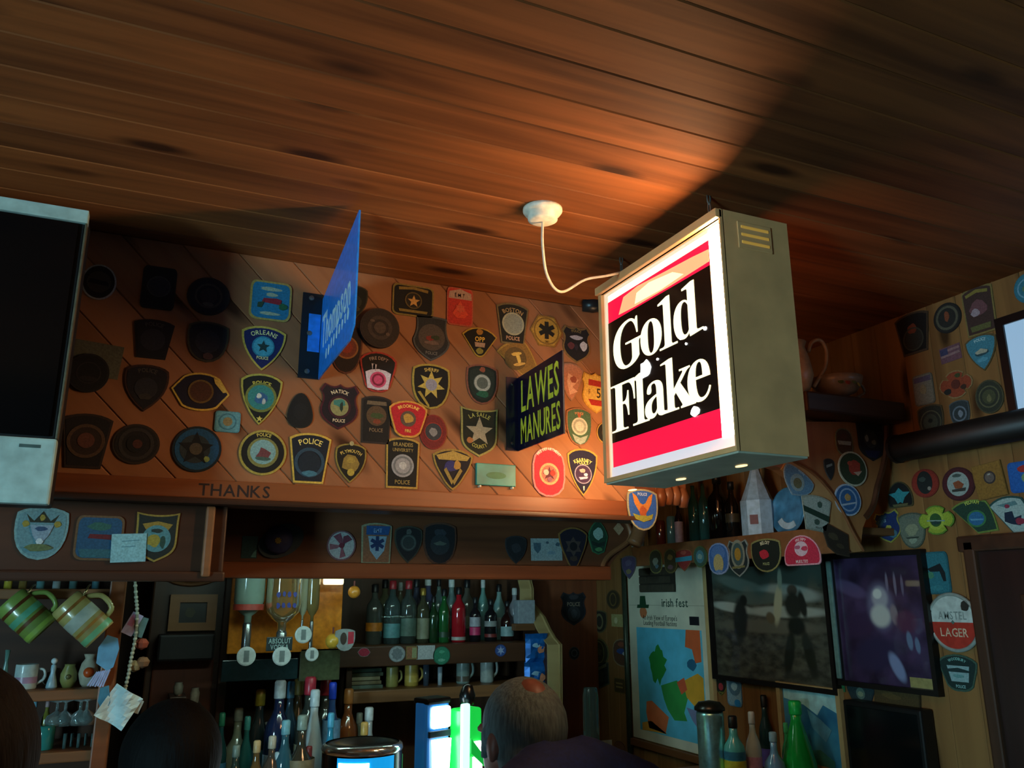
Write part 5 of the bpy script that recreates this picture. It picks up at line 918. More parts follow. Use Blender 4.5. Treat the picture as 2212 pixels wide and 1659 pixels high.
link('backing', box_mesh(-w2/2, w2/2, -h2/2, h2/2, 0, .006), plain('#2a261c', .8), bp_)
# pale wood framed blue-green picture, dark monitor, small signs
o, w, h = frame(('R', RW-.002), (1690, 1826, 1480, 1660), .018, PALEWOOD, .02, 'framed_seascape', 'pale wooden framed blue-green seascape behind the green bottle')
pr_ = link('print', plate_mesh([(-w/2+.012, -h/2+.012), (w/2-.012, -h/2+.012), (w/2-.012, h/2-.012), (-w/2+.012, h/2-.012)], .003, .007), noisemat('print_sea', '#2a6a98', '#4fa4c4', 9), o)
pp([(-84, 88), (84, 88), (84, 40), (40, 56), (20, 30), (-20, 50), (-84, 60)], '#b4ecf0', .0082)
pp([(-10, 40), (30, 20), (60, 0), (40, -30), (0, 0)], '#5f9cb0', .0085)
pp([(-30, -60), (20, -50), (60, -70), (60, -92), (-40, -92)], '#3f8a80', .0085)
M, w, h = spot(('R', RW-.05), 1832, 1998, 1524, 1760)
mo = tag(empty('dark_monitor', M), 'dark monitor screen below the purple portrait', 'monitor')
link('casing', bev_box(-w/2, w/2, -h/2, h/2, -.045, .004, .006), plain('#0c0d0d', .5), mo)
link('screen', bev_box(-w/2+.014, w/2-.014, -h/2+.014, h/2-.014, .003, .006, .001), plain('#0a0f0f', .12, var=0, kind='screen_glass'), mo)
M, w, h = spot(R_, 1785, 1806, 1240, 1286)
sg2 = tag(link('small_notice', bev_box(-w/2, w/2, -h/2, h/2, 0, .004, .001), plain('#35604c', .5), None, M), 'tiny green notice between the two dark pictures', 'notice')
link('dark_half', box_mesh(-w*.4, w*.4, -h*.45, -.004, .004, .0046), plain('#14201c', .5), sg2)
M, w, h = spot(R_, 1796, 1822, 1396, 1492)
pn = tag(link('striped_pennant', plate_mesh([(-w/2, -h/2), (w/2, -h/2), (w/2, h/2), (-w/2, h/2)], 0, .002), plain('#7a3026', .7), None, M), 'narrow red and green striped pennant between the two dark pictures', 'pennant')
link('green_stripe', plate_mesh([(w*.2, -h/2), (w/2, -h/2), (w/2, h/2), (w*.2, h/2)], .0015, .0026), plain('#2f7a4a', .7), pn)
for i in range(3): link('pale_stripe', plate_mesh([(-w/2, -h*.3+i*h*.2), (w*.2, -h*.27+i*h*.2), (w*.2, -h*.24+i*h*.2), (-w/2, -h*.27+i*h*.2)], .0015, .0026), plain('#a88a7a', .7), pn)

# ================================================================== vessels
def bottle_prof(kind):
    return {'spirit': [(.30, 0), (.34, .01), (.34, .60), (.31, .66), (.17, .74), (.13, .78), (.125, .93)],
            'wine': [(.28, 0), (.31, .012), (.31, .56), (.28, .63), (.15, .74), (.12, .80), (.12, .94)],
            'squat': [(.38, 0), (.44, .02), (.44, .48), (.38, .58), (.18, .68), (.14, .74), (.135, .92)],
            'slim': [(.22, 0), (.25, .01), (.25, .58), (.21, .66), (.11, .76), (.09, .82), (.09, .94)],
            'cone': [(.40, 0), (.42, .02), (.34, .40), (.16, .72), (.11, .80), (.11, .93)],
            'jar': [(.40, 0), (.46, .03), (.46, .80), (.40, .88), (.36, .90)],
            'tumbler': [(.34, 0), (.40, .98), (.37, .98), (.32, .06)]}[kind]
VES = {}
def vessel_mesh(kind, seg=18):
    if kind not in VES: VES[kind] = lathe(bottle_prof(kind), seg)
    return VES[kind].copy()
def bottle(plane_y, x, ytop, ybot, kind, body, cap, lab, label, group=None, tilt=0, wide=1.0, name='bottle', cat='bottle', base=None):
    """real size from the plane's own distance; lab = list of (z0, z1, colour) wraps"""
    b0, b1 = at(x, ybot, 1, plane_y), at(x, ytop, 1, plane_y)
    zb = b0.z if base is None else base
    hh = b1.z-zb
    M = Matrix.Translation((b0.x, plane_y, zb))
    if tilt: M = M @ Matrix.Rotation(tilt, 4, 'Y')
    s = hh
    me = vessel_mesh(kind)
    for v in me.vertices: v.co = (v.co.x*s*wide*.36, v.co.y*s*wide*.36, v.co.z*s)
    o = tag(link(name, me, body, None, M, True), label, cat, group)
    pr = bottle_prof(kind); rn = pr[-1][0]*s*wide*.36
    if cap: link('cap', lathe([(rn*1.15, s*.86), (rn*1.2, s*.87), (rn*1.2, s*.985), (rn*.9, s)], 14), cap, o, None, True)
    rb = pr[2][0]*s*wide*.36*1.02
    for z0, z1, c in lab or ():
        link('label_band', lathe([(rb, s*z0), (rb, s*z1)], 18, False), plain(c, .5), o, None, True)
    return o
def clearg(h): return glass(h, .8)
CAPB, CAPR, CAPW, CAPG = plain('#16171a', .4), plain('#a02830', .4), plain('#c8d0d0', .4), plain('#a8883a', .4, .5)

# back-bar unit behind the bottles (against the far wall)
SHY = 3.38
unit = tag(empty('back_bar_unit', (0, YB, 0)), 'brown shelved back-bar unit holding rows of bottles', 'shelves')
def U(nm, x0, x1, y0, y1, z0, z1, m, bev=.004): return link(nm, bev_box(x0, x1, y0-YB, y1-YB, z0, z1, bev), m, unit)
ux0, ux1 = at(488, 1400, 1, SHY).x, at(1118, 1400, 1, SHY-.1).x
zs1, zs2 = at(950, 1392, 1, SHY-.12).z, at(900, 1487, 1, SHY-.12).z
U('shelf', ux0, ux1+.06, SHY-.12, YB-.004, zs1-.028, zs1, MIDWOOD)
U('shelf_front', ux0, ux1+.02, SHY-.135, SHY-.12, zs1-.075, zs1, DARKWOOD)
U('shelf', at(735, 1490, 1, SHY).x, ux1+.06, SHY-.12, YB-.004, zs2-.045, zs2, MIDWOOD)
U('top_shelf', ux0, ux1, SHY+.0, YB-.004, 1.74, 1.76, MIDWOOD)
U('divider', at(742, 1450, 1, SHY).x-.012, at(742, 1450, 1, SHY).x+.012, SHY-.1, YB-.004, .9, zs1-.02, DARKWOOD)
U('side_panel', ux0-.03, ux0, SHY-.12, YB-.004, .9, 1.75, DARKWOOD_Z)
U('counter', ux0-.03, 1.75, 2.88, YB-.004, .86, .90, MIDWOOD)
U('cupboard', ux0-.03, 1.75, 2.95, YB-.004, .0, .86, DARKWOOD)
# pale scrolled end panel
link('red_panel', box_mesh(at(1212, 1500, 1, 3.20).x+.002, RW-.002, YB-.014, YB-.001, .9, 2.0), wood('red_panel_wood', (.16, .045, .018), (.30, .095, .036), 'Z', .5, knots=False), bb)
EX = at(1212, 1500, 1, 3.20).x
prof = [(x, y) for x, y in ((1118, 1240), (1146, 1244), (1147, 1256), (1151, 1272), (1151, 1302), (1160, 1312), (1176, 1332), (1188, 1358), (1200, 1378), (1212, 1392), (1213, 1480), (1214, 1650))]
ep = [(min(at(x, y, 0, EX).y, YB-.03), at(x, y, 0, EX).z) for x, y in prof]
ep += [(ep[-1][0], .905), (YB-.005, .905), (YB-.005, ep[0][1])]
th_ = .062
epo = tag(link('end_panel', plate_mesh(ccw([(-p[0], p[1]) for p in ep]), 0, th_), DARKWOOD_Z, None, Matrix.Translation((EX, 0, 0)) @ FRAMES['R'][1].to_4x4()), 'wooden end panel with a pale scrolled front edge', 'panel')
rv, rf = [], []
for y_, z_ in ep[1:13]: rv += [(-y_+.006, z_, -.002), (-y_+.006, z_, th_+.002), (-y_-.004, z_, th_+.002), (-y_-.004, z_, -.002)]
for i in range(11):
    for k in range(4): rf.append((4*i+k, 4*i+(k+1) % 4, 4*i+4+(k+1) % 4, 4*i+4+k))
link('front_edge', pyd(rv, rf), PALEWOOD, epo)
link('edge_bead', tube([(-p[0]+.008, p[1], .012) for p in ep[1:12]], .005, 6), PALEWOOD, epo)
# blue snack packets hanging on the panel
for i, (bx, lbl) in enumerate((((1134, 1184, 1368, 1432), 'upper crumpled blue snack packet on the end panel'), ((1132, 1187, 1428, 1492), 'lower crumpled blue snack packet on the end panel'))):
    M, w, h = spot(('B', 3.24), *bx)
    rnd = random.Random(i); v, f = [], []; n = 7
    for s in (1, -1):
        for j in range(n):
            for k2 in range(n):
                u_, v_ = -1+2*k2/(n-1), -1+2*j/(n-1)
                bulge = (1-u_**4)*(1-v_**4)*.018
                v.append((u_*w/2*(1-.06*rnd.random()), v_*h/2*(1-.05*rnd.random()), s*(bulge*(.7+.6*rnd.random())+.0005)))
    for j in range(n-1):
        for k2 in range(n-1):
            q = [j*n+k2, j*n+k2+1, (j+1)*n+k2+1, (j+1)*n+k2]; f.append(tuple(q)); f.append(tuple(x+n*n for x in q[::-1]))
    pk = tag(link('snack_packet', pyd(v, f), plain('#1467b8', .2, .3, var=.35, scale=25, kind='foil'), None, M, False), lbl, 'packet', 'blue snack packets')
    link('printed_flash', plate_mesh(blob(.012, -.006, w*.2, h*.16, 9, .4, i+2), .019, .021), plain('#d08a6a', .3), pk)
    link('white_print', plate_mesh(blob(-.012, .012, w*.2, h*.09, 9, .4, i+8), .019, .021), plain('#9ac8e0', .3), pk)

# top shelf bottles, left to right
top = [(806, 1262, 'spirit', '#4a4f4a', CAPB, [(.22, .36, '#c8781c')], 'smoky bottle with an orange label', 1.15),
 (845, 1254, 'spirit', '#7f9a98', CAPR, [(.10, .32, '#5f9aa0')], 'clear bottle with a red cap and blue label', 1.1),
 (880, 1254, 'spirit', '#7f8c84', CAPR, [(.12, .40, '#5f7a70')], 'clear bottle with a red cap and grey label', 1.1),
 (912, 1270, 'spirit', '#8a8868', CAPG, [(.08, .45, '#8a8c74')], 'pale yellow bottle with a cream label', 1.0),
 (935, 1288, 'wine', '#1c3a20', CAPB, [], 'dark green bottle', 1.0),
 (958, 1272, 'wine', '#1f5a2c', CAPB, [(.10, .2, '#23402a')], 'bright green bottle', 1.0),
 (990, 1268, 'spirit', '#a81c26', CAPB, [(.04, .10, '#a8a49a')], 'bright red bottle', 1.1),
 (1026, 1290, 'spirit', '#1c1a1e', CAPB, [(.15, .33, '#c03060'), (.34, .55, '#a0a0a8')], 'black bottle with a pink and white label', 1.05),
 (1060, 1294, 'spirit', '#17181b', CAPB, [(.10, .18, '#7a2a26'), (.35, .48, '#8a8c8a')], 'black bottle with a grey label', 1.25),
 (1096, 1298, 'squat', '#2a1412', CAPB, [(.12, .36, '#7f9a9c')], 'squat dark brown bottle with a white label', 1.1)]
for i, (x, yt, kd, c, cap, lab, nm, wd_) in enumerate(top):
    bottle(SHY, x, yt, 1396, kd, glossy(c) if i not in (1, 2, 3) else clearg(c), cap, lab, nm+' on the upper back-bar shelf', 'bottles on the upper back-bar shelf', 0, wd_, base=zs1)
# second row behind, seen between the first
for i, (x, yt, c) in enumerate(((828, 1252, '#6a6a50'), (862, 1258, '#70705a'), (897, 1250, '#3a3c4a'), (922, 1246, '#4a4e6a'), (946, 1248, '#6a8a8a'), (974, 1250, '#708a88'), (1008, 1252, '#5c5a50'), (1043, 1252, '#6a9a94'), (1078, 1262, '#7fa09c'), (1112, 1270, '#8a8a90'))):
    bottle(SHY+.12, x, yt, 1392, ('spirit', 'slim', 'wine')[i % 3], glossy(c), (CAPB, CAPW)[i % 2], [(.2, .4, ('#8a8468', '#6f8f90', '#9a9a9a')[i % 3])], ORD[i]+' bottle from the left in the back row of the upper shelf', 'back row of bottles on the upper shelf', base=zs1)
M, w, h = spot(('B', SHY-.06), 1119, 1156, 1296, 1347)
tag(link('white_carton', bev_box(-w/2, w/2, -h/2, h/2, -.05, 0, .003), plain('#8f98a0', .5), None, M), 'white carton beside the scrolled end panel', 'carton')
M2, w2, h2 = spot(('B', SHY-.06), 1112, 1166, 1347, 1362)
tag(link('carton_ledge', bev_box(-w2/2, w2/2+.03, -h2/2, h2/2, -.07, .005, .003), MIDWOOD, None, M2), 'short brown ledge under the white carton', 'ledge')
# coasters and tags on the shelf front
SF = ('B', SHY-.1355)
for bx, kd, bc, fc, els, nm in (((772, 800, 1399, 1419), 'eye', '#8a8f94', '#a8304a', [], 'red winged bottle tag on the shelf front'),
  ((840, 875, 1395, 1430), 'circle', '#7a7f80', '#8f9494', [('s', 8, 0, 0, .8, .8, '#6a7072')], 'grey flower-edged cap on the shelf front'),
  ((877, 902, 1396, 1424), 'rect', '#7a6a34', '#8a5a3c', [('p', [(0, 80), (80, 80), (80, -80), (0, -80)], '#8a8a60')], 'small brown and gold label on the shelf front'),
  ((900, 939, 1394, 1424), 'rect', '#a8aaa8', None, [], 'white price card on the shelf front'),
  ((935, 972, 1396, 1436), 'circle', '#1f5a44', '#2c7a5c', [('b', 0, -.5, .5, .2, '#6aa48a'), ('b', 0, .4, .4, .2, '#4f9a7a')], 'round green beer mat on the shelf front'),
  ((1069, 1093, 1392, 1418), 'circle', '#2a3f7a', '#34508f', [('s', 6, 0, 0, .8, .4, '#9aa8c8')], 'small blue star badge on the shelf front')):
    patch(SF, bx, kd, bc, fc, els, nm, 'tags on the shelf front', 0, .9, 'tag', None, .003)
# lower shelf: books and crockery
M, w, h = spot(('B', SHY-.05), 750, 828, 1443, 1488)
for i, c in enumerate(('#5a6a5a', '#7a6f52', '#8a8060', '#6f7a60', '#4f6a5c')):
    bk = tag(link('book', bev_box(-w/2+.004*(i % 2), w/2-.006*(i % 3), i*h/5, (i+1)*h/5-.002, -.10, 0, .002), plain(c, .6), None, Matrix.Translation((0, 0, zs2-M.translation.z)) @ M), ORD[i]+' book up from the bottom in the pile on the lower shelf', 'book', 'book pile on the lower shelf')
    link('pages', box_mesh(-w/2+.001+.004*(i % 2), -w/2+.008, i*h/5+.003, (i+1)*h/5-.005, -.095, .0015), plain('#a8a890', .7), bk)
def mug(plane_y, bx, body, label, band=None, tilt=0, handle=1, base=None, name='mug', cat='mug', group=None):
    M, w, h = spot(('B', plane_y), *bx)
    r = w*.42
    if base is not None: M.translation.z = base+h/2
    Mm = Matrix.Translation(M.translation) @ Matrix.Rotation(tilt, 4, 'Y') @ Matrix.Translation((0, 0, -h/2))
    o = tag(link(name, lathe([(.001, .001), (r*.9, 0), (r, h*.06), (r, h*.96), (r*.98, h), (r*.9, h), (r*.88, h*.1), (.001, h*.08)], 26, False), body, None, Mm, True), label, cat, group)
    if handle: link('handle', tube(spline([(handle*r*.95, 0, h*.80), (handle*r*1.5, 0, h*.74), (handle*r*1.6, 0, h*.42), (handle*r*.96, 0, h*.2)], 5), h*.055, 8), body, o, None, True)
    for z0, z1, c in band or ():
        link('painted_band', lathe([(r*1.012, h*z0), (r*1.012, h*z1)], 26, False), plain(c, .35, var=.25, scale=25), o, None, True)
    return o
for x0, x1, y0, c, nm, b in ((832, 862, 1444, '#8a8044', 'olive yellow jug on the lower shelf', None), (872, 906, 1440, '#a88a3c', 'mustard jug on the lower shelf', [(.2, .5, '#b89a48')]), (984, 1016, 1432, '#7a8a84', 'grey-green tankard on the lower shelf', [(.1, .3, '#5a4f44')]), (1036, 1068, 1430, '#9aa09a', 'white mug on the lower shelf behind the grey-haired head', None)):
    mug(SHY-.03, (x0, x1, y0, 1488), plain(c, .35), nm, b, base=zs2, group='crockery on the lower shelf')
for x, yt, c, nm in ((920, 1428, '#3a4450', 'tall dark glass on the lower shelf'), (950, 1440, '#a8b4bc', 'white candle glass on the lower shelf')):
    bottle(SHY-.04, x, yt, 1488, 'tumbler', glossy(c), None, [], nm, 'glasses on the lower shelf', base=zs2, name='tumbler', cat='glass')

# optics: upturned bottles with measures
OY = 2.95
def optic(x0, x1, ytop, yneck, yb, body, label, band, disc):
    M, w, h = spot(('B', OY), x0, x1, ytop, yneck)
    r = w/2; zt = M.translation.z+h/2; hz = h
    Mo = Matrix.Translation((M.translation.x, OY, zt))
    o = tag(link('optic_bottle', lathe([(r*.98, .10), (r, .08), (r, -hz*.62), (r*.92, -hz*.78), (r*.55, -hz*.93), (r*.26, -hz), (r*.24, -hz*1.16)], 26), body, None, Mo, True), label, 'bottle', 'upturned bottles on optics')
    for z0, z1, c in band: link('label_band', lathe([(r*1.01, -hz*z0), (r*1.01, -hz*z1)], 26, False), plain(c, .4), o, None, True)
    mz = at((x0+x1)/2, yb, 1, OY).z-zt
    link('measure', lathe([(r*.22, -hz*1.14), (r*.30, -hz*1.2), (r*.30, mz+.03), (r*.16, mz)], 14), metal('#8a8f8f', .25), o, None, True)
    dd = link('measure_disc', lathe([(.001, 0), (disc, 0), (disc, .008), (disc*.86, .010), (.001, .010)], 24), plain('#b4bcb8', .35), o, Matrix.Translation((0, -.03, mz+.012)) @ Matrix.Rotation(math.pi/2, 4, 'X'))
    link('disc_slot', box_mesh(-disc*.28, disc*.28, -disc*.6, disc*.6, .0100, .0112), plain('#6a7472', .4), dd)
    return o, r, hz
optic(506, 572, 1240, 1330, 1424, glossy('#7f9488'), 'pale green upturned bottle with a red oval label', [(.72, .86, '#a84034')], .030)
o, r, hz = optic(574, 652, 1240, 1345, 1424, clearg('#c8a468'), 'large clear upturned bottle with blue print', [], .030)
for zz_ in (.42, .64):
    for i in range(4): link('blue_print', plate_mesh(blob((i-1.5)*r*.30, 0, r*.13, r*.19, 9, .4, i+int(zz_*50)), 0, .001), plain('#1c2a7a', .4), o, Matrix.Translation((0, -r*1.03, -hz*zz_)) @ Matrix.Rotation(math.pi/2, 4, 'X'))
optic(646, 664, 1278, 1330, 1378, glossy('#8a8a74'), 'narrow upturned bottle with a grey measure', [], .028)
optic(662, 690, 1262, 1330, 1420, glossy('#6a5a34'), 'small brown upturned bottle beside the clear one', [], .022)
M, w, h = spot(('B', OY-.03), 576, 632, 1376, 1406)
lab_ = tag(link('vodka_plate', bev_box(-w/2, w/2, -h/2, h/2, -.01, 0, .002), plain('#1c2a2c', .4), None, M), 'small dark label plate with two lines of white capitals', 'label plate')
link('lettering', text_mesh('ABSOLUT', h*.36, w*.86, .0008), plain('#9ab4b0', .4), lab_, Matrix.Translation((0, h*.22, 0)))
link('lettering', text_mesh('VODKA', h*.36, w*.7, .0008), plain('#9ab4b0', .4), lab_, Matrix.Translation((0, -h*.22, 0)))
orail = tag(link('optic_rail', bev_box(at(490, 1250, 1, OY+.03).x, at(780, 1250, 1, OY+.03).x, OY+.045, OY+.075, 1.70, 1.74, .003), metal('#5a5a54')), 'metal rail the upturned bottles hang from', 'rail')
M, w, h = spot(('B', OY+.01), 650, 690, 1245, 1280)
bx_ = tag(link('red_white_box', bev_box(-w/2, w/2, -h/2, h/2, -.03, 0, .002), plain('#a89f90', .5), None, M), 'small red and white box hanging beside the clear bottle', 'box')
link('red_top', bev_box(-w/2-.0005, w/2+.0005, h*.05, h/2+.0005, -.0305, .0006, .001), plain('#8a1f24', .5), bx_)
M, w, h = spot(('B', OY+.01), 700, 742, 1246, 1263)
tag(link('cream_lamp', bev_box(-w/2, w/2, -h/2, h/2, -.02, .01, .006), plain('#d8cf9a', .4, emit=3.0, kind='warm_lamp'), None, M), 'small cream strip lamp under the canopy', 'lamp')
for bx, c, nm in (((752, 778, 1262, 1296), '#c8822c', 'orange ball ornament hanging by the strip lamp'), ((703, 735, 1366, 1404), '#c89a34', 'yellow and white round measure hanging low')):
    M, w, h = spot(('B', OY), *bx)
    bl = tag(link('round_ornament', lathe([(.001, -w*.5)]+[(w*.5*math.cos(a), w*.5*math.sin(a)) for a in [-1.3+.26*i for i in range(11)]]+[(.001, w*.5)], 18, False), plain(c, .3), None, Matrix.Translation(M.translation), True), nm, 'ornament')
    link('hanger', tube([(0, 0, w*.5), (0, 0, w*.9)], .003), plain('#6a2a22', .5), bl)
M, w, h = spot(('B', OY-.01), 722, 766, 1358, 1406)
em = tag(link('crest_measure', plate_mesh(ccw([(x*w/2, y*h/2) for x, y in shp('round')]), 0, .01), plain('#8f9494', .4, .4), None, M), 'silver shield-shaped measure with a red panel', 'measure')
link('red_panel', plate_mesh([(w*.14, -h*.2), (w*.42, -h*.16), (w*.42, h*.36), (w*.14, h*.36)], .01, .011), plain('#a8283a', .4), em)
link('dark_window', plate_mesh(ell(-w*.08, h*.06, w*.16, h*.28, 16), .01, .011), plain('#3a2c26', .4), em)
for i, (bx, c, nm) in enumerate((((500, 742, 1236, 1408), '#c8781e', 'orange wooden panel behind the upturned bottles'), ((480, 645, 1424, 1470), '#1b3034', 'dark teal tray rail below the measures'), ((648, 735, 1400, 1470), '#4a4a34', 'olive mirror panel behind the bottle necks'))):
    M, w, h = spot(('B', OY+.12), *bx)
    tag(link('backing_panel', bev_box(-w/2, w/2, -h/2, h/2, -.02, 0, .003), plain(c, .25), None, M), nm, 'panel')

# counter bottles (necks and shoulders in the picture), standing on the back counter
cnt = [(424, 1546, 'slim', '#4a3a5a', '#7f8a9a', [], 'slim purple bottle'), (463, 1540, 'slim', '#1f4a4a', '#2c7a5a', [(.25, .5, '#3f88b0')], 'slim green-capped bottle with a blue label'),
 (499, 1530, 'squat', '#8a947c', '#a8b09c', [], 'pale frosted green bottle'), (520, 1548, 'slim', '#1f5c58', '#3a8a84', [], 'slim teal bottle'),
 (545, 1490, 'wine', '#2a3434', '#a8922c', [(.2, .5, '#35606a')], 'dark bottle with a yellow cap'), (566, 1560, 'wine', '#2f4a4a', '#b0bcbc', [(.3, .5, '#8a9a94')], 'short grey-green bottle with a pale cap'),
 (588, 1470, 'spirit', '#1c2644', '#c0ccd4', [(.2, .45, '#9aa8b4')], 'navy bottle with a white cap'), (612, 1472, 'slim', '#3a5a70', '#5aa0c8', [], 'bottle with a light blue cap'),
 (630, 1466, 'wine', '#5a4a2c', '#c8a85c', [(.25, .5, '#a88a4c')], 'brown bottle with a gold cap'), (655, 1462, 'spirit', '#343a34', '#b03040', [(.2, .5, '#8a8468')], 'left of two red-capped bottles'),
 (690, 1466, 'spirit', '#3a3c34', '#a82c34', [(.2, .5, '#7a745c')], 'right of two red-capped bottles'), (667, 1490, 'cone', '#aebcc0', '#c0d0d8', [], 'big frosted white bottle'),
 (706, 1474, 'slim', '#2a4a7c', '#2040c0', [(.5, .7, '#6a9ac0')], 'bottle with a bright blue cap'), (742, 1488, 'spirit', '#7a4420', '#b0703a', [(.2, .45, '#6a4a34')], 'amber bottle with a copper cap'),
 (768, 1540, 'wine', '#5c665c', '#8a948c', [(.4, .6, '#a8b0a8')], 'grey bottle beside the lit font'), (789, 1528, 'squat', '#9aa4a8', '#c8d0d4', [(.2, .4, '#a84a6a')], 'white-capped bottle with a pink label'),
 (606, 1556, 'wine', '#2f5c6c', '#7ab4c4', [(.3, .5, '#a0a090')], 'blue-grey bottle in the front counter row'), (578, 1590, 'spirit', '#4a4038', '#b8b0a0', [(.3, .55, '#b0a898')], 'short brown bottle in the front counter row'),
 (642, 1545, 'squat', '#3a3428', '#8a9c94', [(.4, .6, '#8a7a5c')], 'squat brown bottle in the front counter row'), (705, 1540, 'slim', '#2f8ab0', '#58b0d8', [], 'bright blue bottle left of the lit font'),
 (448, 1600, 'wine', '#23401c', '#8a9a34', [(.4, .6, '#a8b83c')], 'green wine bottle by the black silhouette'), (545, 1600, 'wine', '#6a4f2c', '#c8a878', [(.3, .6, '#a88a5c')], 'tan bottle in the front counter row'),
 (592, 1625, 'spirit', '#7f98a0', '#b8d4e0', [(.3, .6, '#8ab4c8')], 'pale blue bottle at the bottom edge'), (660, 1612, 'wine', '#4a1c1c', '#7a2c2c', [(.3, .6, '#8a3434')], 'dark red bottle at the bottom edge'),
 (500, 1610, 'spirit', '#2a3a34', '#7a8a80', [(.3, .6, '#5c7068')], 'dark bottle below the frosted green one'), (780, 1560, 'wine', '#2c2622', '#c8a058', [], 'dark bottle with a gold-lit neck')]  # the last bottle's gold neck is its cap colour
for i, (x, yt, kd, c, cc, lab, nm) in enumerate(cnt):
    yy = 3.07+.10*(i % 3) if i < 16 else 2.905
    if nm.startswith('big frosted'): yy = 2.99
    bottle(yy, x, yt, 1760, kd, glossy(c), plain(cc, .3), lab, nm+' on the back counter', 'bottles on the back counter', base=.901, wide=.86)

# ================================================================== left: shelf unit of jugs and glasses
LY = 2.50
lu = tag(empty('dresser_shelves', (0, LY+.25, 0)), 'brown open dresser of mugs, jugs and glasses at the lower left', 'shelves')
def V(nm, x0, x1, y0, y1, z0, z1, m, bev=.004): return link(nm, bev_box(x0, x1, y0-LY-.25, y1-LY-.25, z0, z1, bev), m, lu)
lx1 = at(268, 1300, 1, LY).x
zl1, zl2, zl3 = at(140, 1272, 1, LY).z, at(140, 1490, 1, LY).z, at(140, 1624, 1, LY).z
for z_ in (zl1, zl2, zl3): V('shelf', -.95, lx1-.01, LY, LY+.25, z_-.026, z_, MIDWOOD)
V('side_upright', lx1-.038, lx1, LY-.012, LY+.25, .5, 1.70, REDWOOD)
V('back_board', -.95, lx1, LY+.24, LY+.25, .5, 1.70, DARKWOOD)
V('cupboard', -.95, lx1, LY-.05, LY+.25, 0, .62, DARKWOOD)
# jar tops over the highest shelf
for i, (x, c) in enumerate(((16, '#b8a83c'), (48, '#7a6230'), (86, '#5a8a8c'), (121, '#a8b8b8'), (157, '#7ab0b0'), (206, '#4f7a80'), (249, '#c4a83a'))):
    bottle(LY+.05, x, 1228, 1272, 'jar', glossy(c), plain(c, .4), [], ORD[i]+' small jar from the left on the highest dresser shelf', 'jars on the highest dresser shelf', base=zl1, name='jar', cat='jar', wide=1.1)
# two big hanging mugs
G1 = plain('#7f9a4a', .3, coat=.4, scale=14, var=.25, kind='glaze')
mug(LY-.08, (8, 106, 1280, 1380), G1, 'big green mug with brown stripes hanging leftmost from the dresser', [(.20, .27, '#5a3418'), (.42, .56, '#5fae8a'), (.62, .70, '#6a4420'), (.85, .95, '#8fae48')], 2.30, -1)
mug(LY-.08, (130, 226, 1284, 1390), plain('#a89a5c', .3, coat=.4, scale=14, var=.25, kind='glaze'), 'big tan and green mug hanging near the dresser upright', [(.16, .22, '#8a5a24'), (.36, .60, '#b0b8a8'), (.68, .74, '#9a6a2c'), (.84, .96, '#6fae7c')], 2.30, -1)
for x in (58, 180):
    p = at(x, 1278, 1, LY-.08)
    tag(link('cup_hook', tube(spline([p+Vector((.01, .08, .018)), p+Vector((.01, .0, .012)), p+Vector((.0, -.012, -.012)), p+Vector((-.012, 0, -.006))], 4), .0025, 6), metal('#8a7a50')), 'brass cup hook holding the '+('green' if x < 100 else 'tan')+' mug', 'hook')
# things on the middle shelf
mug(LY+.06, (26, 86, 1436, 1490), plain('#b8ccc8', .35, coat=.3), 'white cup with a pink flower on the middle dresser shelf', [(.25, .5, '#a888a0')], 0, 1, zl2, 'cup', 'cup')
def figure(bx, c, label, prof, extra=None, cat='figurine', base=zl2, py=LY+.06):
    M, w, h = spot(('B', py), *bx)
    o = tag(link('figurine', lathe([(r*w, z*h) for r, z in prof], 18), plain(c, .35, coat=.3), None, Matrix.Translation((M.translation.x, py, base)), True), label, cat)
    for nm, pos, r, cc in extra or ():
        link(nm, lathe([(.001, -r*w)]+[(r*w*math.cos(a), r*w*math.sin(a)) for a in [-1.3+.26*i for i in range(11)]]+[(.001, r*w)], 14, False), plain(cc, .35), o, Matrix.Translation((pos[0]*w, pos[1]*w, pos[2]*h)), True)
    return o
figure((100, 128, 1424, 1490), '#9ac0cc', 'pale blue china lady figurine', [(.4, 0), (.46, .04), (.34, .25), (.18, .5), (.22, .62), (.2, .74), (.08, .78)], [('head', (0, 0, .88), .26, '#c8e0e4')])
figure((128, 168, 1440, 1490), '#8a8a4c', 'round olive pot with a wheel pattern', [(.28, 0), (.46, .3), (.46, .6), (.28, .92), (.3, 1.0)], [('boss', (0, -.40, .48), .16, '#5a5a34')], 'pot')
figure((166, 216, 1418, 1488), '#b0aa94', 'cream vase with an orange flower', [(.2, 0), (.32, .1), (.44, .4), (.34, .72), (.2, .86), (.28, 1.0)], [('orange_flower', (.02, -.34, .45), .24, '#c8501c')], 'vase')
figure((96, 160, 1376, 1420), '#8f948c', 'white animal figurine lying under the hanging mugs', [(.30, 0), (.34, .2), (.30, .5), (.12, .8)], [('head', (.3, -.02, .42), .18, '#7a4a3a'), ('body', (-.2, 0, .3), .24, '#a0a49a')], 'figurine', zl2, LY+.16)
figure((2, 22, 1400, 1486), '#5f8a80', 'tall green glass vase at the left edge', [(.3, 0), (.42, .3), (.2, .7), (.3, 1.0)], None, 'vase')
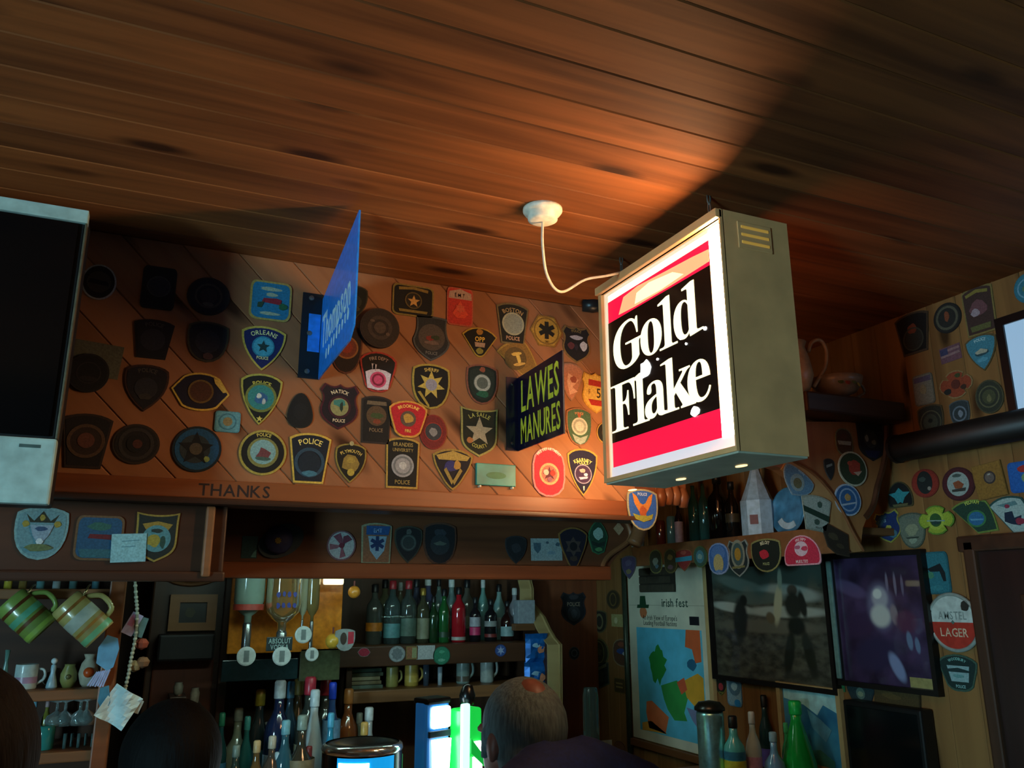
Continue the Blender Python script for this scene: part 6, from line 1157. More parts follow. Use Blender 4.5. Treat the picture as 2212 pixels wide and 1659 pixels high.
# blue tasselled pennant, postcards and a paper napkin pinned to the upright
M, w, h = spot(('B', LY-.03), 198, 252, 1372, 1484)
pe = tag(link('tasselled_pennant', plate_mesh(ccw([(-w*.1, h*.5), (w*.35, h*.45), (w*.5, h*.25), (w*.42, -h*.1), (w*.2, -h*.18), (-w*.3, -h*.05), (-w*.35, h*.25)]), -.002, .002), plain('#5f9cc0', .7, scale=30), None, M @ Matrix.Rotation(-.1, 4, 'Z')), 'pale blue tasselled pennant hanging on the dresser upright', 'pennant')
for i in range(7): link('tassel', tube([(w*(.30-.08*i), -h*(.15+.01*i), 0), (w*(.16-.10*i), -h*(.48+.01*(i % 2)), .002)], .0022, 5), plain('#a8b8e0', .7), pe)
M, w, h = spot(('B', LY-.02), 262, 314, 1322, 1376)
pc = tag(link('postcard', plate_mesh([(-w*.3, -h*.45), (w*.2, -h*.45), (w*.2, h*.45), (-w*.3, h*.45)], 0, .0012), plain('#a89ab0', .5), None, M @ Matrix.Rotation(-.45, 4, 'Z')), 'pink and white postcard pinned to the dresser upright', 'postcard')
link('pink_print', plate_mesh([(-w*.24, -h*.1), (w*.0, -h*.1), (w*.0, h*.36), (-w*.24, h*.36)], .001, .0016), plain('#b0708c', .5), pc)
tag(link('grey_card', plate_mesh([(-w*.25, -h*.4), (w*.25, -h*.4), (w*.25, h*.4), (-w*.25, h*.4)], -.003, -.0018), plain('#56706a', .5), None, M @ Matrix.Translation((w*.28, -h*.1, 0)) @ Matrix.Rotation(-.25, 4, 'Z')), 'grey card tucked behind the pink postcard', 'card')
M, w, h = spot(('B', LY-.05), 212, 302, 1480, 1574)
nv, nf, n = [], [], 9
rnd = random.Random(11)
for j in range(n):
    for i in range(n):
        u_, v_ = -1+2*i/(n-1), -1+2*j/(n-1)
        nv.append((u_*w*.40, v_*h*.40, .012*math.sin(3*u_+2*v_)+.006*rnd.random()))
for j in range(n-1):
    for i in range(n-1): nf.append((j*n+i, j*n+i+1, (j+1)*n+i+1, (j+1)*n+i))
nk = tag(link('paper_napkin', pyd(nv, nf), plain('#c4dcdc', .8, scale=12), None, M @ Matrix.Rotation(-.55, 4, 'Z')), 'crumpled white paper napkin hanging at the lower left', 'napkin')
sm = nk.modifiers.new('thickness', 'SOLIDIFY'); sm.thickness = .0015
link('folded_corner', plate_mesh([(w*.20, h*.0), (w*.52, h*.06), (w*.46, h*.36), (w*.18, h*.36)], -.012, -.010), plain('#a8a898', .8), nk)
tag(link('blue_ribbon', plate_mesh(ccw([(-w*.5, h*.45), (-w*.3, h*.5), (-w*.22, h*.1), (-w*.36, -.02), (-w*.52, h*.15)]), -.006, -.004), plain('#3f7f98', .6), None, M), 'crumpled blue ribbon beside the white napkin', 'ribbon')
# beaded chain down the upright
pts = [at(x, y, 1, LY-.022) for x, y in ((291, 1245), (294, 1290), (296, 1325), (292, 1380), (284, 1420), (278, 1455), (270, 1488))]
ch = tag(link('bead_string', tube(spline(pts, 5), .0035, 6), plain('#8a8a72', .4)), 'long string of pale beads hanging down the dresser upright', 'beads')
for i, p in enumerate(spline(pts, 4)): link('bead', lathe([(.001, -.005), (.005, -.002), (.005, .002), (.001, .005)], 8), plain('#a0a08a', .35), ch, Matrix.Translation(p), True)
for i, (x, y, c) in enumerate(((306, 1392, '#8a3a20'), (290, 1440, '#8a7a54'), (308, 1432, '#7a5434'))):
    p = at(x, y, 1, LY-.0)
    tag(link('dried_flower', lathe([(.001, -.014), (.014, -.008), (.018, .004), (.010, .014), (.001, .016)], 9), plain(c, .8), None, Matrix.Translation(p), False), ('red', 'straw-coloured', 'brown')[i]+' dried flower head behind the bead string', 'flower', 'dried flowers by the bead string')
# lower shelf: jar, bottles, glasses; stems hanging above
bottle(LY+.06, 92, 1562, 1624, 'jar', glossy('#2c8a84'), None, [], 'round turquoise glass bowl on the lowest dresser shelf', None, base=zl3, wide=2.2, name='glass_bowl', cat='bowl')
bottle(LY+.13, 62, 1515, 1624, 'wine', glossy('#1c4058'), plain('#7fb4c8', .3), [], 'blue bottle behind the turquoise bowl', 'bottles on the lowest dresser shelf', base=zl3)
bottle(LY+.15, 90, 1515, 1624, 'wine', glossy('#7a7a30'), plain('#a88a8a', .3), [], 'olive bottle behind the turquoise bowl', 'bottles on the lowest dresser shelf', base=zl3)
for i, x in enumerate((137, 152, 167, 182, 197, 210)):
    bottle(LY+.05+.03*(i % 2), x, 1584, 1624, 'tumbler', clearg('#9ac4c0'), None, [], ORD[i]+' shot glass from the left on the lowest dresser shelf', 'shot glasses on the lowest dresser shelf', base=zl3, name='shot_glass', cat='glass', wide=.9)
for i, x in enumerate((128, 146, 178, 192)):
    p = at(x, 1498, 1, LY+.08); hh = p.z-at(x, 1556, 1, LY+.08).z
    gg = tag(link('stem_glass', lathe([(.026, 0), (.024, -.004), (.004, -.010), (.004, -hh*.45), (.022, -hh*.62), (.027, -hh*.8), (.022, -hh), (.020, -hh), (.024, -hh*.8), (.018, -hh*.62), (.001, -hh*.5)], 18, False), clearg('#b4ccc8'), None, Matrix.Translation((p.x, LY+.08, zl2-.029)), True), ORD[i]+' upturned stem glass from the left under the middle shelf', 'glass', 'stem glasses hanging under the middle shelf')

# ================================================================== dark cabinet between dresser and bottles
CY = 3.30
cx0, cx1 = at(318, 1400, 1, CY).x, at(478, 1400, 1, CY).x
cb = tag(empty('dark_cabinet', ((cx0+cx1)/2, CY, 0)), 'dark red-brown wooden cabinet between the dresser and the bottles', 'cabinet')
wc = (cx1-cx0)/2
link('body', bev_box(-wc, wc, 0, .28, 0, 1.82, .006), DARKWOOD_Z, cb)
link('lower_panel', bev_box(-wc*.82, wc*.82, -.012, .002, .95, at(400, 1420, 1, CY).z, .006), wood('cabinet_panel', (.10, .025, .012), (.20, .05, .022), 'Z', .4, knots=False), cb)
link('ledge', bev_box(-wc*.75, wc*.75, -.09, .0, at(400, 1412, 1, CY).z-.02, at(400, 1368, 1, CY).z, .008), plain('#120c0a', .5), cb)
for r_, z_ in ((.11, 0), (.085, .01)):
    link('arched_moulding', tube([(r_*math.cos(a), -.01-z_*.5, at(418, 1238, 1, CY).z+.02-r_*.55*math.sin(a)) for a in [math.pi*i/12 for i in range(13)]], .008, 8), MIDWOOD, cb)
M, w, h = spot(('B', CY-.02), 366, 468, 1284, 1362)
pf = tag(empty('small_picture', M), 'small orange-wood framed dark picture on the cabinet', 'picture')
link('frame', plate_mesh([(-w/2, -h/2), (w/2, -h/2), (w/2, h/2), (-w/2, h/2)], -.018, .008, [[(-w/2+.034, -h/2+.028), (-w/2+.034, h/2-.028), (w/2-.034, h/2-.028), (w/2-.034, -h/2+.028)]]), wood('orange_frame', (.26, .11, .035), (.40, .18, .06), 'X', .4, knots=False), pf)
pi_ = link('print', box_mesh(-w/2+.03, w/2-.03, -h/2+.025, h/2-.025, -.01, -.006), plain('#14140e', .4), pf)
link('printed_head', plate_mesh(blob(-.01, .0, w*.12, h*.16, 12, .2, 3), -.006, -.0052), plain('#4a4730', .5), pi_)
for i, (bx, c, nm) in enumerate((((374, 396, 1474, 1502), '#8a8070', 'small white china pot on the cabinet front ledge'), ((375, 394, 1500, 1524), '#7a4a34', 'small terracotta pot below the white one'), ((410, 431, 1486, 1522), '#a89a84', 'white candle stub by the counter bottles'))):
    M, w, h = spot(('B', CY-.10), *bx)
    tag(link('small_pot', lathe([(w*.3, -h/2), (w*.45, -h*.3), (w*.5, h*.2), (w*.36, h*.42), (w*.4, h/2)], 16), plain(c, .5), None, Matrix.Translation(M.translation), True), nm, 'pot')
    tag(link('small_ledge', bev_box(-w*.8, w*.8, -.05, .10, -h/2-.012, -h/2-.0005, .002), DARKWOOD, None, Matrix.Translation(M.translation)), 'little dark ledge carrying the '+nm.split(' on ')[0].split(' below ')[0].split(' by ')[0], 'ledge')

# ================================================================== bar counter with lit taps
BZ = 1.08
bar = tag(empty('bar_counter', (0, 2.3, 0)), 'long dark wooden bar counter with lit beer taps', 'bar')
link('counter_top', bev_box(-1.7, 1.42, -.33, .10, BZ-.045, BZ, .010), MIDWOOD, bar)
link('front', box_mesh(-1.7, 1.42, -.10, .08, .0, BZ-.045), DARKWOOD, bar)
side = tag(empty('side_counter', (1.75, 2.9, 0)), 'dark side counter along the right wall', 'counter')
link('counter_top', bev_box(-.32, .30, -.80, -.10, .945, .98, .008), MIDWOOD, side)
link('front', box_mesh(-.28, .30, -.77, -.10, 0, .945), DARKWOOD, side)
TPY = 2.16
def tapbody(x0, x1, ytop, m, label):
    p0, p1 = at(x0, ytop, 1, TPY), at(x1, ytop, 1, TPY)
    w = p1.x-p0.x; h = p0.z-BZ
    o = tag(empty('beer_tap', Matrix.Translation(((p0.x+p1.x)/2, TPY, BZ)) @ Matrix.Rotation(.35, 4, 'Z')), label, 'beer tap')
    link('column', bev_box(-w/2, w/2, -.02, .03, 0, h, .012, 3), m, o)
    link('foot', bev_box(-w*.6, w*.6, -.035, .045, 0, .02, .006), metal('#8a8f90', .25), o)
    return o, w, h
LITW = plain('#e8fbff', .4, emit=9.0, kind='lit_display')
o, w, h = tapbody(905, 968, 1512, plain('#1d5f9c', .3, emit=.25), 'white-lit beer tap with a dark blue column')
link('lit_badge', bev_box(-w*.30, w*.46, -.030, -.016, h*.74, h*.94, .008), LITW, o)
link('lit_panel', plate_mesh([(-w*.16, h*.0+.03), (w*.34, h*.03+.03), (w*.46, h*.64), (-w*.26, h*.64)], .016, .030), LITW, o, Matrix.Rotation(math.pi/2, 4, 'X'))
link('dark_band', bev_box(-w*.40, w*.48, -.026, -.016, h*.66, h*.72, .002), plain('#14222c', .4), o)
link('cap', bev_box(-w*.5, w*.5, -.025, .035, h*.96, h*1.02, .006), metal('#2c2a28', .3), o)
o, w, h = tapbody(980, 1038, 1530, plain('#12a838', .3, emit=1.1, kind='lit_green'), 'green-lit beer tap beside the grey-haired man')
link('lit_strip', bev_box(-w*.52, -w*.18, -.030, -.016, .02, h*1.06, .006), plain('#a8e8e4', .4, emit=1.6), o)
link('white_panel', bev_box(w*.02, w*.40, -.030, -.018, .03, h*.66, .006), plain('#e4fff0', .4, emit=4.0), o)
link('sash', plate_mesh([(-w*.16, h*.55), (w*.44, h*.40), (w*.44, h*.50), (-w*.16, h*.70)], .020, .032), plain('#0f9a34', .3, emit=.8), o, Matrix.Rotation(math.pi/2, 4, 'X'))
link('handle', lathe([(.001, 0), (.018, .008), (.022, .03), (.014, .055), (.001, .06)], 16), plain('#0e100f', .25), o, Matrix.Translation((0, 0, h*1.0)), True)
p0, p1 = at(698, 1606, 1, TPY), at(866, 1606, 1, TPY)
w, h = p1.x-p0.x, p0.z-BZ
o = tag(empty('drum_font', Matrix.Translation(((p0.x+p1.x)/2, TPY, BZ)) @ Matrix.Rotation(.3, 4, 'Z')), 'wide chrome-topped beer font with a glowing blue and white front', 'beer font')
link('drum', lathe([(w*.48, 0), (w*.5, .01), (w*.5, h*.90), (w*.46, h*.97), (w*.3, h), (.001, h)], 36), plain('#0d1012', .25), o, None, True)
link('chrome_rim', lathe([(w*.5, h*.88), (w*.512, h*.91), (w*.50, h*.96), (w*.46, h*.985)], 36, False), metal('#c8d4d4', .15), o, None, True)
def arc_panel(a0, a1, z0, z1, r, n=10):
    v = [(r*math.cos(a0+(a1-a0)*i/n), r*math.sin(a0+(a1-a0)*i/n), z) for z in (z0, z1) for i in range(n+1)]
    return pyd(v, [(i, i+1, n+2+i, n+1+i) for i in range(n)])
link('blue_panel', arc_panel(-2.75, -1.25, .03, h*.86, w*.505), plain('#0f86c8', .3, emit=1.1, kind='lit_blue'), o)
link('white_panel', arc_panel(-2.70, -1.95, .03, h*.80, w*.512), LITW, o)
link('green_edge', arc_panel(-.55, -.25, .03, h*.80, w*.508), plain('#2c8a4c', .3, emit=.5, kind='lit_green'), o)
# added, unseen batten behind the canopy fascia, put in to brighten the bottles
fb = tag(empty('fluorescent_batten', (.66, FY+.10, 1.772)), 'slim fluorescent batten tucked up behind the canopy fascia', 'lamp')
link('housing', bev_box(-.52, .52, -.02, .02, .012, .04, .003), plain('#8a8f8a', .4), fb)
link('tube_lamp', tube([(-.49, 0, 0), (.49, 0, 0)], .012, 10), plain('#d4fff2', .4, emit=ADDED_BATTEN, kind='fluorescent'), fb)

# ================================================================== things on the right-hand side counter
def bottleR(x, ytop, kind, c, cap, lab, label, py, wide=1.0, trans=0):
    return bottle(py, x, ytop, 1700, kind, clearg(c) if trans else glossy(c), cap, lab, label, 'bottles on the side counter', base=.981, wide=wide*.85)
M, w, h = spot(('B', 2.30), 1512, 1560, 1512, 1659)
st = tag(link('steel_canister', lathe([(w*.46, 0), (w*.5, .01), (w*.5, .36), (w*.46, .38)], 26), metal('#a8e8f0', .3), None, Matrix.Translation((M.translation.x, 2.30, .981)), True), 'teal-lit steel canister with a dark domed lid', 'canister')  # pale teal is the metal's own colour
ztop = at(1536, 1512, 1, 2.30).z-.981
st.data.transform(Matrix.Scale((ztop-.03)/.38, 4, (0, 0, 1)))
link('lid', lathe([(w*.56, ztop-.03), (w*.56, ztop-.022), (w*.4, ztop-.006), (.001, ztop)], 26), plain('#1c2422', .3), st, None, True)
bottleR(1592, 1545, 'spirit', '#5ac0c4', CAPB, [(.18, .50, '#c8cc3c'), (.51, .60, '#2f7aa0'), (.05, .17, '#7ac0d0')], 'bottle with a bright yellow and blue label on the side counter', 2.24, 1.25)
bottleR(1634, 1536, 'slim', '#c8e0dc', CAPW, [(.3, .5, '#c8a0c8'), (.2, .28, '#b02c4c')], 'clear slim bottle with a pink label on the side counter', 2.24, 1.2)
bottleR(1664, 1500, 'wine', '#1d3a3c', CAPB, [(.2, .4, '#5a50a8')], 'dark teal bottle behind the purple one on the side counter', 2.42, .9)
bottleR(1678, 1580, 'squat', '#7ab4e8', plain('#9fd0f0', .3), [(.15, .45, '#6a62c0')], 'purple and blue bottle on the side counter', 2.20, 1.2)
bottleR(1708, 1560, 'slim', '#3cba78', plain('#4fd088', .3), [], 'slim green bottle on the side counter', 2.24, 1.1)
bottleR(1732, 1512, 'cone', '#18b84c', plain('#20d05c', .3), [(.04, .10, '#0d5a28')], 'broad bright green bottle before the seascape', 2.18, 1.7)
M, w, h = spot(('B', 2.62), 1586, 1642, 1466, 1570)
tag(link('wooden_tray', bev_box(-w/2, w/2, -h/2-.25, h/2, -.015, .0, .003), PALEWOOD, None, M), 'pale wooden board standing behind the canister', 'board')
M, w, h = spot(('B', 3.10), 1263, 1323, 1600, 1680)
tag(link('paper_sheet', plate_mesh([(-w/2, -h/2), (w/2, -h/2), (w/2, h/2), (-w/2, h/2)], 0, .0015), plain('#8a8a7c', .7), None, M), 'grey paper sheet low beside the grey-haired man', 'paper')
bottle(3.06, 1278, 1462, 1600, 'jar', clearg('#7fa4a8'), None, [], 'clear glass jar beside the map poster', None, base=.901, wide=.5, name='glass_jar', cat='jar')
bottle(2.95, 1275, 1640, 1700, 'jar', glossy('#3a8ab0'), plain('#5aa4c8', .3), [], 'small blue jar at the bottom edge', None, base=.901, wide=.6, name='blue_jar', cat='jar')

# ================================================================== things on the wall shelf and crockery shelf
BSX = 1.965
def on_shelf(x, ytop, kind, c, label, wide=1.0, cap=None, lab=(), trans=0):
    q = at(x, 1165, 0, BSX); zz_ = zt+.001
    hh = at(x, ytop, 0, BSX).z-zz_
    me = vessel_mesh(kind)
    for v in me.vertices: v.co = (v.co.x*hh*wide*.36, v.co.y*hh*wide*.36, v.co.z*hh)
    o = tag(link('bottle', me, clearg(c) if trans else glossy(c), None, Matrix.Translation((BSX, q.y, zz_)), True), label, 'bottle', 'bottles on the wall shelf')
    rn = bottle_prof(kind)[-1][0]*hh*wide*.36
    if cap: link('cap', lathe([(rn*1.2, hh*.87), (rn*1.2, hh), (rn, hh*1.01)], 12), cap, o, None, True)
    rb = bottle_prof(kind)[2][0]*hh*wide*.37
    for z0, z1, cc in lab: link('label_band', lathe([(rb, hh*z0), (rb, hh*z1)], 16, False), plain(cc, .45), o, None, True)
    return o
on_shelf(1428, 1118, 'jar', '#6a2a24', 'small dark red jar, leftmost on the wall shelf', 1.0)
on_shelf(1452, 1108, 'jar', '#5a8a98', 'small blue-grey jar on the wall shelf', .9)
on_shelf(1468, 1085, 'slim', '#2a1a24', 'dark bottle with a pale violet label on the wall shelf', 1.1, CAPB, [(.05, .55, '#b8a8c4')])
on_shelf(1502, 1040, 'slim', '#4a8a80', 'tall clear green bottle on the wall shelf', 1.0, None, [], 1)
on_shelf(1524, 1036, 'slim', '#5a9488', 'second tall clear green bottle on the wall shelf', .9, None, [], 1)
on_shelf(1556, 1025, 'spirit', '#14110f', 'tall black bottle left of the white bottle', 1.3, CAPB)
on_shelf(1586, 1040, 'wine', '#1c1814', 'black bottle just behind the white bottle', 1.1, CAPB, [(.3, .45, '#4a4430')])
# white eight-sided bottle
q = at(1642, 1165, 0, BSX-.02); hh = at(1642, 1015, 0, BSX-.02).z-zt
wb = tag(link('white_bottle', lathe([(.052, .001), (.058, .004), (.058, hh*.54), (.053, hh*.57), (.030, hh*.82), (.017, hh*1.0), (.016, hh*1.15)], 8), plain('#9fb8c8', .45), None, Matrix.Translation((BSX-.02, q.y, zt)) @ Matrix.Rotation(.2, 4, 'Z')), 'white eight-sided decanter with a red square on the wall shelf', 'bottle')
link('stopper', lathe([(.014, hh*1.14), (.019, hh*1.16), (.019, hh*1.26), (.012, hh*1.3)], 8), plain('#8fb4bc', .4), wb)
link('red_square', plate_mesh([(-.014, -.016), (.014, -.016), (.014, .016), (-.014, .016)], 0, .0012), plain('#6a2a26', .5), wb, Matrix.Rotation(-2.75, 4, 'Z') @ Matrix.Translation((.0545, 0, hh*.25)) @ Matrix(((0, 0, 1), (1, 0, 0), (0, 1, 0))).to_4x4())
# blue and white charger leaning on the wall behind the bracket
M, w, h = spot(('R', BSX+.02), 1672, 1742, 1012, 1158)
pt = tag(link('blue_plate', lathe([(.001, .004), (w*.34, .004), (w*.5, .014), (w*.52, .018), (w*.5, .010), (w*.33, -.002), (.001, -.002)], 36, False), plain('#3f7ca0', .3, coat=.4, scale=26, var=.45), None, Matrix.Translation((M.translation.x, M.translation.y, zt+w*.52)) @ FRAMES['R'][1].to_4x4() @ Matrix.Rotation(-.12, 4, 'X'), True), 'blue and white plate leaning behind the curved moulding', 'plate')
link('white_wave', plate_mesh([(w*.4*math.cos(a), w*.4*math.sin(a)) for a in [-2.6+.2*i for i in range(9)]]+[(w*.26*math.cos(a), w*.26*math.sin(a)) for a in [-1.0-.2*i for i in range(9)]], .006, .010), plain('#b4c8d0', .4), pt)
M, w, h = spot(('R', SX+.03), 1366, 1392, 1188, 1222)
wcup = tag(link('white_beaker', lathe([(w*.28, -h/2), (w*.34, h/2), (w*.30, h/2), (w*.24, -h*.4)], 16), plain('#a8b8b4', .5), None, Matrix.Translation((SX+.03, M.translation.y, zt+h/2)), True), 'small white beaker at the left end of the wall shelf', 'beaker')
# jug and teacup on the crockery shelf
CSY = PY-.03
ztc = shf.matrix_world.translation.z+.024
pj = at(1718, 800, 1, CSY)
jug = tag(link('cream_jug', lathe([(.030, 0), (.045, .01), (.058, .05), (.050, .10), (.040, .135), (.046, .150), (.042, .150), (.036, .135), (.001, .02)], 26, False), plain('#b89a78', .35, coat=.3), None, Matrix.Translation((pj.x-.012, CSY, ztc)), True), 'cream jug with a looping handle half hidden by the lit sign', 'jug')
hp = [(p.x-jug.location.x, -.01, p.z-ztc) for p in (at(x, y, 1, CSY) for x, y in ((1741, 762), (1748, 742), (1766, 737), (1779, 758), (1778, 790), (1766, 815), (1752, 838)))]
link('handle', tube(spline(hp, 5), .0055, 8), plain('#b89a78', .35, coat=.3), jug, None, True)
M, w, h = spot(('B', CSY), 1768, 1850, 830, 872)
tc_ = tag(link('teacup', lathe([(.016, 0), (.022, .004), (w*.36, h*.30), (w*.47, h*.72), (w*.5, h), (w*.48, h), (w*.44, h*.7), (w*.3, h*.3), (.001, h*.12)], 28, False), plain('#8a7a68', .35, coat=.3), None, Matrix.Translation((M.translation.x, CSY, ztc)), True), 'wide flowered teacup on the crockery shelf', 'cup')
link('handle', tube(spline([(w*.46, 0, h*.8), (w*.66, 0, h*.86), (w*.72, 0, h*.5), (w*.5, 0, h*.2)], 5), .004, 8), plain('#8a7a68', .35, coat=.3), tc_, None, True)
for i, (a, z_, c) in enumerate(((-1.9, .55, '#8a3a2c'), (-1.6, .6, '#5a6a34'), (-1.3, .5, '#b8a04a'), (-2.2, .6, '#4a5a2c'))):
    rr = w*.445
    link('painted_flower', lathe([(.001, 0), (.008, .001), (.001, .002)], 9), plain(c, .4), tc_, Matrix.Translation((rr*math.cos(a), rr*math.sin(a), h*z_)) @ Matrix.Rotation(a, 4, 'Z') @ Matrix.Rotation(math.pi/2-.3, 4, 'Y'))

# ================================================================== people at the bar (backs to the camera)
def capsule(bm, a, b, r0, r1, n=7):
    a, b = Vector(a), Vector(b)
    for i in range(n):
        t = i/(n-1)
        bmesh.ops.create_icosphere(bm, subdivisions=2, radius=r0+(r1-r0)*t, matrix=Matrix.Translation(a.lerp(b, t)))
def ellip(bm, c, r, rot=None):
    M = Matrix.Translation(c) @ (rot or Matrix.Identity(4)) @ Matrix.Diagonal((r[0], r[1], r[2], 1))
    bmesh.ops.create_icosphere(bm, subdivisions=3, radius=1.0, matrix=M)
def fuse(bm, vox, smooth=6, cut=None):
    """one continuous skin from overlapping volumes"""
    me = bpy.data.meshes.new('m'); bm.to_mesh(me); bm.free()
    o = bpy.data.objects.new('m', me); COL.objects.link(o)
    r = o.modifiers.new('r', 'REMESH'); r.mode = 'VOXEL'; r.voxel_size = vox
    s = o.modifiers.new('s', 'SMOOTH'); s.factor = .5; s.iterations = smooth
    dg = bpy.context.evaluated_depsgraph_get(); dg.update()
    out = bpy.data.meshes.new_from_object(o.evaluated_get(dg))
    bpy.data.objects.remove(o); bpy.data.meshes.remove(me)
    out.materials.clear(); out.shade_smooth()
    return out
def hand(bm, w, d, up):
    """palm and five fingers resting flat on the counter; w wrist, d forward"""
    w, d = Vector(w), Vector(d).normalized(); s = d.cross(Vector((0, 0, 1))).normalized()*up
    capsule(bm, w, w+d*.085, .022, .026, 5); capsule(bm, w+s*.018, w+d*.085+s*.022, .016, .018, 5); capsule(bm, w-s*.018, w+d*.085-s*.022, .016, .018, 5)
    for k, ln in ((-.033, .062), (-.011, .078), (.012, .082), (.033, .072)):
        a = w+d*.09+s*k; m = a+d*ln*.55+Vector((0, 0, .008)); e = a+d*ln+Vector((0, 0, -.008))
        capsule(bm, a, m, .0095, .0088, 5); capsule(bm, m, e, .0088, .0075, 5)
    a = w+d*.02+s*.03; m = a+d*.035+s*.028; capsule(bm, a, m, .012, .011, 4); capsule(bm, m, m+d*.03+s*.006, .011, .009, 4)
def person(label, head, yaw, lean, jacket, hairc, bald=False, hood=False, long_hair=False, skin='#a8705c', hunch=0.0, lap=False):
    """seated figure; head = centre of the skull, faces +Y turned by yaw"""
    H0 = Vector(head); z0 = 0.0
    Rz = Matrix.Rotation(yaw, 4, 'Z')
    def L(x, y, z): return tuple(Rz @ Vector((x, y, z)))
    hx, hz = 0.0, H0.z
    neck = (0, -lean*.55, hz-.135); chest = (0, -lean, hz-.33+hunch*.6); sh = hz-.215+hunch
    hip = (0, -lean-.02, hz-.74)
    knee_z = hip[2]+.02
    root = empty('person', Matrix.Translation((H0.x, H0.y, 0)) @ Rz)
    tag(root, label, 'person')
    # body: skin from head to feet in one mesh
    bm = bmesh.new()
    ellip(bm, (0, -.012, hz+.015), (.074, .096, .098))
    if bald: ellip(bm, (-.006, -.042, hz+.072), (.042, .052, .046))
    ellip(bm, (0, .030, hz-.045), (.058, .064, .075))
    ellip(bm, (0, .052, hz-.092), (.034, .034, .026))
    capsule(bm, (0, .098, hz+.012), (0, .116, hz-.026), .009, .014, 4)
    for s in (-1, 1):
        ellip(bm, (s*.078, -.006, hz-.016), (.011, .020, .032), Matrix.Rotation(s*.3, 4, 'Z'))
        ellip(bm, (s*.033, .086, hz+.008), (.016, .012, .011))
    ellip(bm, (0, .104, hz-.062), (.024, .010, .009))
    capsule(bm, (0, -.022, hz-.06), neck, .056, .060, 5); capsule(bm, neck, chest, .062, .12, 5)
    capsule(bm, chest, hip, .125, .135, 6)
    el, wr_ = {}, {}
    for s in (-1, 1):
        S = (s*.185, -lean-.005, sh-.03); E = (s*.25, -lean+.10, sh-.27); Wq = (s*.13, .20, max(BZ+.028, sh-.30)) if not lap else (s*.10, -lean+.22, hip[2]+.13)
        el[s], wr_[s] = E, Wq
        capsule(bm, (s*.06, -lean, sh), S, .07, .058, 4); capsule(bm, S, E, .050, .040, 7); capsule(bm, E, Wq, .038, .027, 7)
        hand(bm, Wq, (-s*.25, 1, 0), -s)
        T = (s*.10, hip[1]+.02, hip[2]); Kn = (s*.14, hip[1]+.40, hip[2]+.02); An = (s*.13, hip[1]+.34, .30+.02)
        capsule(bm, T, Kn, .085, .060, 7); capsule(bm, Kn, An, .055, .038, 7); capsule(bm, An, (s*.14, hip[1]+.50, .29), .036, .032, 4)
    link('body', fuse(bm, .0075, 4), plain(skin, .5, scale=40, var=.1, kind='skin'), root)
    # jacket
    bm = bmesh.new()
    capsule(bm, (0, -lean*.7, hz-.165), chest, .088, .150, 5); capsule(bm, chest, hip, .155, .160, 6)
    ellip(bm, (0, -lean-.03, hz-.28), (.20, .115, .12))
    for s in (-1, 1):
        S = (s*.185, -lean-.005, sh-.03)
        capsule(bm, (s*.05, -lean*.9, sh+.02), S, .084, .078, 5); capsule(bm, S, el[s], .072, .058, 8); capsule(bm, el[s], Vector(el[s]).lerp(Vector(wr_[s]), .88), .056, .042, 8)
    if hunch: ellip(bm, (0, -lean*.95, hz-.20+hunch), (.115, .085, .085)); ellip(bm, (0, -lean-.02, hz-.29+hunch), (.20, .10, .12))
    if hood: ellip(bm, (-.05, -.075, hz-.10), (.14, .10, .10)); ellip(bm, (-.15, -lean-.02, hz-.20), (.12, .11, .10))
    jk = link('jacket', fuse(bm, .010, 5), plain(jacket, .85, scale=140, var=.25, bump=.3, kind='cloth'), root)
    bm = bmesh.new()
    capsule(bm, (0, -lean*.62-.01, hz-.150), (0, -lean*.8, hz-.195), .078, .094, 4)
    link('collar', fuse(bm, .008, 3), plain(jacket, .85, scale=140, var=.25, bump=.3, kind='cloth'), jk)
    # trousers
    bm = bmesh.new(); capsule(bm, (0, hip[1], hip[2]-.01), (0, hip[1], hip[2]+.05), .155, .15, 3)
    for s in (-1, 1):
        T = (s*.10, hip[1]+.02, hip[2]); Kn = (s*.14, hip[1]+.40, hip[2]+.02); An = (s*.13, hip[1]+.34, .36)
        capsule(bm, T, Kn, .10, .074, 7); capsule(bm, Kn, An, .068, .055, 7)
    link('trousers', fuse(bm, .012, 4), plain('#14161c', .85, kind='cloth'), root)
    for s in (-1, 1):
        bm = bmesh.new(); capsule(bm, (s*.13, hip[1]+.32, .32), (s*.14, hip[1]+.50, .295), .048, .040, 5); ellip(bm, (s*.132, hip[1]+.33, .35), (.046, .05, .05))
        link('shoe', fuse(bm, .010, 3), plain('#0e0d0c', .4, kind='leather'), root)
    # hair
    bm = bmesh.new()
    if bald:
        ellip(bm, (0, -.018, hz+.022), (.0825, .104, .098)); ellip(bm, (0, -.045, hz-.035), (.079, .068, .075))
        for s_ in (-1, 1): capsule(bm, (s_*.074, .012, hz+.01), (s_*.070, .030, hz-.035), .016, .010, 4)
    else:
        ellip(bm, (0, -.022, hz+.030), (.088, .106, .100)); ellip(bm, (0, -.05, hz-.03), (.082, .075, .085))
        if long_hair: ellip(bm, (0, -.055, hz-.11), (.100, .06, .13)); ellip(bm, (0, -.07, hz-.2), (.10, .045, .10))
    hm, nt, b = base_mat('hair'); N = nt.nodes.new
    tc = N('ShaderNodeTexCoord'); mp = N('ShaderNodeMapping'); mp.inputs['Scale'].default_value = (160, 160, 22)
    nz = N('ShaderNodeTexNoise'); nz.inputs['Scale'].default_value = 1; rr = N('ShaderNodeValToRGB')
    rr.color_ramp.elements[0].color = tuple(c*.55 for c in lin(hairc))+(1,); rr.color_ramp.elements[1].color = lin(hairc)+(1,)
    rr.color_ramp.elements[0].position = .3; rr.color_ramp.elements[1].position = .7
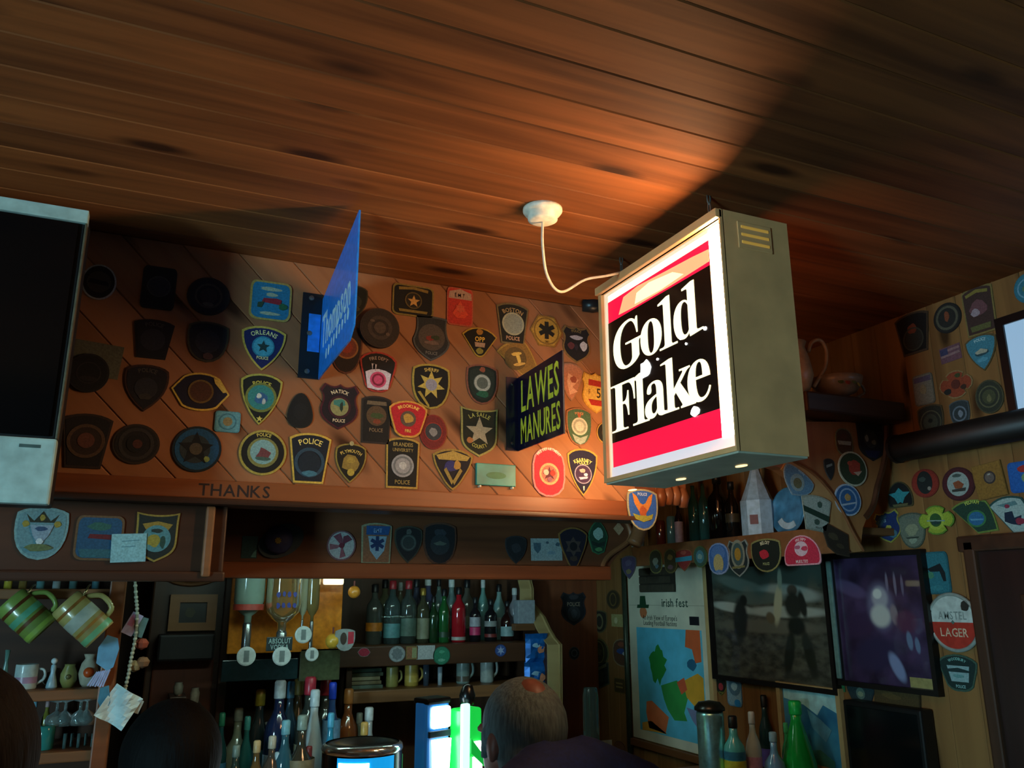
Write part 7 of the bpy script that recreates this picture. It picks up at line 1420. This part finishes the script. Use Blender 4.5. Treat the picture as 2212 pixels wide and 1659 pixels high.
    nt.links.new(tc.outputs['Object'], mp.inputs[0]); nt.links.new(mp.outputs[0], nz.inputs['Vector']); nt.links.new(nz.outputs['Fac'], rr.inputs['Fac']); nt.links.new(rr.outputs['Color'], b.inputs['Base Color'])
    bp2 = N('ShaderNodeBump'); bp2.inputs['Strength'].default_value = .6; bp2.inputs['Distance'].default_value = .004
    nt.links.new(nz.outputs['Fac'], bp2.inputs['Height']); nt.links.new(bp2.outputs['Normal'], b.inputs['Normal']); b.inputs['Roughness'].default_value = .75; b.inputs['Specular IOR Level'].default_value = .15
    link('hair', fuse(bm, .006, 3), hm, root)
    # the stool that carries the figure
    st = tag(empty('bar_stool', Matrix.Translation((H0.x, H0.y, 0)) @ Rz @ Matrix.Translation((0, hip[1], 0))), 'wooden bar stool under the '+label.split(' seated')[0].split(' at ')[0], 'stool')
    sz = hip[2]-.125
    link('seat', lathe([(.001, sz-.05), (.17, sz-.05), (.18, sz-.03), (.17, sz-.002), (.001, sz)], 24), MIDWOOD, st, None, True)
    for i in range(4):
        a = math.pi/4+i*math.pi/2
        link('leg', tube([(.12*math.cos(a), .12*math.sin(a), sz-.045), (.19*math.cos(a), .19*math.sin(a), 0)], .016, 8), DARKWOOD_Z, st)
    link('foot_ring', tube([(.165*math.cos(2*math.pi*i/24), .165*math.sin(2*math.pi*i/24), .25) for i in range(24)], .009, 6, True), metal('#8a8a84'), st)
    return root
def headpos(x, y, Y): p = at(x, y, 1, Y); return p
p = headpos(1122, 1588, 1.70)
person('grey-haired balding man in a dark navy jacket seated before the green tap', (p.x, p.y, p.z), .25, .16, '#0c1e50', '#6a7878', bald=True, hunch=.125, skin='#7a4a3c')
p = headpos(362, 1668, 1.74)
person('black-haired person in a black hooded coat at the lower left', (p.x, p.y, p.z), .1, .10, '#08080a', '#050505', hood=True)
p = headpos(-128, 1712, 1.05)
person('brown-haired person cut off at the left edge', (p.x, p.y, p.z), -.1, .10, '#0c0a09', '#140d09', long_hair=True, lap=True)
